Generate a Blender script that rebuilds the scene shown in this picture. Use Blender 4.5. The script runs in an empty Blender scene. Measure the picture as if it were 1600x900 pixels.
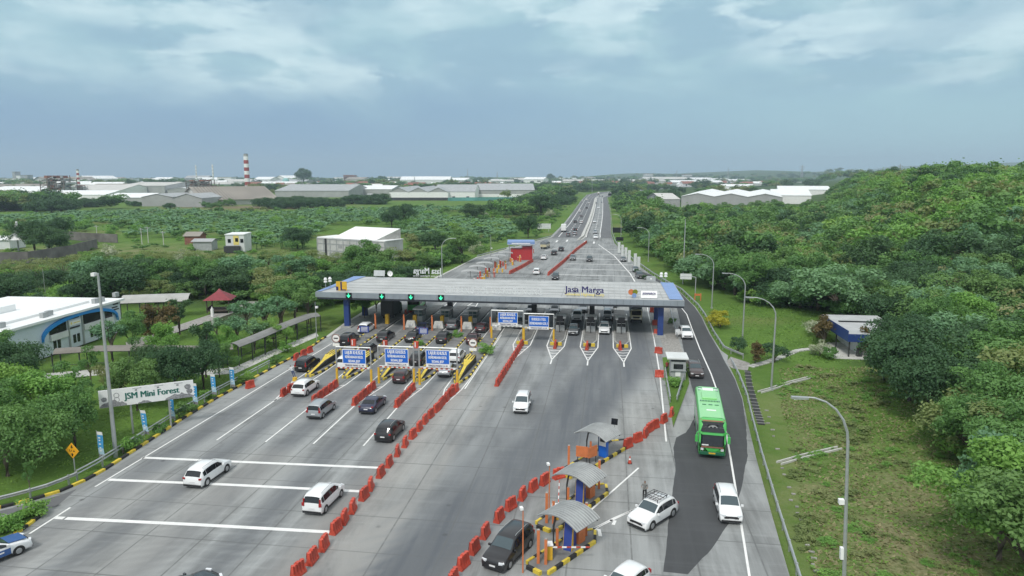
import bpy, bmesh, math, random
import numpy as np
from mathutils import Vector, Matrix
R_ = math.radians
rnd = random.Random(7)
SC = bpy.context.scene
COL = SC.collection

# ------------------------------------------------------------------ camera
HC = 26.0
FPX = 1070.0
PITCH = math.atan(175 / FPX)
YAW = R_(7.9)
cam = bpy.data.cameras.new('camera')
cam.sensor_width = 36
cam.lens = FPX / 1600 * 36
cam.clip_start = 0.5
cam.clip_end = 30000
camo = bpy.data.objects.new('camera', cam)
COL.objects.link(camo)
camo.location = (0, 0, HC)
camo.rotation_euler = (math.pi / 2 - PITCH, 0, YAW)
SC.camera = camo

# ------------------------------------------------------------------ sky, sun, exposure
SUN_EL, SUN_AZ = R_(50), R_(196)      # azimuth from +Y, clockwise: behind the camera, a little left
HAZE_D = 0.00016
world = bpy.data.worlds.new('World')
SC.world = world
world.use_nodes = True
NT = world.node_tree
NT.nodes.clear()


class NB:
    """tiny node-tree writer"""
    def __init__(s, nt):
        s.nt = nt

    def n(s, t, **kw):
        o = s.nt.nodes.new(t)
        for k, v in kw.items():
            setattr(o, k, v)
        return o

    def put(s, sock, v):
        if isinstance(v, bpy.types.NodeSocket):
            s.nt.links.new(v, sock)
        elif isinstance(v, (tuple, list)):
            sock.default_value = tuple(v) + ((1,) if len(v) == 3 and len(sock.default_value) == 4 else ())
        else:
            sock.default_value = v

    def math(s, op, a, b=0.0, c=None, clamp=False):
        o = s.n('ShaderNodeMath', operation=op, use_clamp=clamp)
        s.put(o.inputs[0], a)
        s.put(o.inputs[1], b)
        if c is not None:
            s.put(o.inputs[2], c)
        return o.outputs[0]

    def mix(s, fac, a, b, blend='MIX'):
        o = s.n('ShaderNodeMix', data_type='RGBA', blend_type=blend)
        o.clamp_factor = True
        s.put(o.inputs[0], fac)
        s.put(o.inputs[6], a)
        s.put(o.inputs[7], b)
        return o.outputs[2]

    def noise(s, vec, scale, detail=4, rough=.5, dist=0.0, out=0):
        o = s.n('ShaderNodeTexNoise')
        if vec is not None:
            s.put(o.inputs['Vector'], vec)
        s.put(o.inputs['Scale'], scale)
        s.put(o.inputs['Detail'], detail)
        s.put(o.inputs['Roughness'], rough)
        s.put(o.inputs['Distortion'], dist)
        return o.outputs[out]

    def rng(s, v, a, b, c=0.0, d=1.0, smooth=False):
        o = s.n('ShaderNodeMapRange', interpolation_type='SMOOTHSTEP' if smooth else 'LINEAR')
        o.clamp = True
        for i, q in enumerate((v, a, b, c, d)):
            s.put(o.inputs[i], q)
        return o.outputs[0]

    def mapping(s, vec, scale=(1, 1, 1), loc=(0, 0, 0), rot=(0, 0, 0)):
        o = s.n('ShaderNodeMapping')
        s.put(o.inputs[0], vec)
        o.inputs[1].default_value = loc
        o.inputs[2].default_value = rot
        o.inputs[3].default_value = scale
        return o.outputs[0]


w = NB(NT)
skyt = w.n('ShaderNodeTexSky')
skyt.sky_type = 'NISHITA'
skyt.sun_disc = False
skyt.sun_elevation = SUN_EL
skyt.sun_rotation = SUN_AZ
skyt.dust_density = 2.0
tc = w.n('ShaderNodeTexCoord')
sep = w.n('ShaderNodeSeparateXYZ')
w.put(sep.inputs[0], tc.outputs['Generated'])
el = sep.outputs[2]
az = w.math('ARCTAN2', sep.outputs[0], sep.outputs[1])
comb = w.n('ShaderNodeCombineXYZ')
w.put(comb.inputs[0], w.math('MULTIPLY', az, 1.0))
w.put(comb.inputs[1], w.math('MULTIPLY', el, 2.4))
cv = comb.outputs[0]
n1 = w.noise(cv, 2.6, 5, .55, .5)
n2 = w.noise(w.mapping(cv, scale=(1, 1.25, 1), loc=(4.4, 1.2, 3)), 7.5, 8, .55, .1)
n5 = w.noise(w.mapping(cv, scale=(1, 1.5, 1), loc=(2.4, 5.2, 1)), 15, 5, .55, .2)
n4 = w.noise(w.mapping(cv, loc=(1.4, 7.2, 3)), 3.6, 3, .5, .2)
n3 = w.noise(w.mapping(cv, scale=(.6, 2.2, 1), loc=(9, 3, 0)), 3.2, 4, .5, .3)
STORM, TEAL, PUFF = (.25, .41, .585), (.38, .60, .68), (.66, .84, .89)
azn = w.math('ADD', az, w.math('MULTIPLY', w.math('SUBTRACT', n1, .5), .55))
base = w.mix(w.rng(azn, -.42, .42, smooth=True), STORM, TEAL)
eln = w.math('ADD', el, w.math('MULTIPLY', w.math('SUBTRACT', n1, .5), .16))
up = w.mix(w.rng(eln, .08, .17, smooth=True), base, w.mix(w.rng(azn, -.8, .5), (.39, .60, .69), (.42, .635, .70)))
n6 = w.noise(w.mapping(cv, scale=(1, 1.1, 1), loc=(7.7, 2.9, 5)), 5.2, 6, .52, .25)
up = w.mix(w.math('MULTIPLY', w.rng(eln, .07, .13, smooth=True), w.rng(n6, .56, .42, 0, .75, smooth=True)), up, (.315, .50, .625))
up = w.mix(w.math('MULTIPLY', w.rng(eln, .08, .15, smooth=True), w.rng(n6, .52, .66, 0, .7, smooth=True)), up, (.52, .72, .79))
pz = w.math('MULTIPLY', w.rng(eln, .10, .155, smooth=True), w.math('MULTIPLY', w.rng(n2, .45, .56, smooth=True), w.rng(n4, .35, .49, smooth=True)))
pf = w.mix(w.math('MULTIPLY', pz, w.rng(n5, .3, .65, .45, .95)), up, PUFF)
# darker grey streaks on the right, pale horizon band
st = w.math('MULTIPLY', w.math('MULTIPLY', w.rng(n3, .52, .70, smooth=True), w.rng(az, .05, .45)), .55)
pf = w.mix(st, pf, (.33, .52, .60))
st2 = w.math('MULTIPLY', w.math('MULTIPLY', w.rng(n1, .5, .36, smooth=True), w.rng(el, .05, .13, smooth=True)), .6)
pf = w.mix(st2, pf, (.31, .49, .61))
pf = w.mix(w.rng(el, .045, -.01, 0, .4, smooth=True), pf, (.37, .57, .70))
skyc = w.mix(w.math('MAXIMUM', w.rng(el, .27, .55, smooth=True), w.rng(sep.outputs[1], .35, -.1, 0, .6, smooth=True)), pf, (.92, .97, 1.0))  # pale overhead; unseen sky behind camera brightened, added to light under the canopy
skyc = w.mix(w.rng(el, -.02, -.06), skyc, (.12, .16, .14))
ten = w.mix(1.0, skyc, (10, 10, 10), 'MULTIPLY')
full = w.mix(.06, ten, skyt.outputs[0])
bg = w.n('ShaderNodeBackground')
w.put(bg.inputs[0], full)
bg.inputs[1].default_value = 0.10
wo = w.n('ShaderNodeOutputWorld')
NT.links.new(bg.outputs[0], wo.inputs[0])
sund = bpy.data.lights.new('sun', 'SUN')
sund.energy = 2.1
sund.angle = R_(11)
sund.color = (1.0, .965, .91)
suno = bpy.data.objects.new('sun', sund)
COL.objects.link(suno)
sd = Vector((math.sin(SUN_AZ) * math.cos(SUN_EL), math.cos(SUN_AZ) * math.cos(SUN_EL), math.sin(SUN_EL)))
suno.rotation_euler = sd.to_track_quat('Z', 'Y').to_euler()
SC.view_settings.view_transform = 'Standard'
SC.view_settings.look = 'None'
SC.view_settings.exposure = 0.1
SC.view_settings.gamma = 1.0
SC.view_settings.use_curve_mapping = False
SC.render.engine = 'CYCLES'
SC.cycles.max_bounces = 6
SC.cycles.diffuse_bounces = 3
SC.cycles.glossy_bounces = 2
SC.cycles.transmission_bounces = 3
SC.cycles.volume_bounces = 0
SC.cycles.use_denoising = True

# ------------------------------------------------------------------ geometry helpers
_F = Vector((-math.sin(YAW) * math.cos(PITCH), math.cos(YAW) * math.cos(PITCH), -math.sin(PITCH)))
_Rt = Vector((math.cos(YAW), math.sin(YAW), 0))
_U = _Rt.cross(_F)


def G(u, v, z=0.0):
    """point of the level z seen at pixel (u, v) of the survey photograph"""
    d = _F * FPX + _Rt * (u - 800) + _U * (450 - v)
    t = (z - HC) / d.z
    return (d.x * t, d.y * t)


def ss(t):
    t = min(1.0, max(0.0, t))
    return t * t * (3 - 2 * t)


def terrain(x, y):
    z = -0.14
    wv = x - .28 * y
    z += 20.5 * ss((wv + 2) / 58.0) * ss((y - 70) / 240.0)
    z += 1.6 * math.exp(-((x - 36) / 11) ** 2 - ((y - 128) / 16) ** 2)
    z += 1.8 * ss((x - 24) / 30) * (1 - ss((y - 90) / 30))
    if 20 < x < 60 and 85 < y < 130:
        k = math.exp(-((x - 39) / 8) ** 4 - ((y - 106) / 9) ** 4)
        z = z * (1 - k) - .14 * k
    if x < -52:
        k = ss((-52 - x) / 20)
        z += k * .35 * math.sin(x * .05) * math.sin(y * .043)
    if y > 2600:
        z += ss((y - 2600) / 3000) * max(0, 30 + x * .012) * (1 + .5 * math.sin(x * .0021) + .3 * math.sin(x * .0057 + 1))
    return z


class MB:
    """collects faces with a material slot each; build() links them as ONE mesh object"""
    def __init__(s):
        s.v, s.f, s.m = [], [], []

    def add(s, vs, fs, mi=0):
        b = len(s.v)
        s.v += [tuple(p) for p in vs]
        s.f += [tuple(b + i for i in f) for f in fs]
        s.m += [mi] * len(fs)
        return s

    def bx(s, x0, y0, z0, x1, y1, z1, mi=0):
        return s.add([(x0, y0, z0), (x1, y0, z0), (x1, y1, z0), (x0, y1, z0), (x0, y0, z1), (x1, y0, z1), (x1, y1, z1), (x0, y1, z1)],
                     [(0, 3, 2, 1), (4, 5, 6, 7), (0, 1, 5, 4), (1, 2, 6, 5), (2, 3, 7, 6), (3, 0, 4, 7)], mi)

    def box(s, c, d, mi=0, rz=0.0, rx=0.0, ry=0.0):
        M = Matrix.Translation(c) @ Matrix.Rotation(rz, 4, 'Z') @ Matrix.Rotation(ry, 4, 'Y') @ Matrix.Rotation(rx, 4, 'X')
        a, b, e = d[0] / 2, d[1] / 2, d[2] / 2
        vs = [M @ Vector(q) for q in [(-a, -b, -e), (a, -b, -e), (a, b, -e), (-a, b, -e), (-a, -b, e), (a, -b, e), (a, b, e), (-a, b, e)]]
        return s.add(vs, [(0, 3, 2, 1), (4, 5, 6, 7), (0, 1, 5, 4), (1, 2, 6, 5), (2, 3, 7, 6), (3, 0, 4, 7)], mi)

    def taper(s, c, d0, d1, h, mi=0):
        """frustum: bottom size d0, top size d1"""
        x, y, z = c
        vs = []
        for (d, zz) in ((d0, z), (d1, z + h)):
            a, b = d[0] / 2, d[1] / 2
            vs += [(x - a, y - b, zz), (x + a, y - b, zz), (x + a, y + b, zz), (x - a, y + b, zz)]
        return s.add(vs, [(0, 3, 2, 1), (4, 5, 6, 7), (0, 1, 5, 4), (1, 2, 6, 5), (2, 3, 7, 6), (3, 0, 4, 7)], mi)

    def cyl(s, p0, p1, r0, r1=None, n=8, mi=0):
        r1 = r0 if r1 is None else r1
        p0, p1 = Vector(p0), Vector(p1)
        q = (p1 - p0).to_track_quat('Z', 'Y')
        vs = []
        for (p, r) in ((p0, r0), (p1, r1)):
            for i in range(n):
                a = 2 * math.pi * i / n
                vs.append(p + q @ Vector((r * math.cos(a), r * math.sin(a), 0)))
        fs = [(i, (i + 1) % n, n + (i + 1) % n, n + i) for i in range(n)]
        return s.add(vs, fs + [tuple(range(n))[::-1], tuple(range(n, 2 * n))], mi)

    def tube(s, pts, r, n=6, mi=0):
        pts = [Vector(p) for p in pts]
        rs = r if isinstance(r, (list, tuple)) else [r] * len(pts)
        vs = []
        for k, p in enumerate(pts):
            t = (pts[min(k + 1, len(pts) - 1)] - pts[max(k - 1, 0)]).normalized()
            q = t.to_track_quat('Z', 'Y')
            for i in range(n):
                a = 2 * math.pi * i / n
                vs.append(p + q @ Vector((rs[k] * math.cos(a), rs[k] * math.sin(a), 0)))
        fs = []
        for k in range(len(pts) - 1):
            for i in range(n):
                fs.append((k * n + i, k * n + (i + 1) % n, (k + 1) * n + (i + 1) % n, (k + 1) * n + i))
        fs += [tuple(range(n))[::-1], tuple(range((len(pts) - 1) * n, len(pts) * n))]
        return s.add(vs, fs, mi)

    def face(s, pts, mi=0):
        return s.add(pts, [tuple(range(len(pts)))], mi)

    def prism(s, pts, z0, z1, mi=0, side=None):
        n = len(pts)
        a = sum(pts[i][0] * pts[(i + 1) % n][1] - pts[(i + 1) % n][0] * pts[i][1] for i in range(n))
        if a < 0:
            pts = pts[::-1]
        s.add([(p[0], p[1], z1) for p in pts], [tuple(range(n))], mi)
        s.add([(p[0], p[1], z0) for p in pts] + [(p[0], p[1], z1) for p in pts],
              [(i, (i + 1) % n, n + (i + 1) % n, n + i) for i in range(n)], mi if side is None else side)
        return s

    def ext(s, prof, x0, x1, mi=0):
        """closed profile [(y, z)] swept along X"""
        n = len(prof)
        vs = [(x0, p[0], p[1]) for p in prof] + [(x1, p[0], p[1]) for p in prof]
        fs = [(i, (i + 1) % n, n + (i + 1) % n, n + i) for i in range(n)]
        return s.add(vs, fs + [tuple(range(n))[::-1], tuple(range(n, 2 * n))], mi)

    def xf(s, M):
        s.v = [tuple(M @ Vector(p)) for p in s.v]
        return s

    def join(s, o, off=0):
        b = len(s.v)
        s.v += o.v
        s.f += [tuple(b + i for i in f) for f in o.f]
        s.m += [i + off for i in o.m]

    def mesh(s, name, mats, smooth=False):
        me = bpy.data.meshes.new(name)
        me.from_pydata(s.v, [], s.f)
        for m in mats:
            me.materials.append(m)
        me.polygons.foreach_set('material_index', s.m)
        bm = bmesh.new()
        bm.from_mesh(me)
        bmesh.ops.recalc_face_normals(bm, faces=bm.faces)
        bm.to_mesh(me)
        bm.free()
        if smooth:
            me.polygons.foreach_set('use_smooth', [True] * len(me.polygons))
        me.update()
        return me

    def build(s, name, mats, parent=None, smooth=False, bevel=0.0, loc=None, rz=None):
        mats = mats if isinstance(mats, (list, tuple)) else [mats]
        o = bpy.data.objects.new(name, s.mesh(name, mats, smooth))
        COL.objects.link(o)
        if parent is not None:
            o.parent = parent
        if loc is not None:
            o.location = loc
        if rz is not None:
            o.rotation_euler = (0, 0, rz)
        if bevel:
            m = o.modifiers.new('bevel', 'BEVEL')
            m.width = bevel
            m.segments = 2
            m.limit_method = 'ANGLE'
        return o


def tag(o, label=None, cat=None, group=None, kind=None):
    if label:
        o['label'] = label
    if cat:
        o['category'] = cat
    if group:
        o['group'] = group
    if kind:
        o['kind'] = kind
    return o


def empty(name, loc=(0, 0, 0), rz=0.0):
    o = bpy.data.objects.new(name, None)
    COL.objects.link(o)
    o.location = loc
    o.rotation_euler = (0, 0, rz)
    o.empty_display_size = .3
    return o


def dup(o, parent=None):
    """a copy of a thing with copies of its parts and sub-parts"""
    c = o.copy()
    COL.objects.link(c)
    if parent is not None:
        c.parent = parent
    for ch in KIDS.get(o.name, None) or list(o.children):
        dup(ch, c)
    return c


KIDS = {}
ORD = ('first second third fourth fifth sixth seventh eighth ninth tenth eleventh twelfth thirteenth fourteenth fifteenth sixteenth '
       'seventeenth eighteenth nineteenth twentieth').split() + ['twenty-' + q for q in 'first second third fourth fifth sixth seventh eighth ninth'.split()]


def text(name, body, size, mat, parent, loc, rot, width=None, ext_=0.01, align='CENTER', bold=0.0):
    c = bpy.data.curves.new(name, 'FONT')
    c.body = body
    c.size = size
    c.extrude = ext_
    c.align_x = align
    c.align_y = 'CENTER'
    c.resolution_u = 3
    c.materials.append(mat)
    o = bpy.data.objects.new(name, c)
    COL.objects.link(o)
    dg = bpy.context.evaluated_depsgraph_get()
    me = bpy.data.meshes.new_from_object(o.evaluated_get(dg))
    bpy.data.objects.remove(o)
    bpy.data.curves.remove(c)
    if width:
        xs = [v.co.x for v in me.vertices]
        k = width / max(1e-3, max(xs) - min(xs))
        for v in me.vertices:
            v.co.x *= k
    if bold:                                  # heavier strokes: the outlines once more, a little to either side
        m2 = MB()
        for dx in (-bold, bold):
            m2.add([(v.co.x + dx, v.co.y, v.co.z + (.004 if dx > 0 else 0)) for v in me.vertices], [tuple(p.vertices) for p in me.polygons])
        me = bpy.data.meshes.new(name)
        me.from_pydata(m2.v, [], m2.f)
        me.materials.append(mat)
    o = bpy.data.objects.new(name, me)
    COL.objects.link(o)
    o.parent = parent
    o.location = loc
    o.rotation_euler = rot
    return o


# ------------------------------------------------------------------ materials
def mat(name, col, rough=.6, metal=0.0, var=0.0, vscale=2.0, spec=.5, coat=0.0, bump=0.0, bscale=20.0, obj_rand=0.0, vec='Object'):
    m = bpy.data.materials.new(name)
    m.use_nodes = True
    nt = m.node_tree
    b = NB(nt)
    p = nt.nodes['Principled BSDF']
    p.inputs['Roughness'].default_value = rough
    p.inputs['Metallic'].default_value = metal
    p.inputs['Specular IOR Level'].default_value = spec
    p.inputs['Coat Weight'].default_value = coat
    p.inputs['Coat Roughness'].default_value = .05
    c = tuple(col) + (1,)
    t = b.n('ShaderNodeTexCoord')
    if var:
        f = b.noise(t.outputs[vec], vscale, 5, .6)
        c = b.mix(b.rng(f, .3, .7), tuple(q * (1 - var) for q in col), tuple(min(1, q * (1 + var)) for q in col))
    if obj_rand:
        oi = b.n('ShaderNodeObjectInfo')
        c = b.mix(b.rng(oi.outputs['Random'], 0, 1, 0, obj_rand), c, (col[0] * .45, col[1] * .45, col[2] * .5))
    b.put(p.inputs['Base Color'], c)
    if bump:
        h = b.noise(t.outputs[vec], bscale, 4, .6)
        bn = b.n('ShaderNodeBump')
        bn.inputs['Strength'].default_value = bump
        bn.inputs['Distance'].default_value = .05
        b.put(bn.inputs['Height'], h)
        b.put(p.inputs['Normal'], bn.outputs[0])
    return m


def emit(name, col, s):
    m = bpy.data.materials.new(name)
    m.use_nodes = True
    p = m.node_tree.nodes['Principled BSDF']
    p.inputs['Base Color'].default_value = tuple(col) + (1,)
    p.inputs['Emission Color'].default_value = tuple(col) + (1,)
    p.inputs['Emission Strength'].default_value = s
    return m


M = {}
M['paint_white'] = mat('white_road_paint', (.74, .74, .72), .7, var=.10, vscale=1.2)
M['yellow'] = mat('yellow_kerb_paint', (.62, .47, .05), .6, var=.25, vscale=3)
M['black'] = mat('black_kerb_paint', (.022, .022, .022), .7, var=.3, vscale=3)
M['kerb'] = mat('kerb_concrete', (.30, .30, .28), .8, var=.25, vscale=2)
M['concrete'] = mat('weathered_concrete', (.34, .34, .32), .85, var=.22, vscale=.8, bump=.2)
M['concrete_pale'] = mat('pale_concrete', (.50, .50, .47), .85, var=.15, vscale=.8)
M['pavement'] = mat('dark_paving', (.17, .17, .165), .85, var=.25, vscale=.9)
M['red_plastic'] = mat('red_barrier_plastic', (.56, .075, .042), .5, var=.28, vscale=1.8, obj_rand=.5)
M['orange_plastic'] = mat('orange_plastic', (.62, .13, .04), .5, var=.15, vscale=2)
M['orange_post'] = mat('orange_post_paint', (.56, .17, .06), .5, var=.15, vscale=2)
M['steel'] = mat('galvanised_steel', (.44, .46, .46), .45, .55, var=.12, vscale=1.5)
M['dull_steel'] = mat('dull_grey_metal', (.36, .38, .38), .55, .2, var=.15, vscale=1)
M['dark_metal'] = mat('dark_metal', (.05, .052, .055), .5, .3)
M['canopy_roof'] = mat('pale_canopy_sheet', (.43, .435, .425), .55, .05, var=.14, vscale=.35)
M['roof_grey'] = mat('grey_roof_sheet', (.36, .37, .37), .55, .1, var=.18, vscale=.25)
M['fascia'] = mat('brushed_fascia_panel', (.33, .37, .41), .4, .35, var=.12, vscale=.4)
M['fascia_dark'] = mat('dark_fascia_edge', (.03, .035, .045), .5)
M['soffit'] = mat('soffit_panel', (.62, .64, .65), .7)
M['blue_roof'] = mat('light_blue_roof_panel', (.19, .29, .52), .5, var=.08, vscale=.5)
M['navy'] = mat('navy_column_paint', (.022, .05, .19), .45, var=.1)
M['sign_blue'] = mat('road_sign_blue', (.012, .13, .56), .4)
M['sign_blue_dark'] = mat('dark_sign_blue', (.03, .06, .28), .5)
M['white'] = mat('white_paint', (.78, .78, .77), .5, var=.05, vscale=1)
M['off_white'] = mat('off_white_wall', (.62, .64, .63), .7, var=.10, vscale=.5)
M['white_roof'] = mat('white_metal_roof', (.80, .81, .80), .5, var=.06, vscale=.1)
M['post_yellow'] = mat('yellow_post_paint', (.66, .40, .03), .5, var=.1)
M['gold'] = mat('pale_yellow_letters', (.72, .60, .18), .5)
M['letter_blue'] = mat('dark_blue_letters', (.025, .02, .12), .4)
M['letter_pale'] = mat('pale_metal_letters', (.62, .64, .64), .5, .1)
M['green_text'] = mat('dark_green_letters', (.012, .13, .10), .5)
M['glass'] = mat('dark_tinted_glass', (.012, .015, .018), .08, spec=.6)
M['glass_blue'] = mat('bluish_windscreen_glass', (.05, .075, .085), .1, spec=.7)
M['booth_glass'] = mat('booth_glass', (.06, .10, .10), .12, spec=.6)
M['rubber'] = mat('tyre_rubber', (.018, .018, .018), .8)
M['rim'] = mat('alloy_rim', (.42, .43, .44), .35, .7)
M['trim'] = mat('black_trim_plastic', (.02, .02, .022), .5)
M['lamp_red'] = mat('red_lamp_glass', (.32, .012, .012), .2, spec=.6)
M['lamp_white'] = mat('clear_lamp_glass', (.70, .72, .74), .12, spec=.8)
M['plate_white'] = mat('white_plate', (.72, .72, .72), .5)
M['plate_black'] = mat('black_plate', (.03, .03, .03), .5)
M['signal_green'] = emit('green_arrow_lamp', (.05, .85, .42), 1.1)
M['screen_black'] = mat('black_panel', (.012, .013, .016), .35)
M['bark'] = mat('tree_bark', (.13, .105, .08), .9, var=.3, vscale=2)
M['bark_dark'] = mat('dark_tree_bark', (.065, .052, .042), .9, var=.3, vscale=2)
M['rust_roof'] = mat('brown_stained_roof', (.28, .255, .22), .75, var=.25, vscale=.08)
M['factory_grey'] = mat('grey_factory_cladding', (.34, .345, .34), .7, var=.12, vscale=.1)
M['factory_pale'] = mat('pale_factory_cladding', (.52, .51, .48), .7, var=.12, vscale=.1)
M['brick_red'] = mat('red_brick_panel', (.24, .10, .07), .8, var=.25, vscale=.5)
M['tile_red'] = mat('red_clay_roof', (.30, .12, .08), .8, var=.25, vscale=.3, obj_rand=.5)
M['chim_red'] = mat('red_chimney_band', (.30, .045, .04), .7, var=.12, vscale=.3)
M['red_wall'] = mat('red_painted_panel', (.42, .03, .035), .5, var=.1)
M['maroon_roof'] = mat('maroon_roof', (.22, .03, .04), .6, var=.15)
M['blue_arch'] = mat('bright_blue_arch', (.02, .24, .62), .45)
M['soil'] = mat('bare_brown_soil', (.17, .115, .08), .95, var=.3, vscale=.15)
M['water'] = mat('pond_water', (.07, .09, .05), .12, var=.2, vscale=.2, spec=.6)
M['gravel'] = mat('rubble_grey', (.28, .27, .25), .9, var=.35, vscale=3)
M['skin'] = mat('skin', (.30, .17, .11), .6)
M['hair'] = mat('black_hair', (.012, .01, .01), .6)
M['tarp'] = mat('grey_tarpaulin', (.17, .185, .20), .7, var=.25, vscale=1.2, bump=.4, bscale=3)
M['teal'] = mat('teal_netting', (.10, .30, .28), .7, var=.2, vscale=.1)
M['mosque'] = mat('pale_green_dome', (.28, .55, .52), .5)


def paint(name, c, rough=.32, metal=0.0):
    M[name] = mat(name, c, rough, metal, spec=.5, coat=.55, var=.04, vscale=1.5)


paint('car_white', (.76, .77, .77))
paint('car_silver', (.38, .40, .42), .38, .5)
paint('car_grey', (.17, .18, .19), .38, .4)
paint('car_black', (.014, .014, .016))
paint('car_navy', (.018, .022, .055))
paint('car_maroon', (.05, .018, .022))
paint('car_brown', (.062, .045, .045))
paint('car_cream', (.52, .47, .30))
paint('car_blue', (.03, .10, .30))
paint('bus_green', (.065, .43, .085))
paint('bus_green_pale', (.28, .64, .26))
paint('bus_dark_green', (.015, .12, .06))


# road: concrete slabs with joints, streaks and worn dark wheel tracks
def road_mat(name, base, joint=(4.4, 5.0), streak=.28, dark=(.105, .112, .122), attr=True, blotch=.2):
    m = bpy.data.materials.new(name)
    m.use_nodes = True
    nt = m.node_tree
    b = NB(nt)
    p = nt.nodes['Principled BSDF']
    t = b.n('ShaderNodeTexCoord').outputs['Object']
    s1 = b.noise(b.mapping(t, scale=(1.1, .045, 1)), 1.0, 6, .62, .15)
    s2 = b.noise(b.mapping(t, scale=(.5, .16, 1), loc=(20, 4, 0)), .6, 5, .6, .4)
    s3 = b.noise(b.mapping(t, scale=(.05, 1.3, 1), loc=(3, 9, 0)), 1.0, 4, .6)
    fine = b.noise(t, 9.0, 3, .7)
    k = lambda q, a: tuple(min(1, x * a) for x in q)
    c = b.mix(b.rng(s1, .30, .70), k(base, 1 - streak), k(base, 1 + streak * .8))
    c = b.mix(b.math('MULTIPLY', b.rng(s2, .44, .66), .7), c, k(base, 1 + blotch))
    c = b.mix(b.math('MULTIPLY', b.rng(s2, .5, .3), .6), c, k(base, 1 - blotch * 1.3))
    c = b.mix(b.math('MULTIPLY', b.rng(s3, .52, .7), .4), c, k(base, 1.4))
    if attr:
        a = b.n('ShaderNodeAttribute', attribute_name='wear').outputs['Fac']
        a2 = b.math('MULTIPLY', a, b.rng(s1, .2, .62, .55, 1.1), clamp=True)
        c = b.mix(a2, c, dark)
        d = b.n('ShaderNodeAttribute', attribute_name='dust').outputs['Fac']
        c = b.mix(b.math('MULTIPLY', d, b.rng(s2, .3, .6, .3, 1.0)), c, (.36, .345, .315))
    if joint:
        sp = b.n('ShaderNodeSeparateXYZ')
        b.put(sp.inputs[0], t)
        for ax, q, wd in ((0, joint[0], .085), (1, joint[1], .08)):
            fr = b.math('FRACT', b.math('DIVIDE', sp.outputs[ax], q))
            e = b.math('MULTIPLY', b.math('ABSOLUTE', b.math('SUBTRACT', fr, .5)), q)
            e = b.rng(e, wd, wd * .35, 0, .8)
            c = b.mix(b.math('MULTIPLY', e, b.rng(s3, .3, .6, .35, 1)), c, k(base, .42))
    # small oil spots
    vo = b.n('ShaderNodeTexVoronoi')
    b.put(vo.inputs['Vector'], t)
    vo.inputs['Scale'].default_value = .45
    spot = b.math('MULTIPLY', b.rng(vo.outputs['Distance'], .12, .04), b.rng(b.noise(t, .3, 2), .46, .6, 0, .7))
    c = b.mix(spot, c, (.04, .04, .042))
    c = b.mix(b.rng(fine, .25, .8, 0, .22), c, k(base, .7))
    b.put(p.inputs['Base Color'], c)
    p.inputs['Roughness'].default_value = .78
    p.inputs['Specular IOR Level'].default_value = .3
    bn = b.n('ShaderNodeBump')
    bn.inputs['Strength'].default_value = .12
    bn.inputs['Distance'].default_value = .02
    b.put(bn.inputs['Height'], fine)
    b.put(p.inputs['Normal'], bn.outputs[0])
    return m


M['slab'] = road_mat('worn_concrete_slabs', (.258, .268, .265), streak=.42, blotch=.36, dark=(.085, .094, .108))
M['slab_pale'] = road_mat('pale_concrete_slabs', (.34, .34, .33), attr=False)
M['asphalt'] = road_mat('dark_asphalt', (.066, .069, .072), joint=None, streak=.14, attr=False, blotch=.12)
M['asphalt_mid'] = road_mat('mid_grey_asphalt', (.135, .138, .142), joint=None, streak=.12, attr=False, blotch=.12)


def ground_mat():
    m = bpy.data.materials.new('ground_cover')
    m.use_nodes = True
    nt = m.node_tree
    b = NB(nt)
    p = nt.nodes['Principled BSDF']
    t = b.n('ShaderNodeTexCoord').outputs['Object']
    big = b.noise(t, .022, 5, .6, .6)
    mid = b.noise(t, .16, 6, .65, .4)
    fine = b.noise(t, 2.6, 5, .7)
    c = b.mix(b.rng(mid, .32, .68), (.085, .165, .030), (.135, .235, .045))
    c = b.mix(b.rng(big, .52, .66), c, (.17, .20, .065))
    c = b.mix(b.rng(fine, .3, .75, 0, .5), c, (.055, .10, .025))
    dry = b.n('ShaderNodeAttribute', attribute_name='dry').outputs['Fac']
    df = b.math('MULTIPLY', dry, b.rng(mid, .34, .58))
    c = b.mix(df, c, b.mix(b.rng(fine, .3, .7), (.12, .11, .055), (.30, .27, .16)))
    bare = b.n('ShaderNodeAttribute', attribute_name='bare').outputs['Fac']
    c = b.mix(bare, c, b.mix(b.rng(mid, .3, .7), (.15, .105, .07), (.22, .17, .12)))
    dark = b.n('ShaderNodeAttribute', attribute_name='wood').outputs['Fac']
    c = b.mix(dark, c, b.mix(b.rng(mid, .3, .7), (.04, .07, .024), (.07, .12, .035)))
    b.put(p.inputs['Base Color'], c)
    p.inputs['Roughness'].default_value = .95
    p.inputs['Specular IOR Level'].default_value = .1
    bn = b.n('ShaderNodeBump')
    bn.inputs['Strength'].default_value = .7
    bn.inputs['Distance'].default_value = .25
    b.put(bn.inputs['Height'], b.math('ADD', fine, b.math('MULTIPLY', mid, 2)))
    b.put(p.inputs['Normal'], bn.outputs[0])
    return m


M['ground'] = ground_mat()


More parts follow.
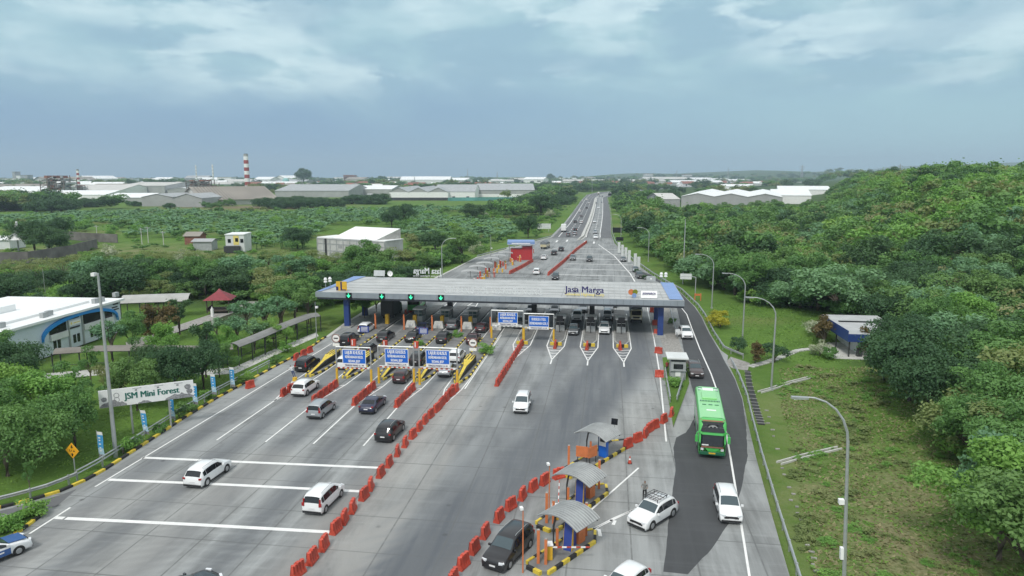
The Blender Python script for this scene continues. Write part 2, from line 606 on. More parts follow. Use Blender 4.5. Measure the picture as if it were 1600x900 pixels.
def leaf_mat(name, lo, hi, warm, trans=.28):
    m = bpy.data.materials.new(name)
    m.use_nodes = True
    nt = m.node_tree
    b = NB(nt)
    p = nt.nodes['Principled BSDF']
    out = nt.nodes['Material Output']
    a = b.n('ShaderNodeAttribute', attribute_name='tint').outputs['Fac']
    oi = b.n('ShaderNodeObjectInfo').outputs['Random']
    c = b.mix(b.math('ADD', b.math('MULTIPLY', a, .75), b.math('MULTIPLY', oi, .25)), lo, hi)
    c = b.mix(b.rng(oi, .55, 1.0, 0, .6), c, warm)
    b.put(p.inputs['Base Color'], c)
    p.inputs['Roughness'].default_value = .6
    p.inputs['Specular IOR Level'].default_value = .25
    tr = b.n('ShaderNodeBsdfTranslucent')
    b.put(tr.inputs[0], b.mix(1.0, c, (1.25, 1.3, .7), 'MULTIPLY'))
    mx = b.n('ShaderNodeMixShader')
    mx.inputs[0].default_value = trans
    nt.links.new(p.outputs[0], mx.inputs[1])
    nt.links.new(tr.outputs[0], mx.inputs[2])
    nt.links.new(mx.outputs[0], out.inputs[0])
    return m


M['leaf_dark'] = leaf_mat('dark_leaves', (0.041, 0.098, 0.047), (0.090, 0.176, 0.071), (0.074, 0.139, 0.053))
M['leaf_mid'] = leaf_mat('mid_green_leaves', (0.078, 0.178, 0.057), (0.171, 0.324, 0.093), (0.158, 0.254, 0.082))
M['leaf_bright'] = leaf_mat('bright_green_leaves', (0.108, 0.248, 0.055), (0.239, 0.438, 0.099), (0.228, 0.356, 0.082))
M['leaf_olive'] = leaf_mat('olive_leaves', (0.132, 0.190, 0.065), (0.272, 0.330, 0.123), (0.253, 0.268, 0.123))
M['leaf_blue'] = leaf_mat('bluish_green_leaves', (0.091, 0.196, 0.108), (0.216, 0.382, 0.197), (0.190, 0.318, 0.150))
M['leaf_dry'] = leaf_mat('dry_weed_leaves', (.17, .18, .07), (.40, .39, .21), (.33, .29, .17))
M['leaf_bronze'] = leaf_mat('bronze_leaves', (.095, .075, .032), (.20, .15, .06), (.18, .12, .05))
M['leaf_yellow'] = leaf_mat('yellow_green_leaves', (.20, .24, .03), (.50, .46, .04), (.40, .38, .04))
M['leaf_pale'] = leaf_mat('pale_blossom_leaves', (.16, .22, .10), (.60, .62, .50), (.42, .44, .32))
M['grass'] = leaf_mat('grass_blades', (.090, .19, .030), (.18, .31, .055), (.17, .23, .055), .2)
M['grass_dry'] = leaf_mat('dry_grass_blades', (.13, .13, .05), (.34, .31, .17), (.26, .22, .12), .2)

# ================================================================== GROUND AND ROADS
def interp(pts, y):
    """x on a polyline of (x, y) sorted by y"""
    if y <= pts[0][1]:
        return pts[0][0]
    for (xa, ya), (xb, yb) in zip(pts, pts[1:]):
        if y <= yb:
            return xa + (xb - xa) * (y - ya) / max(1e-6, yb - ya)
    return pts[-1][0]


KERB = [(-66, 24), (-60, 36)] + [G(u, v) for u, v in ((2, 794), (46, 783), (93, 769), (132, 752), (163, 735), (200, 711), (240, 685), (290, 652), (340, 622), (390, 595), (430, 573), (480, 547))]
RAIL_LOW = [(11.6, 30), (12.4, 38)] + [G(u, v) for u, v in ((1246, 900), (1215, 800), (1190, 715), (1174, 653), (1167, 622), (1155, 591), (1142, 566))]
RAIL_UP = [G(u, v) for u, v in ((1161, 560), (1142, 552), (1131, 547), (1115, 522), (1102, 496), (1091, 480), (1065, 455), (1048, 446), (1020, 429), (992, 409), (972, 391), (962, 379), (957, 366), (956, 350), (955, 335), (952, 318), (949, 309))]
XL = KERB + [(-45, 104), (-46, 115), (-46.5, 130), (-44.5, 160), (-43.3, 176), (-41.6, 217), (-35, 245), (-23.7, 296), (-23.4, 380), (-24.4, 473), (-28.0, 750), (-29, 980), (-18, 1120), (30, 1320), (120, 1620), (310, 2250)]
XR = [(x - .5, y) for x, y in RAIL_LOW] + [(18.0, 101)] + [(x - .5, y) for x, y in RAIL_UP[2:]] + [(10.5, 1000), (28, 1120), (75, 1310), (166, 1615), (356, 2250)]
XR.sort(key=lambda p: p[1])


def seg_d(px, py, pts):
    d = 1e9
    for (ax, ay), (bx, by) in zip(pts, pts[1:]):
        ux, uy = bx - ax, by - ay
        t = max(0, min(1, ((px - ax) * ux + (py - ay) * uy) / (ux * ux + uy * uy + 1e-9)))
        d = min(d, math.hypot(px - ax - t * ux, py - ay - t * uy))
    return d


TRACKS = []     # (polyline, half width, strength)
for xc in (-10.2, -5.0, .2, 5.4):
    TRACKS.append(([(xc, 132), (xc, 112), (xc, 103)], 1.6, .85))
TRACKS += [([(5.4, 108), (4.6, 98), (1.5, 84), (-3.5, 66), (-8.0, 55), (-12.0, 42), (-16, 30)], 2.5, .85),
           ([(.2, 108), (-.4, 98), (-2.4, 84), (-5.8, 66), (-9.5, 54), (-13, 42), (-17, 30)], 2.6, .85),
           ([(-5.0, 106), (-5.6, 95), (-7.5, 80), (-10.2, 64), (-13, 50), (-16, 38), (-20, 26)], 1.8, .55),
           ([(-10.2, 106), (-11, 92), (-12.6, 72), (-15, 52), (-18, 34)], 1.5, .4)]
for xc in (-40.5, -35.9, -30.9, -25.9, -20.9):
    TRACKS.append(([(xc, 140), (xc, 92), (xc, 78), (xc + .4, 20)], 1.2, .62))
    TRACKS.append(([(xc, 130), (xc, 106)], 1.3, .5))
DUST = [([(-18.6, 82), (-19.2, 60), (-20.6, 25)], 1.8, .55), ([(-17.3, 82), (-17.2, 60), (-18.2, 25)], 1.3, .5),
        ([(-13.2, 100), (-13.8, 80), (-15, 55), (-17, 30)], .8, .5), ([(-31, 56), (-33, 24)], 3, .35), ([(-38, 50), (-41, 24)], 2.4, .3),
        ([(-2, 50), (2, 62), (5.5, 78)], 3.0, .3)]


def road_rows():
    ys, y = [], 20.0
    while y < 2250:
        ys.append(y)
        y += .9 if y < 140 else (2 if y < 300 else (8 if y < 700 else 25))
    return ys


def grid_sheet(name, ys, fl, fr, nx, z, m, attrs=None):
    vs, fs = [], []
    for y in ys:
        a, b = fl(y), fr(y)
        for i in range(nx + 1):
            vs.append((a + (b - a) * i / nx, y, z))
    for r in range(len(ys) - 1):
        for i in range(nx):
            k = r * (nx + 1) + i
            fs.append((k, k + 1, k + nx + 2, k + nx + 1))
    me = bpy.data.meshes.new(name)
    me.from_pydata(vs, [], fs)
    me.materials.append(m)
    for an, fn in (attrs or {}).items():
        at = me.attributes.new(an, 'FLOAT', 'POINT')
        at.data.foreach_set('value', [fn(v[0], v[1]) for v in vs])
    o = bpy.data.objects.new(name, me)
    COL.objects.link(o)
    return o


def wear(x, y):
    if y > 145:
        return .12
    r = 0.0
    for pts, hw, s in TRACKS:
        d = seg_d(x, y, pts)
        if d < hw * 2:
            r = max(r, s * ss(1 - (d - hw * .35) / (hw * 1.3)))
    return r


def dust(x, y):
    if y > 110:
        return 0.0
    r = 0.0
    for pts, hw, s in DUST:
        d = seg_d(x, y, pts)
        if d < hw * 2:
            r = max(r, s * ss(1 - (d - hw * .3) / (hw * 1.3)))
    return r


tag(grid_sheet('toll_plaza_road', road_rows(), lambda y: interp(XL, y), lambda y: interp(XR, y), 60, 0.0, M['slab'], {'wear': wear, 'dust': dust}), kind='structure')


def sheet(name, pts, z, m, kind='structure'):
    o = MB().face([(p[0], p[1], z) for p in pts]).build(name, m)
    return tag(o, kind=kind)


PX = lambda *q: [G(u, v) for u, v in q]
# dark asphalt of the ramp: left edge down, then right edge up
ramp_l = PX((985, 418), (1012, 432), (1035, 444), (1055, 470), (1062, 500), (1066, 535), (1072, 565), (1078, 592), (1086, 622), (1084, 655), (1072, 676), (1056, 684), (1052, 700), (1056, 735), (1046, 800), (1037, 893))
ramp_r = PX((1075, 897), (1112, 858), (1146, 806), (1158, 765), (1168, 712), (1166, 668), (1160, 625), (1148, 592), (1133, 566))
ramp_far = [(x - .7, y) for x, y in RAIL_UP[2:9]]
MK = MB()


def ragged(pts, amp=.035, step=.7):
    out = []
    for (a, b) in zip(pts, pts[1:]):
        l = math.hypot(b[0] - a[0], b[1] - a[1])
        n = max(1, int(l / step))
        for i in range(n):
            t = i / n
            out.append((a[0] + (b[0] - a[0]) * t + rnd.uniform(-amp, amp), a[1] + (b[1] - a[1]) * t + rnd.uniform(-amp, amp)))
    return out + [pts[-1]]


sheet('ramp_road', ragged(ramp_l[7:] + ramp_r[:6]) + ramp_r[6:] + ramp_far + ramp_l[:7], .004, M['asphalt'])
# newer, darker lanes of the motorway beyond the plaza
ys = [y for y in road_rows() if y > 292]
o = grid_sheet('motorway_road', ys, lambda y: interp(XL, y) + .8, lambda y: interp(XL, y) + (interp(XR, y) - interp(XL, y)) * .60, 10, .004, M['asphalt_mid'])
tag(o, kind='structure')
o = grid_sheet('motorway_shoulder_road', ys, lambda y: interp(XL, y) + (interp(XR, y) - interp(XL, y)) * .80, lambda y: interp(XR, y) - .2, 4, .004, M['asphalt_mid'])
tag(o, kind='structure')
# asphalt side road at the lower left
sheet('side_road', PX((-60, 872), (-60, 812), (2, 798), (46, 787), (93, 774), (120, 764), (88, 792), (60, 797), (30, 800), (0, 806)), .004, M['asphalt_mid'])
# footpath and dirt strip between plaza and ramp
sheet('dirt_strip', PX((1024, 455), (1046, 455), (1052, 500), (1062, 535), (1068, 552), (1040, 556), (1032, 530)), .006, M['gravel'])
o = MB().prism(PX((1035, 560), (1070, 556), (1077, 600), (1066, 630), (1052, 668), (1047, 640), (1040, 600)), .0, .14, 0, 1).build('grass_island', [M['ground'], M['kerb']])
tag(o, kind='structure')
o = MB().prism(PX((-60, 868), (-60, 822), (0, 812), (38, 797), (58, 797), (63, 806), (40, 824), (24, 834)), .0, .14, 0, 1).build('grass_verge', [M['ground'], M['kerb']])
tag(o, kind='structure')


def ribbon(mb, pts, wd, z=.010, mi=0):
    n = len(pts)
    L, Rr = [], []
    for i in range(n):
        a, b = pts[max(i - 1, 0)], pts[min(i + 1, n - 1)]
        dx, dy = b[0] - a[0], b[1] - a[1]
        l = math.hypot(dx, dy) or 1
        nx, ny = -dy / l * wd / 2, dx / l * wd / 2
        L.append((pts[i][0] + nx, pts[i][1] + ny, z))
        Rr.append((pts[i][0] - nx, pts[i][1] - ny, z))
    mb.add(L + Rr, [(i, i + 1, n + i + 1, n + i) for i in range(n - 1)], mi)


mk = MB()
XG = [-38.4, -33.35, -28.45, -23.4, -18.45]       # islands of the outbound lanes
XI = [-12.8, -7.5, -2.35, 2.7]                    # islands of the inbound lanes
ribbon(mk, [(-42.5, 49.2), (-42.4, 70), (-42.5, 100)], .16)
ribbon(mk, PX((46, 834), (110, 793)), .18)
ribbon(mk, PX((222, 715), (405, 723), (593, 731)), .42)
ribbon(mk, PX((170, 749.5), (370, 758), (567, 768)), .42)
ribbon(mk, PX((103, 810), (310, 820), (517, 831.5)), .42)
ribbon(mk, PX((87, 809), (100, 809.6)), .4)
for k, xc in enumerate(XG):
    if k < 4:
        ribbon(mk, [(xc + .3, 60.3 + .2 * k), (xc + .2, 73.5)], .16)
    ribbon(mk, [(xc + .2, 72.5), (xc - 1.0, 79.5), (xc - 1.15, 92), (xc - 1.2, 128)], .15)
    ribbon(mk, [(xc + .2, 72.5), (xc + 1.1, 79.5), (xc + 1.25, 84), (xc + 1.2, 128)], .15)
    for q in (75.0, 77.0, 79.0):
        h = (q - 72.5) / 7
        ribbon(mk, [(xc + .2 - 1.1 * h, q + .5), (xc + .25, q - .2), (xc + .2 + .9 * h, q + .5)], .2)
ribbon(mk, [(-17.0, 80), (-17.0, 109.6)], .15)
for xc in XI:
    ribbon(mk, [(xc + .05, 92.8), (xc + .05, 95.2)], .2)
    ribbon(mk, [(xc + .05, 95.2), (xc - 1.35, 103.2), (xc - 1.3, 130)], .17)
    ribbon(mk, [(xc + .05, 95.2), (xc + 1.35, 103.2), (xc + 1.3, 130)], .17)
    for q in (97.3, 98.9, 100.5, 102.1):
        h = (q - 95.2) / 8 * 1.3
        ribbon(mk, [(xc - h, q + .1), (xc, q - .25), (xc + h, q + .1)], .24)
ribbon(mk, PX((1007, 452), (1013, 490), (1022, 530), (1031, 585), (1041, 690)), .17)
ribbon(mk, PX((1064, 480), (1073, 491), (1081, 513), (1093, 544), (1111, 584), (1123, 618), (1133, 667), (1141, 712), (1148, 755), (1159, 825), (1171, 900), (1190, 990)), .17)
ribbon(mk, PX((862, 893), (920, 800), (998, 731)), .16)
ribbon(mk, PX((925, 828), (998, 793)), .14)
ribbon(mk, PX((905, 838), (960, 809), (998, 793)), .14)
ribbon(mk, PX((924, 826), (936, 828), (938, 838)), .28)
ribbon(mk, PX((953, 813), (961, 814), (958, 820)), .26)
# far plaza: transverse lines, chevrons and motorway lines
for (a, b) in (((898, 396), (979, 398)), ((902, 388), (972, 390)), ((893, 404), (985, 406)), ((886, 412), (991, 414)), ((880, 420), (1000, 423)), ((872, 429), (1003, 432))):
    ribbon(mk, PX(a, b), .5)
ribbon(mk, PX((935, 382), (960, 400), (985, 428), (992, 440)), .3)
for y0 in range(300, 980, 12):
    fx = lambda f, y: interp(XL, y) + (interp(XR, y) - interp(XL, y)) * f
    for f in (.24, .36, .70):
        ribbon(mk, [(fx(f, y0), y0), (fx(f, y0 + 5), y0 + 5)], .3)
for f in (.115, .485, .57, .80):
    ribbon(mk, [(interp(XL, y) + (interp(XR, y) - interp(XL, y)) * f, y) for y in range(296, 1300, 18)], .34)
ribbon(mk, PX((880, 385), (852, 392)), .25)
for (u, v) in ((870, 377), (886, 376), (914, 378), (928, 379)):
    ribbon(mk, [(G(u, v)[0], G(u, v)[1] - 4), (G(u, v)[0], G(u, v)[1] + 4)], .7)
# outbound side behind the booths: white lattice wedges
for (u, v) in ((700, 480), (735, 481)):
    x, y = G(u, v)
    ribbon(mk, [(x - 2.0, y - 8), (x, y + 12)], .2)
    ribbon(mk, [(x + 1.6, y - 9), (x, y + 12)], .2)
    for q in (-6, -3, 0, 3):
        ribbon(mk, [(x - 1.9 + (q + 8) * .1, y + q), (x + 1.5 - (q + 8) * .08, y + q - 1)], .25)
tag(mk.build('road_markings', M['paint_white']), kind='structure')

# yellow and black kerb on the left
kb = MB()


def block_kerb(mb, pts, step=1.0, wd=.28, h=.22, z0=-.02):
    k = 0
    for (a, b) in zip(pts, pts[1:]):
        l = math.hypot(b[0] - a[0], b[1] - a[1])
        n = max(1, round(l / step))
        for i in range(n):
            t0, t1 = (i + .0) / n, (i + 1.0) / n
            p = (a[0] + (b[0] - a[0]) * t0, a[1] + (b[1] - a[1]) * t0)
            q = (a[0] + (b[0] - a[0]) * t1, a[1] + (b[1] - a[1]) * t1)
            an = math.atan2(q[1] - p[1], q[0] - p[0])
            mb.box(((p[0] + q[0]) / 2, (p[1] + q[1]) / 2, z0 + h / 2), (l / n * .985, wd, h), k % 2, rz=an)
            k += 1


block_kerb(kb, KERB[1:] + [(-45.2, 104)], 1.05)
tag(kb.build('painted_kerb', [M['yellow'], M['black']]), kind='structure')
kb = MB()
block_kerb(kb, PX((24, 836), (42, 823), (63, 807), (60, 797)), .8)
tag(kb.build('verge_kerb', [M['yellow'], M['black']]), kind='structure')
kb = MB()
ribbon(kb, [(x, y) for x, y in XL[14:24]], .6, .02)
tag(kb.build('road_edge_kerb', M['concrete_pale']), kind='structure')

# ------------------------------------------------------------------ the ground sheet
def axis(lo, hi, near0, near1, step, grow=1.18):
    a = list(np.arange(near0, near1 + .01, step))
    s, x = step, near1
    while x < hi:
        s *= grow
        x += s
        a.append(min(x, hi))
    s, x = step, near0
    b = []
    while x > lo:
        s *= grow
        x -= s
        b.append(max(x, lo))
    return b[::-1] + a


gx = axis(-9000, 9000, -130, 150, 2.5)
gy = axis(-200, 9000, 20, 330, 2.5)


def g_dry(x, y):
    a = math.exp(-((x - 23) / 9) ** 2 - ((y - 52) / 15) ** 2) * 1.0
    a += .4 * math.exp(-((x - 21) / 5) ** 2 - ((y - 78) / 10) ** 2)
    if -420 < x < -60 and 170 < y < 300:
        a = max(a, .75 * math.exp(-((x + 150) / 80) ** 2 - ((y - 215) / 26) ** 2))
    return min(1, a)


def g_bare(x, y):
    a = math.exp(-((x + 290) / 70) ** 2 - ((y - 548) / 30) ** 2) * 1.2
    a = max(a, .8 * math.exp(-((x - 85) / 25) ** 2 - ((y - 470) / 15) ** 2))
    return min(1, a)


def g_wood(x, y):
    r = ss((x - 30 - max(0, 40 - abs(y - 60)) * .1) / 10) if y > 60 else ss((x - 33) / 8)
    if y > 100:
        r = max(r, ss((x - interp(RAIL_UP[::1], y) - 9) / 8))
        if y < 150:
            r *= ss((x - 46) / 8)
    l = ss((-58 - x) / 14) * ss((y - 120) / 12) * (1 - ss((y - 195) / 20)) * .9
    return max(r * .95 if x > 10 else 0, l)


vs, fs = [], []
for y in gy:
    for x in gx:
        vs.append((x, y, terrain(x, y)))
nx = len(gx)
for r in range(len(gy) - 1):
    for i in range(nx - 1):
        fs.append((r * nx + i, r * nx + i + 1, r * nx + nx + i + 1, r * nx + nx + i))
me = bpy.data.meshes.new('ground')
me.from_pydata(vs, [], fs)
me.polygons.foreach_set('use_smooth', [True] * len(fs))
me.materials.append(M['ground'])
for an, fn in (('dry', g_dry), ('bare', g_bare), ('wood', g_wood)):
    at = me.attributes.new(an, 'FLOAT', 'POINT')
    at.data.foreach_set('value', [fn(v[0], v[1]) for v in vs])
o = bpy.data.objects.new('ground', me)
COL.objects.link(o)
tag(o, kind='structure')

# paths, stairs, drains on the right slope; pond and paths on the left
dr = MB()
pts = PX((1168, 578), (1171, 600), (1178, 625), (1184, 645), (1190, 662))
for (a, b) in zip(pts, pts[1:]):
    an = math.atan2(b[1] - a[1], b[0] - a[0])
    l = math.hypot(b[0] - a[0], b[1] - a[1])
    dr.box(((a[0] + b[0]) / 2, (a[1] + b[1]) / 2, terrain(*a) + .03), (l, .7, .08), 0, rz=an)
    for i in range(4):
        t = (i + .5) / 4
        dr.box((a[0] + (b[0] - a[0]) * t, a[1] + (b[1] - a[1]) * t, terrain(*a) + .06), (.10, .9, .06), 1, rz=an)
tag(dr.build('drain', [M['black'], M['kerb']]), kind='structure')
st = MB()
for pts in (PX((1172, 572), (1195, 566), (1220, 558), (1245, 549), (1262, 547), (1285, 546)),):
    for (a, b) in zip(pts, pts[1:]):
        an = math.atan2(b[1] - a[1], b[0] - a[0])
        for i in range(7):
            t = (i + .5) / 7
            p = (a[0] + (b[0] - a[0]) * t, a[1] + (b[1] - a[1]) * t)
            st.box((p[0], p[1], terrain(*p) + .06), (.34, 1.0, .16), i % 2, rz=an)
tag(st.build('garden_steps', [M['concrete_pale'], M['concrete']]), kind='structure')
st = MB()
for pts in (PX((1187, 612), (1205, 607), (1235, 597), (1268, 589)), PX((1217, 723), (1255, 712), (1312, 699))):
    for (a, b) in zip(pts, pts[1:]):
        an = math.atan2(b[1] - a[1], b[0] - a[0])
        l = math.hypot(b[0] - a[0], b[1] - a[1])
        for off in (-.25, .25):
            st.box(((a[0] + b[0]) / 2 - math.sin(an) * off, (a[1] + b[1]) / 2 + math.cos(an) * off, terrain((a[0] + b[0]) / 2, (a[1] + b[1]) / 2) + .08), (l, .12, .22), 0, rz=an)
tag(st.build('slope_drain', [M['concrete_pale']]), kind='structure')
st = MB()
for i in range(26):
    t = i / 25
    p = G(1196 + 78 * t, 640 + 250 * t)
    if rnd.random() < .8:
        st.box((p[0] + rnd.uniform(-.2, .2), p[1], terrain(*p) + .05), (rnd.uniform(.2, .42), .16, .10), 0, rz=rnd.uniform(-.3, .3))
tag(st.build('slope_paving_path', [M['gravel']]), kind='structure')
sheet('drain_crossing_path', PX((1133, 566), (1142, 556), (1172, 566), (1168, 578), (1144, 574)), -.12, M['gravel'])
sheet('dirt_road', PX((200, 545), (300, 510), (400, 476), (404, 470), (390, 470), (290, 503), (196, 534)), -.115, M['gravel'])
sheet('pond_water', PX((330, 512), (385, 500), (405, 486), (395, 480), (360, 491), (318, 503)), -.11, M['water'])
sheet('park_path', PX((-20, 590), (120, 578), (230, 567), (330, 575), (365, 573), (420, 548), (494, 518), (498, 524), (425, 556), (368, 582), (330, 585), (232, 577), (120, 588), (-20, 602)), -.118, M['concrete_pale'])
sheet('field_path', PX((40, 400), (110, 388), (130, 383), (136, 385), (118, 391), (45, 404)), -.05, M['soil'])

# ================================================================== TOLL CANOPY
UPR = (math.pi / 2, 0, 0)         # text standing upright, read from the camera side
CY0, CY1, CXL, CXR = 110.4, 128.6, -49.5, 12.5
gt = empty('toll_canopy', ((CXL + CXR) / 2, CY0, 0))
tag(gt, 'long grey flat canopy roof spanning all the toll lanes on navy columns', 'canopy')
gt_off = Vector(gt.location)


def at_gt(o):
    o.parent = gt
    o.location = Vector(o.location) - gt_off
    return o


m = MB()
m.add([(CXL, CY0, 6.3), (CXR, CY0, 6.3), (CXR, CY1, 6.3), (CXL, CY1, 6.3), (CXL + .6, CY0 + .5, 6.36), (CXR - .6, CY0 + .5, 6.36), (CXR - .6, CY1 - .4, 6.42), (CXL + .6, CY1 - .4, 6.42)],
      [(4, 5, 6, 7), (0, 1, 5, 4), (1, 2, 6, 5), (2, 3, 7, 6), (3, 0, 4, 7)])
for k, y in enumerate((112.6, 115.2, 118.0, 121.2, 124.6)):
    m.bx(CXL + 1.4, y, 6.40, CXR - 1.3, y + .08, 6.43 + .008 * k, 1)
for i in range(62):
    x = CXL + 1.6 + i * (CXR - CXL - 3) / 61
    if x > -8:
        m.bx(x, CY0 + .9, 6.38, x + .06, CY1 - .8, 6.44, 1)
at_gt(m.build('roof', [M['canopy_roof'], M['roof_grey']]))
m = MB()
m.add([(CXL + .15, CY0 + .2, 6.40), (CXL + 1.0, CY0 + .2, 6.44), (CXL + 2.6, CY1 - .2, 6.50), (CXL + .15, CY1 - .2, 6.46)], [(0, 1, 2, 3)])
at_gt(m.build('edge_panel', M['blue_roof']))
m = MB()
m.add([(CXR - .15, CY0 + .4, 6.42), (CXR - 2.3, CY0 + .4, 6.46), (CXR - 2.5, CY1 - .2, 6.52), (CXR - .15, CY1 - .2, 6.47)], [(0, 1, 2, 3)])
at_gt(m.build('edge_panel', M['blue_roof']))
m = MB()
n = 58
for i in range(n):
    x0 = CXL + (CXR - CXL) * i / n
    x1 = CXL + (CXR - CXL) * (i + 1) / n
    m.bx(x0 + .012, CY0 - .05, 5.42, x1 - .012, CY0 + .08, 6.34, 0)
m.bx(CXL + .02, CY0, 5.1, CXR - .02, CY0 + .1, 6.28, 1)
m.bx(CXL + .02, CY1 - .1, 5.1, CXR - .02, CY1 + .02, 6.26, 0)
for x in (CXL, CXR):
    m.bx(x - .04, CY0 + .09, 5.42, x + .04, CY1 - .11, 6.26, 0)
at_gt(m.build('fascia', [M['fascia'], M['fascia_dark']]))
at_gt(MB().bx(CXL + .1, CY0 + .11, 5.12, CXR - .1, CY1 - .12, 5.24).build('soffit', M['soffit']))
for (x, y, cm) in [(-44.5, 111.9, 'navy'), (-44.6, 121.0, 'navy'), (9.0, 112.2, 'navy'), (9.0, 121.4, 'navy')] + [(x, 121.5, 'dark_metal') for x in (-28.4, -12.8, -2.35)]:
    m = MB().bx(x - .45, y - .4, .0, x + .45, y + .4, 5.13, 0)
    if cm == 'navy':
        m.bx(x - .9, y - .9, .0, x + .9, y + .9, .22, 1)
    at_gt(m.build('column', [M[cm], M['concrete']]))

# lettering standing on the roof
def roof_text(name, body, x0, x1, z0, z1, y, mt, lab, posts=(), extra=None, mirror=False, depth=.06):
    t = empty(name, ((x0 + x1) / 2, y, 6.44))
    tag(t, lab, 'sign')
    h = z1 - z0
    o = text('lettering', body, h * 1.28, M[mt], t, (0, 0, z0 + h * .47 - 6.44), (math.pi / 2, 0, math.pi if mirror else 0), width=x1 - x0, ext_=depth, bold=.035 if mt == 'letter_blue' else (.02 if mirror else .0))
    for px in posts:
        MB().bx(px - (x0 + x1) / 2 - .05, .12, -.02, px - (x0 + x1) / 2 + .05, .22, z1 - 6.44 - .2).build('post', M['dark_metal'], t)
    return t


XA, XB = G(692, 460, 6.4)[0], G(846, 464, 6.4)[0]
t = roof_text('roof_lettering', 'GERBANG TOL WARUGUNUNG', XA, XB, 6.5, 7.65, 111.3, 'letter_pale', 'pale grey metal capital letters standing along the front of the canopy roof', depth=.04)
XA, XB = G(885, 457, 6.4)[0], G(944, 459, 6.4)[0]
t = roof_text('company_sign', 'Jasa Marga', XA, XB, 7.0, 8.15, 111.6, 'letter_blue', 'dark blue lettering on posts above the right half of the canopy roof', posts=(XA + 1.6, XB - 1.5))
text('slogan', 'Indonesia Highway Corp', .66, M['gold'], t, (0, .02, .32), UPR, width=XB - XA, bold=.02)
XA, XB = G(650, 433, 6.3)[0], G(695, 433, 6.3)[0]
t = roof_text('rear_company_sign', 'Jasa Marga', XA, XB, 7.2, 8.5, 128.0, 'letter_pale', 'white lettering seen from behind on the far edge of the canopy roof', posts=(XA + 1.1, XA + 3.2, XB - .6), mirror=True)
text('slogan', 'Indonesia Highway Corp', .5, M['letter_pale'], t, (0, .02, .42), (math.pi / 2, 0, math.pi), width=XB - XA)

# yellow ministry emblem
x = G(533, 456, 6.3)[0]
t = empty('roof_emblem', (x, 111.4, 6.42))
tag(t, 'square yellow and black emblem board on the left end of the canopy roof', 'sign')
MB().bx(-.95, 0, .05, .95, .12, 1.65).build('panel', M['post_yellow'], t)
MB().bx(-.16, -.02, .1, .1, -.003, 1.6).bx(-.95, -.02, .1, -.55, -.003, .75).bx(.1, -.02, .1, .85, -.003, .28).build('symbol', M['letter_blue'], t)
# banner and round logo on the right
x = G(1014, 466, 6.4)[0]
t = empty('roof_banner', (x, 111.2, 6.42))
tag(t, 'white banner with blue lettering leaning on the right end of the canopy roof', 'banner')
MB().box((0, .3, .62), (2.6, .03, 1.25), rx=-.5).build('cloth', M['white'], t)
text('lettering', 'JASAMARGA', .48, M['letter_blue'], t, (0, .19, .78), (math.pi / 2 - .5, 0, 0), width=2.1, bold=.02)
text('lettering', 'Surabaya Mojokerto', .26, M['letter_blue'], t, (0, .40, .37), (math.pi / 2 - .5, 0, 0), width=2.2)
x = G(989, 465, 6.4)[0]
t = empty('roof_logo', (x, 111.4, 6.42))
tag(t, 'small round orange green and blue logo on the canopy roof beside the white banner', 'sign')
MB().cyl((-.32, 0, .95), (-.32, .08, .95), .48, n=14).build('disc', M['orange_post'], t)
MB().cyl((.32, -.03, 1.0), (.32, .05, 1.0), .42, n=14).build('disc', M['leaf_yellow'], t)
MB().cyl((.18, -.06, .42), (.18, .02, .42), .38, n=14).build('disc', M['blue_roof'], t)

# equipment on the roof
def siren(u, v, nm, lab, g):
    x, y = G(u, v, 6.4)
    t = empty(nm, (x, y, 6.40))
    tag(t, lab, 'loudspeaker', g)
    MB().cyl((0, 0, 0), (0, 0, 1.5), .06, n=6).build('pole', M['dull_steel'], t)
    MB().cyl((0, 0, 1.05), (0, 0, 1.4), .34, .22, 10).cyl((0, 0, 1.5), (0, 0, 1.85), .34, .18, 10).build('horn', M['white'], t)


siren(509, 450, 'loudspeaker_mast', 'outer white double loudspeaker mast on the left corner of the canopy', 'loudspeakers on the canopy')
siren(516, 449, 'loudspeaker_mast', 'inner white double loudspeaker mast beside the yellow emblem on the canopy', 'loudspeakers on the canopy')
siren(1033, 441, 'loudspeaker_mast', 'left white double loudspeaker mast at the far right corner of the canopy', 'loudspeakers on the canopy')
siren(1040, 441, 'loudspeaker_mast', 'right white double loudspeaker mast at the far right corner of the canopy', 'loudspeakers on the canopy')
x, y = G(593, 435, 6.4)
t = empty('solar_panel', (x, y, 6.42))
tag(t, 'grey rectangular panel on legs on the far left edge of the canopy roof', 'panel')
MB().box((0, 0, 1.0), (2.2, .06, 1.1), rx=-.25).build('panel_board', M['steel'], t)
MB().bx(-.8, .05, 0, -.72, .12, 1.0).build('leg', M['dull_steel'], t)
MB().bx(.72, .05, 0, .8, .12, 1.0).build('leg', M['dull_steel'], t)
x, y = G(610, 435, 6.4)
t = empty('satellite_dish', (x, y, 6.42))
tag(t, 'round white satellite dish on the far edge of the canopy roof', 'satellite dish')
d = MB()
for k in range(4):
    a0, a1 = k * .3, (k + 1) * .3
    for i in range(14):
        p, q = 2 * math.pi * i / 14, 2 * math.pi * (i + 1) / 14
        f = lambda a, b: (.55 * math.sin(a) / math.sin(1.2) * 1.0 * math.cos(b), .35 * (1 - math.cos(a)) * -1 + .1, .95 + .55 * math.sin(a) / math.sin(1.2) * math.sin(b))
        d.face([f(a0, p), f(a0, q), f(a1, q), f(a1, p)] if k else [f(a1, p), f(a0, p), f(a1, q)])
d.build('reflector', M['white'], t, smooth=True)
MB().cyl((0, .1, 0), (0, .1, .9), .06, n=6).build('mast', M['dull_steel'], t)
x, y = G(1017, 441, 6.4)
t = empty('equipment_box', (x, y, 6.44))
tag(t, 'small white box on the far right edge of the canopy roof', 'box')
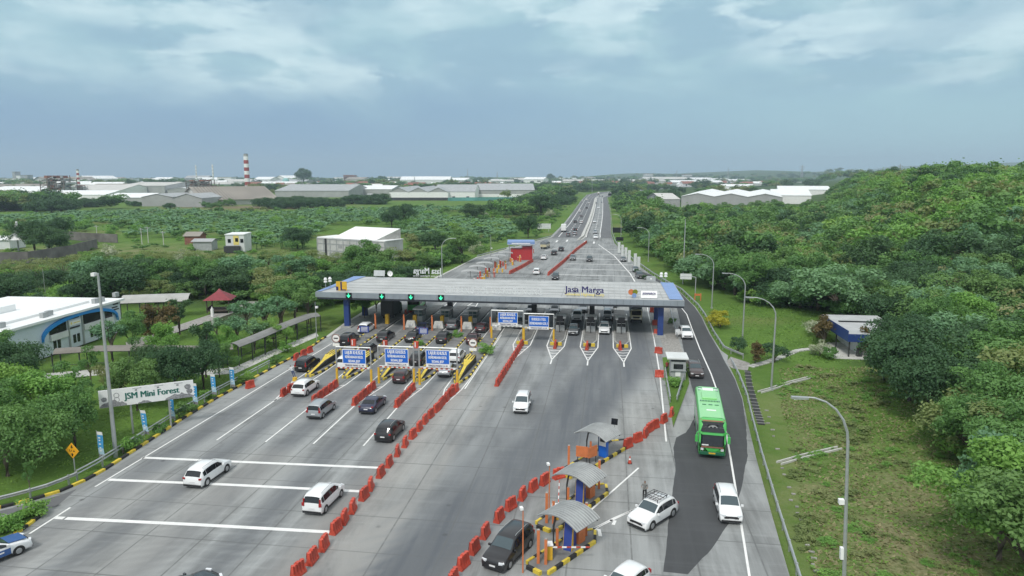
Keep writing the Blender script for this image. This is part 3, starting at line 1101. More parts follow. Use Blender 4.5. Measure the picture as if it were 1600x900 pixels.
MB().bx(-.85, -.2, .1, .85, .2, 1.05).build('casing', M['steel'], t, bevel=.03)
MB().bx(-.15, -.23, .5, .15, -.203, .8).build('lamp_cover', M['white'], t)
for (ua, ub, hh, lab) in ((731, 852, 1.25, 'long grey pipe railing on the far middle edge of the canopy roof'), (902, 937, .95, 'short dark pipe railing on the far edge of the canopy behind the blue lettering')):
    xa, xb = G(ua, 436, 6.4)[0], G(ub, 438, 6.4)[0]
    t = empty('roof_railing', ((xa + xb) / 2, 127.6, 6.42))
    tag(t, lab, 'railing')
    w2 = (xb - xa) / 2
    for z in (.5, hh):
        MB().tube([(-w2, 0, z), (w2, 0, z)], .035, 5).build('rail', M['dark_metal'], t)
    n = max(3, int(w2 * 2 / 1.0))
    for i in range(n + 1):
        xx = -w2 + 2 * w2 * i / n
        m = MB().tube([(xx, 0, 0), (xx, 0, hh)], .03, 5)
        if i % 3 == 1:
            m.tube([(xx, 0, 0), (xx + .3, -.6, 0), (xx, 0, hh)], .025, 4)
        m.build('baluster', M['dull_steel'], t)

# lane signals on the fascia and blue boards behind the canopy
for k, u in enumerate((543.5, 598, 645, 693)):
    x = G(u, 462, 5.9)[0]
    t = empty('lane_signal', (x, CY0 - .14, 5.85))
    tag(t, 'lane signal with a green down arrow, %s from the left end of the canopy' % ORD[k], 'lane signal', 'green lane signals on the canopy')
    MB().bx(-.5, -.09, -.5, .5, .08, .5).build('housing', M['screen_black'], t)
    a = MB()
    a.bx(-.07, -.105, -.2, .07, -.095, .38)
    a.add([(-.34, -.105, .06), (-.2, -.105, .1), (0, -.105, -.16), (0, -.105, -.38)], [(0, 1, 2, 3)])
    a.add([(.34, -.105, .06), (.2, -.105, .1), (0, -.105, -.16), (0, -.105, -.38)], [(0, 1, 2, 3)])
    a.build('arrow', M['signal_green'], t)
for k, u in enumerate((577.5, 625.5, 672, 720, 768)):
    x = G(u, 472, 4.4)[0]
    t = empty('height_board', (x, 128.2, 4.5))
    tag(t, 'long blue clearance board hanging under the far edge of the canopy, %s from left' % ORD[k], 'sign', 'blue clearance boards under the canopy')
    MB().bx(-1.75, -.04, -.36, 1.75, .04, .36).build('panel', M['sign_blue'], t)
    MB().bx(-1.2, .0, .36, -1.12, .06, .7).build('hanger', M['dull_steel'], t)
    MB().bx(1.12, .0, .36, 1.2, .06, .7).build('hanger', M['dull_steel'], t)
    text('lettering', 'TINGGI MAKS. 5.10 mtr', .42, M['white'], t, (0, -.055, 0), UPR, width=3.1)

# ------------------------------------------------------------------ islands, booths
def island(xc, y0, y1, w_, outbound, lab):
    t = empty('toll_island', (xc, y0, 0))
    tag(t, lab, 'toll island', 'toll islands under the canopy')
    L = y1 - y0
    a = w_ / 2
    MB().prism([(-.28, .0), (.28, .0), (a, 3.0), (a, L), (-a, L), (-a, 3.0)], .0, .19).build('slab', M['pavement'], t)
    kb = MB()
    block_kerb(kb, [(-.3, -.05), (-a - .08, 3.0), (-a - .08, min(L, 24))], .85, .2, .25, 0)
    kb.build('painted_kerb', [M['yellow'], M['black']] if outbound else [M['kerb'], M['concrete']], t)
    kb = MB()
    block_kerb(kb, [(.3, -.05), (a + .08, 3.0), (a + .08, min(L, 24))], .85, .2, .25, 0)
    kb.build('painted_kerb', [M['yellow'], M['black']] if outbound else [M['kerb'], M['concrete']], t)
    return t


for k, xc in enumerate(XG):
    t = island(xc, 82.2, 133, 2.0 if k else 1.9, True, 'outbound toll island with a sloped yellow and black nose, %s from the left' % ORD[k])
    # sloped nose: narrow yellow strip widening into a striped head
    n = MB()
    wA, wB, yA, yB, yC = .16, .62, .5, 7.2, 9.6
    hA, hB, hC = .32, 1.15, 1.25
    n.add([(-wA, yA, hA), (wA, yA, hA), (wA + .06, yB - 2.2, hB - .25), (-wA - .06, yB - 2.2, hB - .25), (wB, yB, hB), (-wB, yB, hB), (wB, yC, hC), (-wB, yC, hC)],
          [(0, 1, 2, 3), (3, 2, 4, 5), (5, 4, 6, 7)], 0)
    n.add([(-wA, yA, hA), (-wA - .06, yB - 2.2, hB - .25), (-wB, yB, hB), (-wB, yC, hC), (-wB - .06, yC, .19), (-wA - .1, yA, .19)], [(0, 1, 2, 3, 4, 5)], 1)
    n.add([(wA, yA, hA), (wA + .06, yB - 2.2, hB - .25), (wB, yB, hB), (wB, yC, hC), (wB + .06, yC, .19), (wA + .1, yA, .19)], [(5, 4, 3, 2, 1, 0)], 1)
    n.add([(-wA, yA, hA), (wA, yA, hA), (wA + .1, yA, .19), (-wA - .1, yA, .19)], [(0, 1, 2, 3)], 0)
    n.add([(-wB, yC, hC), (wB, yC, hC), (wB + .06, yC, .19), (-wB - .06, yC, .19)], [(0, 1, 2, 3)], 1)
    for q in range(3):
        x0 = -.62 + q * .42
        n.add([(x0 + .02, yB + .1, hB + .012), (x0 + .2, yB + .1, hB + .012), (x0 + .40, yC - .05, hC + .012), (x0 + .22, yC - .05, hC + .012)], [(0, 1, 2, 3)], 1)
    n.build('sloped_nose', [M['yellow'], M['black']], t)

for k, xc in enumerate(XI):
    t = island(xc, 104.0, 133, 2.0, False, 'inbound toll island with a blunt kerbed end, %s from the left' % ORD[k])
    kb = MB()
    block_kerb(kb, [(-.9, -.2), (.9, -.2)], .6, .4, .45, 0)
    kb.build('end_kerb', [M['yellow'], M['black']], t)


def booth(x, y, lab, flip=1, shade='booth_glass'):
    t = empty('toll_booth', (x, y, .19))
    tag(t, lab, 'toll booth', 'toll booths on the islands')
    MB().bx(-.75, -1.3, 0, .75, 1.3, .95).build('base_wall', M['dull_steel'], t)
    MB().bx(-.72, -1.27, .95, .72, 1.27, 2.15).build('window', M[shade], t)
    fr = MB()
    for sx in (-.74, -.02, .70):
        fr.bx(sx, -1.31, .95, sx + .05, -1.26, 2.15)
        fr.bx(sx, 1.26, .95, sx + .05, 1.31, 2.15)
    for sy in (-1.31, -.4, .4, 1.26):
        fr.bx(-.76, sy, .95, -.71, sy + .05, 2.15)
        fr.bx(.71, sy, .95, .76, sy + .05, 2.15)
    for z in (1.5,):
        fr.bx(-.735, -1.305, z, .735, -1.275, z + .06)
    fr.build('window_frame', M['steel'], t)
    MB().bx(-.95, -1.6, 2.15, .95, 1.6, 2.38).build('roof', M['white'], t, bevel=.04)
    MB().bx(-.4, 1.31, .1, .4, 1.35, 2.0).build('door', M['dull_steel'], t)
    return t


def guard_block(x, y, lab, h=1.15):
    o = MB().taper((0, 0, 0), (1.9, 1.0), (1.35, .55), h).bx(-.3, -.5, .3, .3, -.47, .75, 1).build('guard_block', [M['concrete_pale'], M['white']], bevel=.04, loc=(x, y, .19))
    tag(o, lab, 'concrete block', 'concrete blocks guarding the booths')


for k, xc in enumerate(XG[1:]):
    booth(xc + .1, 118.4, 'grey glazed toll booth on the %s outbound island from the left' % ORD[k + 1])
    guard_block(xc + .1, 112.5, 'pale concrete block in front of the booth on the %s outbound island' % ORD[k + 1])
for k, xc in enumerate(XI):
    booth(xc, 114.5, 'dark toll booth on the %s inbound island from the left' % ORD[k], shade='glass')
    o = MB().bx(-.55, -.06, 0, .55, .06, .8).build('panel', M['screen_black'])
    tt = empty('lane_display', (xc, 112.0, .19))
    tag(tt, 'black display board on a post at the %s inbound toll island' % ORD[k], 'display board', 'lane display boards')
    o.name = 'screen'
    o.parent = tt
    o.location = (0, 0, 2.0)
    MB().cyl((0, .1, 0), (0, .1, 2.4), .07, n=6).build('post', M['dark_metal'], tt)

# payment machines, posts and small sign boards on the islands
for k, xc in enumerate(XG):
    t = empty('payment_machine', (xc + .2, 114.6, .19))
    tag(t, 'yellow and dark card payment cabinet on the %s outbound island' % ORD[k], 'payment machine', 'payment machines on the islands')
    MB().bx(-.3, -.35, 0, .3, .35, 1.7).build('cabinet', M['post_yellow'], t, bevel=.03)
    MB().bx(-.32, -.36, 1.0, -.305, .3, 1.6).build('screen', M['screen_black'], t)
    t = empty('island_post', (xc - .5, 110.4, .19))
    tag(t, 'slim orange height post with a camera on the %s outbound island' % ORD[k], 'post', 'orange posts on the islands')
    MB().bx(-.12, -.12, 0, .12, .12, 2.6).build('shaft', M['orange_post'], t)
    MB().box((.2, -.1, 2.5), (.22, .4, .2)).build('camera_box', M['dark_metal'], t)
for k, (u, v) in enumerate(((570, 533), (662, 536))):
    x, y = G(u, v)
    t = empty('lane_sign_board', (x, y, .1))
    tag(t, ('left', 'right')[k] + ' small navy information board on a post in front of the outbound booths', 'sign', 'navy boards before the booths')
    MB().bx(-.75, -.03, 1.35, .75, .03, 2.35).build('panel', M['sign_blue_dark'], t)
    for q in range(4):
        MB().bx(-.55, -.045, 1.52 + q * .2, .55, -.032, 1.60 + q * .2).build('lettering_line', M['white'], t)
    MB().cyl((0, .08, 0), (0, .08, 1.9), .05, n=6).build('post', M['steel'], t)
for k, xc in enumerate((XG[0], XG[4])):
    x = xc + .3
    t = empty('no_entry_sign', (x, 91.2, .19))
    tag(t, 'round white sign with a black bar on the %s outbound nose' % ('leftmost', 'rightmost')[k], 'sign', 'round signs on the noses')
    MB().cyl((0, -.02, 2.9), (0, .02, 2.9), .62, n=20).build('disc', M['white'], t)
    rg = MB()
    for i in range(20):
        a, b = 2 * math.pi * i / 20, 2 * math.pi * (i + 1) / 20
        f = lambda r, q: (r * math.cos(q), -.035, 2.9 + r * math.sin(q))
        rg.face([f(.52, a), f(.52, b), f(.63, b), f(.63, a)])
    rg.build('rim_band', M['brick_red'], t)
    MB().bx(-.32, -.045, 2.82, .32, -.03, 2.98).build('bar', M['screen_black'], t)
    MB().bx(-.5, -.03, 1.75, .5, .0, 2.15).build('plate', M['white'], t)
    MB().cyl((0, .06, 0), (0, .06, 3.2), .05, n=6).build('post', M['steel'], t)
for k, xc in enumerate(XG[:3]):
    o = MB().box((0, 0, .5), (.7, .5, 1.0)).box((-.1, -.26, .55), (.16, .02, .8), 1).build('crash_cushion', [M['red_plastic'], M['white']], bevel=.06, loc=(xc + .1, 98.4, .19))
    tag(o, 'small red and white crash cushion behind the %s outbound nose' % ORD[k], 'crash cushion', 'red crash cushions')


# ------------------------------------------------------------------ sign frames before the booths
def sign_frame(x0, x1, y, H_, lines, strip, lab, pz0, pz1, pw, sizes, bar='red_plastic', pcx=0.0):
    w2 = (x1 - x0) / 2
    t = empty('lane_sign_gantry', ((x0 + x1) / 2, y, 0))
    tag(t, lab, 'lane sign', 'height limit sign frames')
    for sx in (-1, 1):
        MB().cyl((sx * w2, 0, 0), (sx * w2, 0, 2.1), .17, .15, 8).build('post_sleeve', M['post_yellow'], t)
        MB().cyl((sx * w2, 0, 2.1), (sx * w2, 0, H_), .10, n=8).build('post', M['steel'], t)
    MB().tube([(-w2, 0, H_), (w2, 0, H_)], .09, 6).build('crossbeam', M['steel'], t)
    m = MB()
    m.tube([(-w2, 0, 2.3), (w2, 0, 2.3)], .05, 6)
    m.build('lower_rail', M['steel'], t)
    hb = MB()
    n = 14
    for i in range(n):
        a = -w2 + .2 + (2 * w2 - .4) * i / n
        hb.bx(a, -.09, 2.12, a + (2 * w2 - .4) / n, -.03, 2.24, i % 2)
    hb.build('height_bar', [M['post_yellow'] if bar == 'post_yellow' else M[bar], M['white']], t)
    MB().bx(pcx - pw / 2, -.16, pz0, pcx + pw / 2, -.1, pz1).build('panel_border', M['white'], t)
    MB().bx(pcx - pw / 2 + .07, -.172, pz0 + .07, pcx + pw / 2 - .07, -.163, pz1 - .07).build('panel', M['sign_blue'], t)
    MB().bx(pcx - pw / 2, -.16, pz0 - .42, pcx + pw / 2, -.1, pz0 - .02).build('strip_panel', M['white'], t)
    text('lettering', strip, .3, M['letter_blue'], t, (pcx, -.17, pz0 - .22), UPR, width=pw * .8, bold=.01)
    hh = pz1 - pz0
    for (body, zf, sz, wf) in lines:
        text('lettering', body, sz, M['white'], t, (pcx, -.182, pz0 + hh * zf), UPR, width=pw * wf, ext_=.006, bold=.016)
    return t


L3 = [('LAJUR KHUSUS', .78, .62, .76), ('KENDARAAN KECIL', .47, .48, .76), ('SEDAN, JEEP', .18, .46, .5)]
for k, (a, b, y, pc) in enumerate(((-33.4, -28.9, 79.8, .15), (-28.3, -23.7, 80.9, .15), (-23.0, -18.15, 81.0, .0))):
    sign_frame(a, b, y, 4.85, L3, 'TINGGI MAKS 2.1 M', 'blue lane sign on a yellow footed frame in the outbound lanes, %s from the left' % ORD[k], 2.78, 4.6, 3.05, None, pcx=pc)
sign_frame(-18.1, -12.95, 106.4, 4.75, L3, 'TINGGI MAKS 2.1 M', 'blue three line lane sign on a frame beside the inbound lanes', 2.75, 4.5, 3.2, None, bar='steel', pcx=.1)
sign_frame(-12.75, -8.0, 105.7, 4.5, [('KHUSUS E-TOLL', .68, .62, .7), ('KENDARAAN GOL I', .3, .6, .88)], 'TINGGI MAKS 2.1 M', 'blue two line lane sign on a frame beside the inbound lanes', 2.45, 4.2, 3.2, None, bar='post_yellow', pcx=0)

# ------------------------------------------------------------------ small gate islands in the foreground with curved shelters
def chan(mb, p, q, wd, h, mi=0):
    an = math.atan2(q[1] - p[1], q[0] - p[0])
    l = math.hypot(q[0] - p[0], q[1] - p[1])
    mb.box(((p[0] + q[0]) / 2, (p[1] + q[1]) / 2, h / 2), (l, wd, h), mi, rz=an)


M['shelter_roof'] = mat('weathered_shelter_sheet', (.29, .30, .30), .6, .1, var=.25, vscale=.9)


def shelter(cx, cy, rz, lab, W=3.5, D=2.7, zt=2.75, blue=False):
    t = empty('gate_shelter', (cx, cy, .2), rz)
    tag(t, lab, 'shelter', 'curved gate shelters')
    m = MB()
    n, rows = 16, 10
    R0 = W * .86
    half = math.asin(W / 2 / R0)
    arc = lambda a, r: (r * math.sin(a), zt - R0 + r * math.cos(a))
    sec = [arc(-half + 2 * half * i / n, R0) for i in range(n + 1)]
    sec2 = [arc(-half + 2 * half * i / n, R0 - .07) for i in range(n + 1)]
    for i in range(n):
        m.add([(sec[i][0], -D / 2, sec[i][1]), (sec[i + 1][0], -D / 2, sec[i + 1][1]), (sec[i + 1][0], D / 2, sec[i + 1][1]), (sec[i][0], D / 2, sec[i][1])], [(0, 1, 2, 3)])
        m.add([(sec2[i][0], -D / 2, sec2[i][1]), (sec2[i][0], D / 2, sec2[i][1]), (sec2[i + 1][0], D / 2, sec2[i + 1][1]), (sec2[i + 1][0], -D / 2, sec2[i + 1][1])], [(0, 1, 2, 3)])
        for y in (-D / 2, D / 2):
            m.add([(sec[i][0], y, sec[i][1]), (sec[i + 1][0], y, sec[i + 1][1]), (sec2[i + 1][0], y, sec2[i + 1][1]), (sec2[i][0], y, sec2[i][1])], [(0, 1, 2, 3)])
    rb = MB()
    for k in range(rows + 1):
        y = -D / 2 + .04 + (D - .08) * k / rows
        rb.tube([(s[0], y, s[1] + .02) for s in sec], .03, 4)
    ro = m.build('roof', M['shelter_roof'], t, smooth=False)
    rb.build('ridge_rib', M['dull_steel'], ro)
    MB().tube([(sec[0][0], -D / 2 + .3, sec[0][1] - .06)] + [(s[0], -D / 2 + .3, s[1] - .1) for s in sec[1:-1]] + [(sec[-1][0], -D / 2 + .3, sec[-1][1] - .06)], .05, 5).tube(
        [(s[0], D / 2 - .3, s[1] - .1) for s in sec], .05, 5).build('roof_frame', M['dark_metal'], t)
    for y in (-D / 2 + .3, D / 2 - .3):
        MB().tube([(-.5, y, 0), (-.5, y, 1.7), (-.35, y, 2.5), (.1, y, zt - .12)], .075, 6).build('post', M['dark_metal'], t)
    return t


def orange_post(x, y, h, lab, w_=.19):
    o = MB().bx(-w_ / 2, -w_ / 2, 0, w_ / 2, w_ / 2, h).bx(-w_ / 2 + .02, -w_ / 2 + .02, h, w_ / 2 - .02, w_ / 2 - .02, h + .05, 1).build('bollard_post', [M['orange_post'], M['concrete']], loc=(x, y, .1))
    tag(o, lab, 'post', 'orange posts around the gate islands')


def ticket_machine(x, y, rz, lab, blue=False):
    t = empty('ticket_machine', (x, y, .2), rz)
    tag(t, lab, 'ticket machine', 'ticket machines on the gate islands')
    if blue:
        MB().bx(-.42, -.2, 0, .42, .2, 2.1).build('cabinet', M['sign_blue'], t, bevel=.04)
        MB().bx(-.36, -.225, 1.1, .36, -.203, 2.0).build('front_panel', M['white'], t)
        MB().bx(-.25, -.24, 1.5, .25, -.228, 1.85).build('screen', M['screen_black'], t)
    else:
        MB().ext([(-.55, 0), (.55, 0), (.3, 2.0), (-.3, 2.0)], -.3, .3).build('cabinet', M['sign_blue_dark'], t)
        MB().ext([(-.57, 0), (-.15, 0), (-.2, 1.9), (-.315, 1.9)], -.325, -.305).ext([(-.57, 0), (-.15, 0), (-.2, 1.9), (-.315, 1.9)], .305, .325).build('side_stripe', M['post_yellow'], t)
        MB().bx(-.2, .42, 1.1, .2, .46, 1.5).build('screen', M['screen_black'], t)


def barrier_gate(x, y, rz, lab, arm=2.6, lift=.12):
    t = empty('barrier_gate', (x, y, .2), rz)
    tag(t, lab, 'barrier gate', 'boom gates on the gate islands')
    MB().bx(-.22, -.25, 0, .22, .25, 1.05).bx(-.26, -.29, 1.05, .26, .29, 1.16, 1).build('cabinet', [M['post_yellow'], M['white']], t, bevel=.03)
    b = MB()
    n = 8
    for i in range(n):
        a, c = arm * i / n, arm * (i + 1) / n
        b.box((.2 + (a + c) / 2 * math.cos(lift), -.2, .95 + (a + c) / 2 * math.sin(lift)), (arm / n, .05, .1), i % 2, ry=-lift)
    b.build('boom', [M['white'], M['red_plastic']], t)


def gate_island(pa, pb, w_, lab):
    an = math.atan2(pb[1] - pa[1], pb[0] - pa[0])
    l = math.hypot(pb[0] - pa[0], pb[1] - pa[1])
    t = empty('gate_island', (pa[0], pa[1], 0), an)
    tag(t, lab, 'traffic island', 'gate islands in the foreground')
    a = w_ / 2
    MB().prism([(.4, -a), (l - 1.2, -a), (l, -.12), (l, .12), (l - 1.2, a), (.4, a), (0, a * .6), (0, -a * .6)], 0, .2).build('slab', M['pavement'], t)
    kb = MB()
    block_kerb(kb, [(.3, -a - .08), (l - 1.2, -a - .08), (l, -.1)], .72, .2, .27, 0)
    block_kerb(kb, [(.3, a + .08), (l - 1.2, a + .08), (l, .1)], .72, .2, .27, 0)
    block_kerb(kb, [(-.05, -a * .7), (-.05, a * .7)], .6, .25, .27, 0)
    kb.build('painted_kerb', [M['yellow'], M['black']], t)
    return an


IS = [(G(835, 893), G(928, 832), 'nearest'), (G(850, 828), G(945, 760), 'middle'), (G(885, 745), G(978, 690), 'farthest')]
for k, (pa, pb, wd) in enumerate(IS):
    an = gate_island(pa, pb, 1.7, wd + ' kerbed island under a curved grey gate shelter')
    d = (math.cos(an), math.sin(an))
    nrm = (-d[1], d[0])
    q = lambda s, o=0.0: (pa[0] + d[0] * s + nrm[0] * o, pa[1] + d[1] * s + nrm[1] * o)
    l = math.hypot(pb[0] - pa[0], pb[1] - pa[1])
    c = q(l * (.56 if k < 2 else .5), .1)
    shelter(c[0], c[1], an - math.pi / 2, wd + ' curved grey ribbed gate shelter in the foreground')
    if k < 2:
        c = q(l * .55, -.1)
        ticket_machine(c[0], c[1], an - math.pi / 2 + .3, wd + ' dark blue and yellow ticket machine under a curved shelter')
        c = q(1.6, .05)
        barrier_gate(c[0], c[1], an - .75 if k == 0 else an + .55, wd + ' yellow boom gate with a red and white arm', lift=-.05 if k == 0 else .38)
    else:
        c = q(l * .52, -.45)
        ticket_machine(c[0], c[1], an - math.pi / 2, 'tall blue and white ticket machine under the farthest curved shelter', True)
    for j, (s, of, h) in enumerate(((.7, .25, 2.5), (.95, -.2, 1.9), (l * .45, .5, 1.6), (l - 1.0, 0, 2.6))):
        if k == 2 and j in (1, 3):
            continue
        c = q(s, of)
        orange_post(c[0], c[1], h, ('slim orange post, %s from the camera, on the ' % ORD[j]) + wd + ' gate island')
    if k == 2:
        for j, (s, of) in enumerate(((l * .28, .3), (l * .34, -.45))):
            c = q(s, of)
            t = empty('orange_board', (c[0], c[1], .2), an - 1.2 + j)
            tag(t, ('left', 'right')[j] + ' flat orange board on legs under the farthest curved shelter', 'board', 'orange boards')
            MB().bx(-.55, -.04, .6, .55, .04, 1.6).build('panel', M['orange_post'], t)
            for sx in (-.4, .4):
                MB().bx(sx - .03, -.03, 0, sx + .03, .03, .6).build('leg', M['dark_metal'], t)
    else:
        c = q(l * .7, -.2)
        o = MB().bx(-.4, -.22, 0, .4, .22, 1.3).build('orange_cabinet', M['orange_post'], bevel=.03, loc=(c[0], c[1], .2), rz=an)
        tag(o, wd + ' plain orange cabinet beside a ticket machine', 'cabinet', 'orange cabinets on the gate islands')
# a cctv pole by each near island, and the shelter edge at the bottom of the frame
for k, (u, v, h, wd) in enumerate(((817, 895, 4.6, 'near'), (858, 800, 4.0, 'far'))):
    x, y = G(u, v)
    t = empty('camera_pole', (x, y, 0))
    tag(t, wd + ' thin orange pole carrying a white camera by the gate islands', 'camera pole', 'camera poles by the gates')
    MB().cyl((0, 0, 0), (0, 0, h), .05, .035, 7).build('pole', M['orange_post'], t)
    MB().box((-.1, -.05, h), (.2, .32, .16), rz=.4).build('camera_head', M['white'], t)
c = G(875, 925)
an = math.atan2(IS[0][1][1] - IS[0][0][1], IS[0][1][0] - IS[0][0][0])
shelter(G(868, 905, 3.2)[0] + .2, G(868, 905, 3.2)[1] - 1.2, an - math.pi / 2, 'curved grey shelter cut off by the bottom edge of the photo')
t = empty('traffic_screen', (G(960, 668, 2)[0], G(960, 668, 2)[1], 0))
tag(t, 'small black square panel on a thin post above the farthest shelter', 'panel')
MB().box((0, 0, 2.6), (.62, .08, .62), ry=.06, rz=-.1).build('screen', M['screen_black'], t)
MB().cyl((0, .06, 0), (0, .06, 2.4), .03, n=6).build('post', M['steel'], t)

# attendants' kiosk between plaza and ramp
x, y = G(1058, 592)
t = empty('kiosk', (x, y, .12))
tag(t, 'grey attendant kiosk with a flat white roof beside the ramp', 'kiosk')
MB().bx(-.95, -.9, 0, .95, 1.2, 2.4).build('wall', M['dull_steel'], t)
MB().bx(-.6, -.93, 1.45, .6, -.903, 2.1).build('window', M['glass'], t)
MB().bx(-.35, -.93, .5, .3, -.903, 1.1).build('notice', M['white'], t)
MB().bx(-1.45, -1.2, 2.75, 1.25, 2.0, 2.95).build('roof', M['off_white'], t, bevel=.03)
MB().bx(-.9, -.85, 2.4, .9, 1.1, 2.75).build('roof_support', M['dark_metal'], t)
MB().bx(-1.0, -1.1, 1.2, 1.0, -.92, 1.28).build('shelf', M['steel'], t)

# ================================================================== VEHICLES
SPECS = {   # length, width, height, stations (t from rear, z), index of rear window base, roof front, tyre radius, rear wheel t, front wheel t
    'mpv': (4.25, 1.70, 1.72, [(0, .58), (.012, 1.02), (.055, 1.58), (.13, 1.68), (.35, 1.72), (.50, 1.70), (.60, 1.62), (.765, 1.10), (.86, 1.03), (.94, .92), (.985, .76), (1, .52)], 1, 6, .32, .17, .81),
    'van': (4.65, 1.80, 1.78, [(0, .58), (.012, 1.05), (.05, 1.62), (.13, 1.74), (.35, 1.78), (.50, 1.76), (.60, 1.67), (.745, 1.14), (.86, 1.07), (.945, .95), (.985, .78), (1, .52)], 1, 6, .34, .17, .81),
    'suv': (4.45, 1.80, 1.70, [(0, .60), (.015, 1.04), (.10, 1.52), (.18, 1.65), (.36, 1.70), (.48, 1.68), (.57, 1.60), (.72, 1.12), (.84, 1.06), (.94, .96), (.985, .80), (1, .54)], 1, 6, .36, .18, .81),
    'hatch': (3.75, 1.66, 1.52, [(0, .55), (.015, .98), (.10, 1.38), (.18, 1.48), (.36, 1.52), (.50, 1.50), (.60, 1.42), (.77, 1.02), (.87, .95), (.945, .85), (.985, .70), (1, .50)], 1, 6, .30, .17, .82),
    'sedan': (4.55, 1.75, 1.46, [(0, .56), (.012, .93), (.15, 1.01), (.285, 1.38), (.40, 1.45), (.50, 1.44), (.56, 1.40), (.71, 1.02), (.85, .94), (.945, .83), (.985, .69), (1, .50)], 2, 6, .32, .18, .80),
}


def car_parts(kind, rack=False):
    L, W, H, st, ir, rf, tr, tw0, tw1 = SPECS[kind]
    wb = W / 2
    rings = []
    for i, (t, z) in enumerate(st):
        y = -L / 2 + t * L
        green = ir < i <= rf
        pinch = .86 if i in (0, len(st) - 1) else (.96 if i in (1, len(st) - 2) else 1.0)
        zb = min(z - .04, .98 if kind != 'sedan' else .92)
        w_ = wb * pinch
        if green:
            wr = wb * .80
            r = [(0, z), (wr * .6, z - .012), (wr * .93, z - .05), (wr, z - .11), (w_ * .985, zb)]
        else:
            r = [(0, z), (w_ * .55, z - .008), (w_ * .84, z - .03), (w_ * .93, z - .06), (w_ * .985, min(zb, z - .12))]
        zq = r[4][1]
        r += [(w_ * 1.0, min(.70, zq - .05)), (w_ * .99, .40), (w_ * .95, .24), (0, .22)]
        rings.append([(x, y, zz) for x, zz in r])
    m = MB()
    nr = len(rings[0])
    for sx in (1, -1):
        vs = [(p[0] * sx, p[1], p[2]) for r in rings for p in r]
        fs = []
        for i in range(len(rings) - 1):
            for j in range(nr - 1):
                fs.append((i * nr + j, i * nr + j + 1, (i + 1) * nr + j + 1, (i + 1) * nr + j))
        fs += [tuple(range(nr)), tuple(range((len(rings) - 1) * nr, len(rings) * nr))]
        m.add(vs, fs)
    parts = [('body', m, ['PAINT'], True, [])]
    lerp = lambda a, b, t: tuple(a[i] + (b[i] - a[i]) * t for i in range(3))
    off = lambda p, n_, d: tuple(p[i] + n_[i] * d for i in range(3))

    def pane(A, B, t0, t1, cols, d=.012):
        """glass laid over the strip between rings A and B across the roof width"""
        nv = Vector((0, B[0][2] - A[0][2], -(B[0][1] - A[0][1])))
        nv = nv.normalized() * (1 if nv.z >= 0 else -1)
        mm = MB()
        row = lambda t: [off(lerp((-A[j][0] * .97,) + A[j][1:], (-B[j][0] * .97,) + B[j][1:], t), nv, d) for j in cols[::-1]] + [off(lerp((A[j][0] * .97,) + A[j][1:], (B[j][0] * .97,) + B[j][1:], t), nv, d) for j in cols[1:]]
        a, b = row(t0), row(t1)
        n = len(a)
        mm.add(a + b, [(i, i + 1, n + i + 1, n + i) for i in range(n - 1)])
        return mm
    parts.append(('windscreen', pane(rings[rf + 1], rings[rf], .06, .94, [0, 1, 2]), ['glass_blue'], False, []))
    parts.append(('rear_window', pane(rings[ir], rings[ir + 1], .10, .92, [0, 1, 2]), ['glass'], False, []))
    for sx, nm in ((1, 'side_window'), (-1, 'side_window')):
        mm = MB()
        pts_t, pts_b = [], []
        seq = list(range(ir + 1, rf + 1))
        for i in seq:
            a, b = rings[i][3], rings[i][4]
            pts_t.append(lerp(a, b, .12))
            pts_b.append(lerp(a, b, .88))
        # quarter glass at both ends
        a, b = lerp(rings[rf][3], rings[rf + 1][3], .72), rings[rf + 1][4]
        pts_t.append(lerp(a, b, .15))
        pts_b.append(lerp(lerp(rings[rf][4], rings[rf + 1][4], .72), a, .1))
        vs = [((p[0] + .014) * sx, p[1], p[2]) for p in pts_t] + [((p[0] + .014) * sx, p[1], p[2]) for p in pts_b]
        n = len(pts_t)
        for i in range(n - 1):
            pl = .05 if i in (1, 3) else .0
            q = [vs[i], vs[i + 1], vs[n + i + 1], vs[n + i]]
            if pl:
                q = [lerp(q[0], q[1], pl), q[1], q[2], lerp(q[3], q[2], pl)]
            mm.add(q, [(0, 1, 2, 3)])
        parts.append((nm, mm, ['glass'], False, []))
    for sx in (-1, 1):
        for tt in (tw0, tw1):
            y = -L / 2 + L * tt
            x = sx * (wb - .10)
            ty = MB().cyl((x - .11, y, tr), (x + .11, y, tr), tr, n=16)
            xo = x + sx * .105
            rm = MB().cyl((xo, y, tr), (xo + sx * .02, y, tr), tr * .64, tr * .58, n=10)
            parts.append(('wheel', ty, ['rubber'], False, [('rim', rm, ['rim'])]))
    ar = MB()
    for sx in (-1, 1):
        for tt in (tw0, tw1):
            y = -L / 2 + L * tt
            x = sx * (wb - .03)
            n = 12
            f = lambda r, a, xx: (xx, y + r * math.cos(a), tr + r * math.sin(a))
            for i in range(n):
                a0, a1 = -.25 + (math.pi + .5) * i / n, -.25 + (math.pi + .5) * (i + 1) / n
                ar.face([f(tr * .98, a0, x + sx * .036), f(tr * .98, a1, x + sx * .036), f(tr * 1.2, a1, x + sx * .036), f(tr * 1.2, a0, x + sx * .036)])
    ar.bx(-wb * .9, -L / 2 - .015, .24, wb * .9, -L / 2 + .05, .42).bx(-wb * .86, L / 2 - .05, .24, wb * .86, L / 2 + .02, .40)
    for sx in (-1, 1):
        ar.bx(sx * wb * .97 - .02, -L / 2 + L * tw0 + .4, .22, sx * wb * .97 + .02, -L / 2 + L * tw1 - .4, .34)
    parts.append(('lower_trim', ar, ['trim'], False, []))
    gz = .62
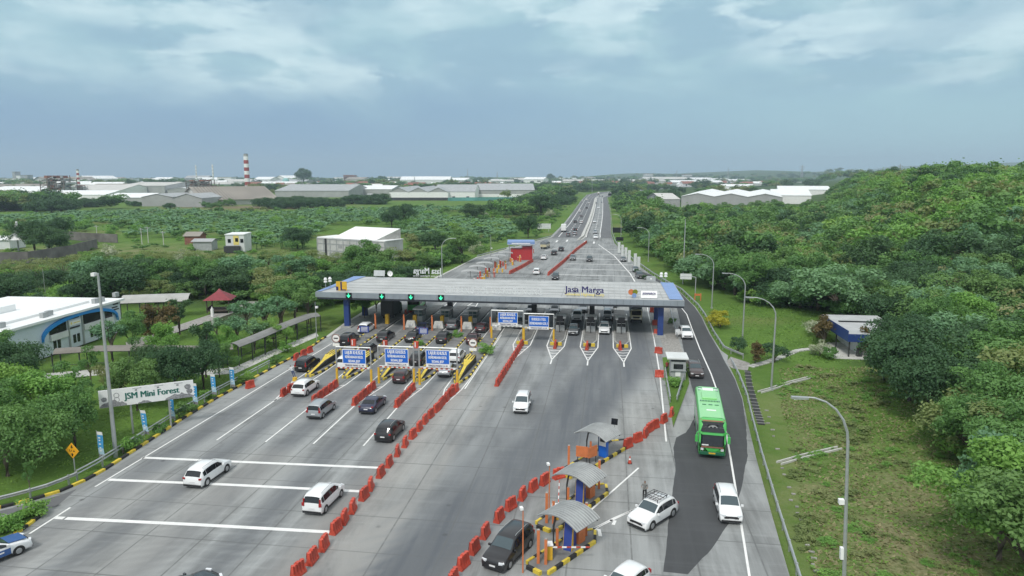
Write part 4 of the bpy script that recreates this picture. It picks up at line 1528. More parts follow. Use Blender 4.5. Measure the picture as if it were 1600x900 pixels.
    parts.append(('grille', MB().bx(-wb * .62, L / 2 - .09, gz - .11, wb * .62, L / 2 - .005 + .015, gz + .07), ['trim'], False, []))
    for sx in (-1, 1):
        hl = MB().box((sx * wb * .72, L / 2 - .10, .735), (.38, .16, .13), rz=-sx * .42)
        parts.append(('headlight', hl, ['lamp_white'], False, []))
        tl = MB().box((sx * (wb * .84), -L / 2 + .035, .93), (.22, .10, .24 if kind in ('mpv', 'van', 'hatch') else .14), rz=sx * .35)
        if kind in ('mpv', 'van'):
            tl.box((sx * (wb * .80), -L / 2 + .075 + .03, 1.2), (.12, .08, .34), rz=sx * .3)
        parts.append(('taillight', tl, ['lamp_red'], False, []))
        mr = MB().box((sx * (wb + .09), -L / 2 + L * (st[rf + 1][0] - .05), 1.06), (.2, .12, .14))
        parts.append(('mirror', mr, ['PAINT'], False, []))
    parts.append(('number_plate', MB().bx(-.22, -L / 2 - .03, .60, .22, -L / 2 + .0, .71), ['plate_white'], False, []))
    parts.append(('number_plate', MB().bx(-.22, L / 2 + .0, .42, .22, L / 2 + .03, .53), ['plate_white'], False, []))
    if kind in ('suv', 'mpv', 'van'):
        rr = MB()
        for sx in (-1, 1):
            rr.tube([(sx * wb * .70, -L * .36, H - .04), (sx * wb * .70, -L * .32, H + .03), (sx * wb * .70, L * .0, H + .045), (sx * wb * .70, L * .05, H - .01)], .022, 4)
        parts.append(('roof_rail', rr, ['dull_steel'], False, []))
    if rack:
        rr = MB()
        for x in (-.5, -.17, .17, .5):
            rr.tube([(x, -.95, H + .12), (x, .35, H + .12)], .025, 4)
        for y in (-.95, -.5, -.1, .35):
            rr.tube([(-.62, y, H + .13), (.62, y, H + .13)], .03, 4)
        for (x, y) in ((-.55, -.9), (.55, -.9), (-.55, .3), (.55, .3)):
            rr.tube([(x, y, H - .04), (x, y, H + .14)], .03, 4)
        rr.tube([(-.62, -.95, H + .24), (.62, -.95, H + .24), (.62, .35, H + .24), (-.62, .35, H + .24), (-.62, -.95, H + .24)], .03, 4)
        parts.append(('roof_rack', rr, ['trim'], False, []))
    return parts


PROTO = {}


def car(kind, colour, x, y, rz, lab, group=None, name='car', cat='car', detail=True, rack=False, z=0.0):
    key = (kind, rack, detail)
    if key not in PROTO:
        P = car_parts(kind, rack)
        if detail:
            PROTO[key] = [(nm, mb.mesh(nm, [M['car_white'] if q == 'PAINT' else M[q] for q in ms], sm), ms[0] == 'PAINT',
                           [(n2, m2.mesh(n2, [M[q] for q in ms2])) for n2, m2, ms2 in subs]) for nm, mb, ms, sm, subs in P]
        else:
            allm = MB()
            mats = []
            for nm, mb, ms, sm, subs in P:
                for (mb2, q) in [(mb, ms[0])] + [(s_[1], s_[2][0]) for s_ in subs]:
                    if q not in mats:
                        mats.append(q)
                    k = mats.index(q)
                    o2 = MB()
                    o2.v, o2.f, o2.m = mb2.v, mb2.f, [0] * len(mb2.f)
                    allm.join(o2, k)
            PROTO[key] = allm.mesh('small_car', [M['car_white'] if q == 'PAINT' else M[q] for q in mats])
    if not detail:
        o = bpy.data.objects.new(name, PROTO[key])
        COL.objects.link(o)
        o.material_slots[0].link = 'OBJECT'
        o.material_slots[0].material = M[colour]
        o.location = (x, y, z)
        o.rotation_euler = (0, 0, rz)
        return tag(o, lab, cat, group)
    t = empty(name, (x, y, z), rz)
    tag(t, lab, cat, group)
    for nm, me, painted, subs in PROTO[key]:
        o = bpy.data.objects.new(nm, me)
        COL.objects.link(o)
        o.parent = t
        if painted:
            o.material_slots[0].link = 'OBJECT'
            o.material_slots[0].material = M[colour]
        for n2, me2 in subs:
            o2 = bpy.data.objects.new(n2, me2)
            COL.objects.link(o2)
            o2.parent = o
    return t


PI = math.pi


def car_px(kind, colour, u, v, rz, lab, **k):
    x, y = G(u, v)
    return car(kind, colour, x, y, rz, lab, **k)


def head(ra, fa):
    a, b = G(*ra), G(*fa)
    return math.atan2(b[1] - a[1], b[0] - a[0]) - PI / 2


OUT = 'cars leaving through the outbound lanes'
IN = 'cars coming in through the toll plaza'
car_px('suv', 'car_white', 326, 747, -.05, 'white SUV with dark lower trim between the white rumble lines', group=OUT, cat='car')
car_px('mpv', 'car_white', 507, 787, -.06, 'white people carrier beside the red barrier row in the foreground', group=OUT)
car_px('mpv', 'car_silver', 503, 646, -.03, 'silver people carrier approaching the left outbound lanes', group=OUT)
car_px('sedan', 'car_navy', 583, 638, -.02, 'dark navy saloon behind the middle lane line', group=OUT)
car_px('suv', 'car_black', 610, 680, -.04, 'black SUV with silver roof rails nearest the red barrier row', group=OUT)
car_px('suv', 'car_white', 478, 612, -.02, 'white SUV beside the red barriers at the left outbound lane', group=OUT)
car_px('van', 'car_black', 481, 575, 0, 'black people carrier beside the leftmost sloped nose', group=OUT)
car_px('mpv', 'car_white', 543, 572, 0, 'white people carrier half hidden behind the leftmost blue lane sign', group=OUT)
car_px('hatch', 'car_maroon', 629, 594, 0, 'dark maroon hatchback under the middle blue lane sign', group=OUT)
car_px('sedan', 'car_silver', 699, 583, 0, 'silver saloon under the rightmost outbound lane sign', group=OUT)
car_px('suv', 'car_white', 714, 562, 0, 'white SUV ahead of the silver saloon in the rightmost outbound lane', group=OUT)
car_px('suv', 'car_black', 655, 566, 0, 'black SUV behind the middle and right blue lane signs', group=OUT)
car_px('suv', 'car_black', 603, 531, 0, 'black SUV entering the second outbound booth lane', group=OUT)
car_px('van', 'car_black', 546, 536, 0, 'black boxy van at the leftmost outbound booth lane', group=OUT)
car_px('mpv', 'car_white', 573, 518, 0, 'white people carrier beside the small left navy board', group=OUT)
car_px('sedan', 'car_black', 646, 531, 0, 'dark saloon with silver tail below the right navy board', group=OUT)
car_px('sedan', 'car_navy', 662, 516, 0, 'navy saloon at the third outbound booth', group=OUT)
car_px('suv', 'car_black', 694, 533, 0, 'black SUV second from the right in the outbound booth lanes', group=OUT)
car_px('sedan', 'car_maroon', 740, 534, 0, 'dark red saloon waiting at the rightmost outbound lane', group=OUT)
car_px('hatch', 'car_maroon', 753, 517, 0, 'maroon hatchback with red tail lamps at the rightmost booth', group=OUT)
car_px('suv', 'car_grey', 709, 512, 0, 'silver grey SUV at the fourth outbound booth', group=OUT)
car_px('mpv', 'car_black', 577, 553, 0, 'black people carrier behind the leftmost blue lane sign', group=OUT)
car_px('mpv', 'car_white', 816, 638, PI + .02, 'lone white people carrier driving towards the camera on the empty plaza', group=IN)
car_px('van', 'car_silver', 831, 489, PI, 'silver van leaving the leftmost inbound lane behind the sign frames', group=IN)
car_px('suv', 'car_silver', 811, 510, PI, 'white fronted SUV half hidden by the three line inbound sign', group=IN)
car_px('mpv', 'car_silver', 867, 489, PI, 'bluish silver people carrier in the second inbound lane', group=IN)
car_px('suv', 'car_white', 902, 499, PI, 'white SUV third in line of the middle inbound lane', group=IN)
car_px('hatch', 'car_grey', 896, 521, PI, 'grey hatchback at the head of the middle inbound lane', group=IN)
car_px('sedan', 'car_silver', 911, 486, PI, 'silver saloon far back in the middle inbound lane', group=IN)
car_px('suv', 'car_white', 944, 519, PI, 'white fronted SUV at the head of the fourth inbound lane', group=IN)
car_px('mpv', 'car_silver', 949, 498, PI, 'silver people carrier waiting behind the white fronted SUV', group=IN)
car_px('mpv', 'car_silver', 951, 486, PI, 'pale silver car third in line of the fourth inbound lane', group=IN)
car_px('suv', 'car_white', 957, 478, PI, 'white car far back in the fourth inbound lane', group=IN)
rp = 'cars on the exit ramp'
tdoor = car_px('suv', 'car_white', 1071, 526, PI + .05, 'white SUV standing on the ramp with a door open', group=rp)
MB().box((SPECS['suv'][1] / 2 + .42, .35, .85), (.85, .06, .9), rz=.35).build('open_door', M['car_white'], tdoor)
car_px('suv', 'car_brown', 1085, 585, PI + .03, 'dark brown SUV stopped beside the kiosk on the ramp', group=rp)
car_px('mpv', 'car_white', 1136, 800, PI - .02, 'white people carrier on the ramp nearest the camera', group=rp)
h = head((1040, 800), (1004, 822))
car(('suv'), 'car_white', *G(1020, 812), h, 'white SUV with a black roof rack on the concrete beside the ramp', rack=True)
h2 = head((815, 838), (765, 888))
car('van', 'car_black', *G(795, 868), h2, 'large black people carrier with chrome grille at the near gate island')
h3 = head((1012, 880), (950, 930))
car('hatch', 'car_white', *G(976, 925), h3, 'white car cut by the bottom edge of the photo')
car_px('sedan', 'car_black', 288, 938, -.42, 'black saloon cut by the bottom edge at the left')

# patrol car
pc = car('sedan', 'car_white', *G(-14, 876), -.42, 'white and blue patrol car at the lower left corner', cat='patrol car')
L, W = SPECS['sedan'][0], SPECS['sedan'][1]
for sx in (-1, 1):
    d = MB().bx(sx * (W / 2 + .006) - .004, -1.5, .36, sx * (W / 2 + .006) + .004, .9, .80)
    o = d.build('door_panel', M['car_blue'], pc)
    MB().bx(sx * (W / 2 + .014) - .003, -1.1, .58, sx * (W / 2 + .014) + .003, .5, .68).build('white_stripe', M['white'], o)
MB().box((0, 1.45, 1.0), (1.3, 1.1, .03), rx=-.10).build('bonnet_panel', M['car_blue'], pc)
lb = MB().box((0, -.1, 1.52), (1.15, .26, .12)).build('light_bar', M['car_blue'], pc)

# ------------------------------------------------------------------ bus
def bus(x, y, rz, lab):
    t = empty('coach', (x, y, 0), rz)
    tag(t, lab, 'bus')
    L, W, H = 11.8, 2.5, 3.55
    a = W / 2
    # section ring lofted along the length
    def ring(yy, w_, zt, zb=.42):
        return [(0, yy, zt), (w_ * .7, yy, zt - .02), (w_ * .93, yy, zt - .10), (w_, yy, zt - .32), (w_, yy, 1.55), (w_, yy, .9), (w_ * .98, yy, zb), (0, yy, zb)]
    R = [ring(-L / 2, a * .93, 3.25), ring(-L / 2 + .12, a, 3.45), ring(-L / 2 + .6, a, H), ring(0, a, H), ring(L / 2 - 1.5, a, H), ring(L / 2 - .9, a, H - .03), ring(L / 2 - .55, a * .985, 3.2), ring(L / 2 - .22, a * .97, 2.2), ring(L / 2 - .05, a * .95, 1.3), ring(L / 2, a * .90, 1.0)]
    m = MB()
    nr = len(R[0])
    for sx in (1, -1):
        vs = [(p[0] * sx, p[1], p[2]) for r in R for p in r]
        fs = [(i * nr + j, i * nr + j + 1, (i + 1) * nr + j + 1, (i + 1) * nr + j) for i in range(len(R) - 1) for j in range(nr - 1)]
        mi = [0] * len(fs)
        m.add(vs, fs + [tuple(range(nr)), tuple(range((len(R) - 1) * nr, len(R) * nr))])
    m.build('body', M['bus_green'], t, smooth=True)
    rf = MB()
    rf.add([(-a * .90, -L / 2 + .7, H - .09), (-a * .68, -L / 2 + .6, H + .012), (a * .68, -L / 2 + .6, H + .012), (a * .90, -L / 2 + .7, H - .09), (-a * .90, L / 2 - 1.45, H - .09), (-a * .68, L / 2 - 1.5, H + .012), (a * .68, L / 2 - 1.5, H + .012), (a * .90, L / 2 - 1.45, H - .09)],
           [(0, 1, 5, 4), (1, 2, 6, 5), (2, 3, 7, 6)])
    r_ = rf.build('roof', M['bus_green_pale'], t)
    MB().bx(-.75, -3.2, H + .0, .75, -1.0, H + .2).build('roof_unit', M['bus_green_pale'], r_, bevel=.08)
    v = MB()
    for i in range(13):
        xx = -.9 + 1.8 * i / 12
        v.box((xx, -.4, H + .05), (.09, .3, .06))
    for sx in (-.6, 0, .6):
        v.box((sx, .75 - 1.9 + 1.9, H + .04), (.38, .12, .05))
    v.build('vent', M['bus_dark_green'], r_)
    wp = MB()
    for (x0, x1, y0, y1) in ((-.55, .55, -4.9, -4.0), (-1.0, -.62, -4.5, -4.25), (.62, 1.0, -4.5, -4.25)):
        wp.bx(x0, y0, H + .014, x1, y1, H + .02)
    wp.bx(-.45, 2.2, H + .014, .45, 2.5, H + .03)
    wp.build('white_roof_pattern', M['white'], r_)
    dk = MB()
    for (x0, x1, y0, y1) in ((-1.02, -.6, -4.95, -4.7), (.6, 1.02, -4.95, -4.7), (-1.02, -.75, -4.15, -3.95), (.75, 1.02, -4.15, -3.95)):
        dk.bx(x0, y0, H + .014, x1, y1, H + .02)
    dk.build('green_roof_patch', M['bus_dark_green'], r_)
    # glass: upper and lower windscreens follow the raked nose
    def strip(z0, z1, y0, y1, w0, w1, d=.02):
        mm = MB()
        vs = []
        for (zz, yy, w_) in ((z0, y0, w0), (z1, y1, w1)):
            vs += [(-w_, yy - .22, zz), (-w_ * .75, yy + d, zz), (w_ * .75, yy + d, zz), (w_, yy - .22, zz)]
        mm.add(vs, [(0, 1, 5, 4), (1, 2, 6, 5), (2, 3, 7, 6)])
        return mm
    up = strip(2.58, 3.40, L / 2 - .26, L / 2 - .72, a * .97, a * .92, .06).build('upper_windscreen', M['glass'], t)
    strip(1.32, 2.34, L / 2 + .02, L / 2 - .2, a * .96, a * .97, .05).build('lower_windscreen', M['glass'], t)
    strip(2.36, 2.56, L / 2 - .12, L / 2 - .17, a * .99, a * .99, .10).build('sun_visor', M['bus_green'], t)
    strip(3.42, 3.50, L / 2 - .80, L / 2 - .95, a * .92, a * .88, .08).build('red_brow', M['brick_red'], t)
    strip(1.16, 1.28, L / 2 + .04, L / 2 + .02, a * .96, a * .96, .05).build('red_band', M['brick_red'], t)
    # bear face transfer on the upper windscreen
    q = Matrix.Translation((0, L / 2 - .49 + .105, 2.98)) @ Matrix.Rotation(math.atan2(.82, .46) - math.pi / 2, 4, 'X') @ Matrix.Rotation(math.pi, 4, 'Z')
    f = MB()
    dsc = lambda mb, cx, cz, rx, rz_, dd, mi: mb.face([(cx + rx * math.cos(k * PI / 7), -dd, cz + rz_ * math.sin(k * PI / 7)) for k in range(14)], mi)
    dsc(f, -.33, .24, .14, .13, .0, 1)
    dsc(f, .33, .24, .14, .13, .0, 1)
    dsc(f, 0, -.02, .42, .33, .006, 0)
    dsc(f, -.17, .02, .1, .09, .012, 1)
    dsc(f, .17, .02, .1, .09, .012, 1)
    dsc(f, 0, -.15, .07, .05, .012, 1)
    for sx in (-1, 1):
        f.face([(sx * .55, -.004, -.1), (sx * 1.0, -.004, -.16), (sx * 1.0, -.004, -.04), (sx * .6, -.004, .08)], 2)
    f.xf(q)
    f.build('bear_emblem', [M['white'], M['screen_black'], M['steel']], up)
    for sx in (-1, 1):
        sw = MB()
        for i in range(6):
            y0 = -L / 2 + .7 + i * 1.62
            sw.bx(sx * (a + .006) - .006, y0, 1.75, sx * (a + .006) + .006, y0 + 1.56, 2.95)
        sw.build('side_window', M['glass'], t)
        MB().bx(sx * (a + .004) - .004, -L / 2 + .3, .62, sx * (a + .004) + .004, L / 2 - .9, 1.15).build('side_band', M['bus_dark_green'], t)
        for yy in (-L / 2 + 3.0, L / 2 - 2.6):
            w_ = MB().cyl((sx * (a - .28), yy, .5), (sx * (a + .02), yy, .5), .5, n=16).build('wheel', M['rubber'], t)
            MB().cyl((sx * (a + .021), yy, .5), (sx * (a + .04), yy, .5), .28, n=10).build('rim', M['rim'], w_)
        MB().box((sx * a * .76, L / 2 - .07, .98), (.42, .2, .2), rz=-sx * .5).build('headlight', M['lamp_white'], t)
        MB().tube([(sx * a * .95, L / 2 - .5, 2.5), (sx * (a + .18), L / 2 - .1, 2.45), (sx * (a + .2), L / 2 - .05, 2.2)], .05, 5).box((sx * (a + .2), L / 2 - .05, 1.95), (.24, .14, .62)).build('mirror', M['bus_green'], t)
        MB().box((sx * a * .8, -L / 2 - .0, 1.2), (.25, .06, .6)).build('taillight', M['lamp_red'], t)
    MB().bx(-a * .88, L / 2 - .06, .42, a * .88, L / 2 + .03, .74).build('bumper', M['bus_dark_green'], t, bevel=.04)
    MB().bx(-.3, L / 2 + .035, .55, .3, L / 2 + .05, .68).build('number_plate', M['post_yellow'], t)
    MB().bx(.35, L / 2 + .05, 1.36, .95, L / 2 + .075, 1.47).build('route_board', M['white'], t)
    return t


fr, bk = G(1112, 718), G(1103, 655)
h = math.atan2(fr[1] - bk[1], fr[0] - bk[0]) - PI / 2
bus(fr[0] - (fr[0] - bk[0]) / math.hypot(fr[0] - bk[0], fr[1] - bk[1]) * 5.9, fr[1] - (fr[1] - bk[1]) / math.hypot(fr[0] - bk[0], fr[1] - bk[1]) * 5.9, h, 'bright green coach with a bear face on its upper windscreen on the ramp')


def truck(x, y, rz, lab, cab='car_cream', load='tarp', cat='truck', H_=3.0, name='truck', bx='white'):
    t = empty(name, (x, y, 0), rz)
    tag(t, lab, cat)
    MB().add([(-1.0, 1.6, .55), (1.0, 1.6, .55), (1.0, 3.2, .55), (-1.0, 3.2, .55), (-1.0, 1.6, 2.35), (1.0, 1.6, 2.35), (.98, 2.75, 2.35), (-.98, 2.75, 2.35), (1.0, 3.15, 1.45), (-1.0, 3.15, 1.45)],
             [(0, 3, 2, 1), (0, 1, 5, 4), (4, 5, 6, 7), (7, 6, 8, 9), (9, 8, 2, 3), (1, 2, 8, 6, 5), (0, 4, 7, 9, 3)]).build('cab', M[cab], t, bevel=.05)
    MB().add([(-.86, 3.16, 1.52), (.86, 3.16, 1.52), (.84, 2.80, 2.26), (-.84, 2.80, 2.26)], [(0, 1, 2, 3)]).build('windscreen', M['glass'], t)
    for sx in (-1, 1):
        MB().bx(sx * 1.005 - .01, 1.9, 1.5, sx * 1.005 + .01, 2.75, 2.15).build('side_window', M['glass'], t)
        MB().box((sx * .72, 3.21, .95), (.34, .06, .2)).build('headlight', M['lamp_white'], t)
        for yy in (-2.0, 2.3):
            w_ = MB().cyl((sx * .78, yy, .45), (sx * 1.02, yy, .45), .45, n=14).build('wheel', M['rubber'], t)
            MB().cyl((sx * 1.021, yy, .45), (sx * 1.04, yy, .45), .24, n=8).build('rim', M['rim'], w_)
    MB().bx(-.95, 3.17, .5, .95, 3.25, .78).build('bumper', M['trim'], t)
    MB().bx(-.6, 3.19, 1.0, .6, 3.23, 1.3).build('grille', M['trim'], t)
    MB().bx(-1.0, -3.2, .6, 1.0, 1.5, .8).build('chassis', M['trim'], t)
    b = MB().bx(-1.08, -3.2, .8, 1.08, 1.5, 1.75)
    b.build('cargo_bed', M[cab] if load != 'box' else M[bx], t)
    if load == "tarp":
        MB().add([(-1.12, yy, 1.7) for yy in (-3.25, 1.5)] + [(1.12, yy, 1.7) for yy in (-3.25, 1.5)] + [(1.12, yy, 2.35) for yy in (-3.25, 1.5)] + [(0, yy, 3.1) for yy in (-3.25, 1.5)] + [(-1.12, yy, 2.35) for yy in (-3.25, 1.5)],
                 [(0, 1, 3, 2), (2, 3, 5, 4), (4, 5, 7, 6), (6, 7, 9, 8), (8, 9, 1, 0), (0, 2, 4, 6, 8), (1, 3, 5, 7, 9)]).build('tarpaulin', M['tarp'], t)
    else:
        MB().bx(-1.12, -3.25, 1.76, 1.12, 1.5, H_).build('cargo_box', M[bx], t, bevel=.03)
    return t


truck(*G(993, 500), PI, 'truck with a peaked grey tarpaulin in the rightmost inbound lane')
# a dark lorry with a high frame and a green coach beyond the outbound booths
truck(*G(613, 494), 0, 'dark truck just beyond the leftmost outbound booths', cab='car_black', load='box', H_=3.4, bx='dark_metal')
t = empty('minibus', (*G(652, 482), 0), .12)
tag(t, 'green bus seen under the canopy beyond the outbound booths', 'bus')
MB().bx(-1.2, -4.5, .45, 1.2, 4.5, 3.2).build('body', M['bus_green'], t, bevel=.15)
MB().bx(-1.215, -4.0, 1.6, 1.215, 4.0, 2.6).build('side_window', M['glass'], t)
MB().bx(-1.05, -4.53, 1.6, 1.05, -4.505, 2.7).build('rear_window', M['glass'], t)
for sx in (-1, 1):
    for yy in (-2.6, 2.8):
        MB().cyl((sx * .95, yy, .48), (sx * 1.22, yy, .48), .48, n=12).build('wheel', M['rubber'], t)

# far traffic: one mesh each
FAR = [('mpv', 'car_grey', 888, 369, 0), ('suv', 'car_black', 866, 398, 0), ('suv', 'car_black', 877, 392, 0), ('sedan', 'car_white', 850, 405, 0),
       ('suv', 'car_grey', 895, 406, PI), ('suv', 'car_black', 921, 408, PI), ('sedan', 'car_grey', 974, 408, PI), ('sedan', 'car_grey', 993, 424, PI), ('suv', 'car_black', 999, 434, PI + .1),
       ('suv', 'car_white', 931, 373, PI), ('mpv', 'car_silver', 930, 365, PI), ('sedan', 'car_white', 929, 348, PI), ('mpv', 'car_white', 908, 349, 0), ('suv', 'car_black', 899, 348, 0), ('mpv', 'car_black', 899, 361, 0),
       ('mpv', 'car_silver', 898, 367, 0), ('mpv', 'car_grey', 908, 339, 0), ('mpv', 'car_white', 906, 331, 0), ('suv', 'car_black', 917, 326, 0), ('mpv', 'car_white', 935, 326, PI), ('suv', 'car_white', 917, 313, 0), ('mpv', 'car_white', 910, 315, 0),
       ('sedan', 'car_white', 920, 318, 0), ('sedan', 'car_grey', 932, 318, PI), ('suv', 'car_silver', 940, 317, PI), ('mpv', 'car_white', 932, 310, PI), ('suv', 'car_grey', 941, 308, PI), ('suv', 'car_grey', 937, 307, PI), ('suv', 'car_white', 839, 428, 0), ('mpv', 'car_black', 868, 436, PI)]
CN = {'car_white': 'white', 'car_grey': 'dark grey', 'car_black': 'black', 'car_silver': 'silver'}
KN = {'mpv': 'people carrier', 'suv': 'SUV', 'sedan': 'saloon', 'hatch': 'hatchback'}
cnt = {}
for (kd, cl, u, v, rz) in sorted(FAR, key=lambda q: -q[3]):
    away = rz == 0
    nm = '%s %s %s' % (CN[cl], KN[kd], 'driving away' if away else 'coming nearer')
    cnt[nm] = cnt.get(nm, 0) + 1
    where = ' on the far road, %s nearest of its look' % ORD[cnt[nm] - 1]
    car_px(kd, cl, u, v, rz, nm + where, group='far traffic beyond the canopy', detail=False, name='far_car')
truck(*G(881, 362), 0, 'cream lorry with a tall load on the left of the far road', cab='car_cream', load='box', H_=3.6)
truck(*G(935, 304), PI, 'pale lorry at the far bend of the motorway', cab='car_cream', load='box', H_=3.6)
tp = truck(*G(852, 388), -.15, 'cream pickup truck on the left shoulder of the far road', cab='car_cream', load='tarp')
for (u, v) in ((968, 300), (1015, 296.5), (895, 309)):
    pass

# ================================================================== ROADSIDE THINGS
_T = 'zero ten twenty thirty forty fifty sixty seventy eighty ninety'.split()
_TO = 'x tenth twentieth thirtieth fortieth fiftieth sixtieth seventieth eightieth ninetieth'.split()


def ordn(k):
    """1-based ordinal in words"""
    if k <= 20:
        return ORD[k - 1]
    return _TO[k // 10] if k % 10 == 0 else _T[k // 10] + '-' + ORD[k % 10 - 1]


bm_ = MB()
bm_.ext([(-.26, 0), (.26, 0), (.26, .14), (.13, .36), (.09, .92), (-.09, .92), (-.13, .36), (-.26, .14)], -.56, .56)
for i in range(4):
    x = -.42 + .28 * i
    for sy in (-1, 1):
        bm_.add([(x - .06, sy * .27, .02), (x + .06, sy * .27, .02), (x + .06, sy * .27, .16), (x - .06, sy * .27, .16), (x - .05, sy * .155, .92), (x + .05, sy * .155, .92), (x - .05, sy * .09, .92), (x + .05, sy * .09, .92)],
                 [(0, 1, 2, 3), (3, 2, 5, 4), (4, 5, 7, 6)])
bm_.bx(-.12, -.12, .92, .12, .12, .97)
BAR_ME = bm_.mesh('red_barrier', [M['red_plastic']])


def barrier(x, y, rz, lab, group):
    o = bpy.data.objects.new('plastic_barrier', BAR_ME)
    COL.objects.link(o)
    o.location = (x, y, 0.006)
    o.rotation_euler = (0, 0, rz)
    tag(o, lab, 'barrier', group)


def bar_row(pts, row, group, jit=.12, turn=0.0):
    n = len(pts)
    for i, p in enumerate(pts):
        a, b = pts[max(i - 1, 0)], pts[min(i + 1, n - 1)]
        an = math.atan2(b[1] - a[1], b[0] - a[0]) + turn if n > 1 else turn
        barrier(p[0], p[1], an + rnd.uniform(-jit, jit), 'red barrier, %s from the near end of the %s' % (ordn(i + 1), row), group)


def along(pts, step):
    out, carry = [], 0.0
    for (a, b) in zip(pts, pts[1:]):
        l = math.hypot(b[0] - a[0], b[1] - a[1])
        s = carry
        while s < l:
            out.append((a[0] + (b[0] - a[0]) * s / l, a[1] + (b[1] - a[1]) * s / l))
            s += step
        carry = s - l
    return out


bar_row(PX((466, 899), (488, 878), (506, 857), (525, 831), (538, 816), (551, 799), (569, 779), (579, 764), (595, 744), (608, 728), (621, 711), (633, 697), (645, 684), (655, 672), (664, 661), (673, 652), (682, 643), (690, 634), (698, 626), (706, 618), (713, 611)), 'long row dividing the plaza', 'barriers dividing the plaza', .18)
bar_row(PX((708, 912), (724, 886), (741, 862), (758, 838), (780, 813), (798, 795), (816, 779), (833, 766), (851, 756), (873, 747)), 'curved row by the gate islands', 'barriers beside the gate islands', .2)
bar_row(PX((981, 699), (996, 690), (1008, 682), (1015, 674), (1023, 669), (1037, 660), (1049, 650)), 'short diagonal row below the kiosk', 'barriers below the kiosk', .25)
for k in range(1, 5):
    bar_row([(XG[k] + .1 + .03 * i, 72.6 + 1.45 * i) for i in range(5)], 'row before the %s sloped nose' % ORD[k], 'barriers before the sloped noses', .05)
bar_row(PX((443, 618), (452, 612), (463, 609)), 'group by the left white SUV', 'barriers at the left outbound lane', .5)
bar_row(PX((391, 606),), 'left kerb by the banners', 'barriers on the left kerb', .1, 1.2)
bar_row(PX((463, 562), (474, 556), (484, 551)), 'left kerb group by the walkway end', 'barriers on the left kerb')
bar_row(along(PX((777, 602), (816, 539)), 1.72), 'row before the leftmost inbound island', 'barriers before the inbound islands', .06)
for k, (u, v) in enumerate(((867, 544), (917, 546), (969, 546))):
    bar_row([G(u, v), (G(u, v)[0], G(u, v)[1] + 1.3)], 'pair on the %s inbound island' % ORD[k + 1], 'barriers on the inbound noses', .1)
bar_row(PX((1030, 589), (1029, 552), (1027, 523), (1024, 508), (1020, 488), (1017, 476)), 'line along the right plaza edge', 'barriers along the right edge line', .5, 1.3)
bar_row(along(PX((857, 430), (880, 411), (900, 392), (917, 379)), 1.55), 'bent row beyond the canopy', 'barriers beyond the canopy', .03)
bar_row(along(PX((797, 428), (815, 419), (832, 409)), 1.5), 'row by the far gate shelters', 'barriers before the far gate shelters', .05)
bar_row(PX((634, 491), (641, 488), (648, 485), (655, 482), (661, 479)), 'row under the left canopy', 'barriers seen under the canopy', .4)

# traffic cone
t = empty('traffic_cone', (*G(984, 724), 0.006))
tag(t, 'lone small red traffic cone on the concrete near the farthest gate shelter', 'traffic cone')
MB().cyl((0, 0, .04), (0, 0, .72), .17, .03, 12).build('cone_body', M['red_plastic'], t)
MB().bx(-.2, -.2, 0, .2, .2, .04).build('base', M['rubber'], t)
MB().cyl((0, 0, .36), (0, 0, .5), .108, .079, 12).build('reflective_band', M['white'], t)

# guard rails
POST = MB().bx(-.06, -.06, -.25, .06, .06, .8).mesh('rail_post', [M['steel']])


def guard_rail(pts, lab, side=1, pipes=False, step=3.0, z=None):
    zz = (lambda x, y: max(-.05, terrain(x, y))) if z is None else (lambda x, y: z)
    t = empty('guard_rail', (pts[0][0], pts[0][1], 0))
    tag(t, lab, 'guard rail')
    ox, oy = pts[0]
    fine = along(pts, 1.2) + [pts[-1]]
    m = MB()
    if pipes:
        for (h, r) in ((.55, .07), (.85, .07)):
            m.tube([(x - ox, y - oy, zz(x, y) + h) for x, y in fine], r, 6)
    else:
        n = len(fine)
        prof = [(.0, .42), (.07, .47), (.07, .53), (.0, .575), (.07, .62), (.07, .70), (.0, .75), (-.03, .75), (-.03, .42)]
        vs = []
        for i, (x, y) in enumerate(fine):
            a, b = fine[max(i - 1, 0)], fine[min(i + 1, n - 1)]
            l = math.hypot(b[0] - a[0], b[1] - a[1]) or 1
            nx_, ny_ = -(b[1] - a[1]) / l * side, (b[0] - a[0]) / l * side
            for (o_, h) in prof:
                vs.append((x - ox + nx_ * o_, y - oy + ny_ * o_, zz(x, y) + h))
        k = len(prof)
        m.add(vs, [(i * k + j, i * k + (j + 1) % k, (i + 1) * k + (j + 1) % k, (i + 1) * k + j) for i in range(n - 1) for j in range(k)])
    m.build('rail', M['steel'], t)
    for (x, y) in along(pts, step)[:95]:
        o = bpy.data.objects.new('post', POST)
        COL.objects.link(o)
        o.parent = t
        o.location = (x - ox, y - oy, zz(x, y))
    return t


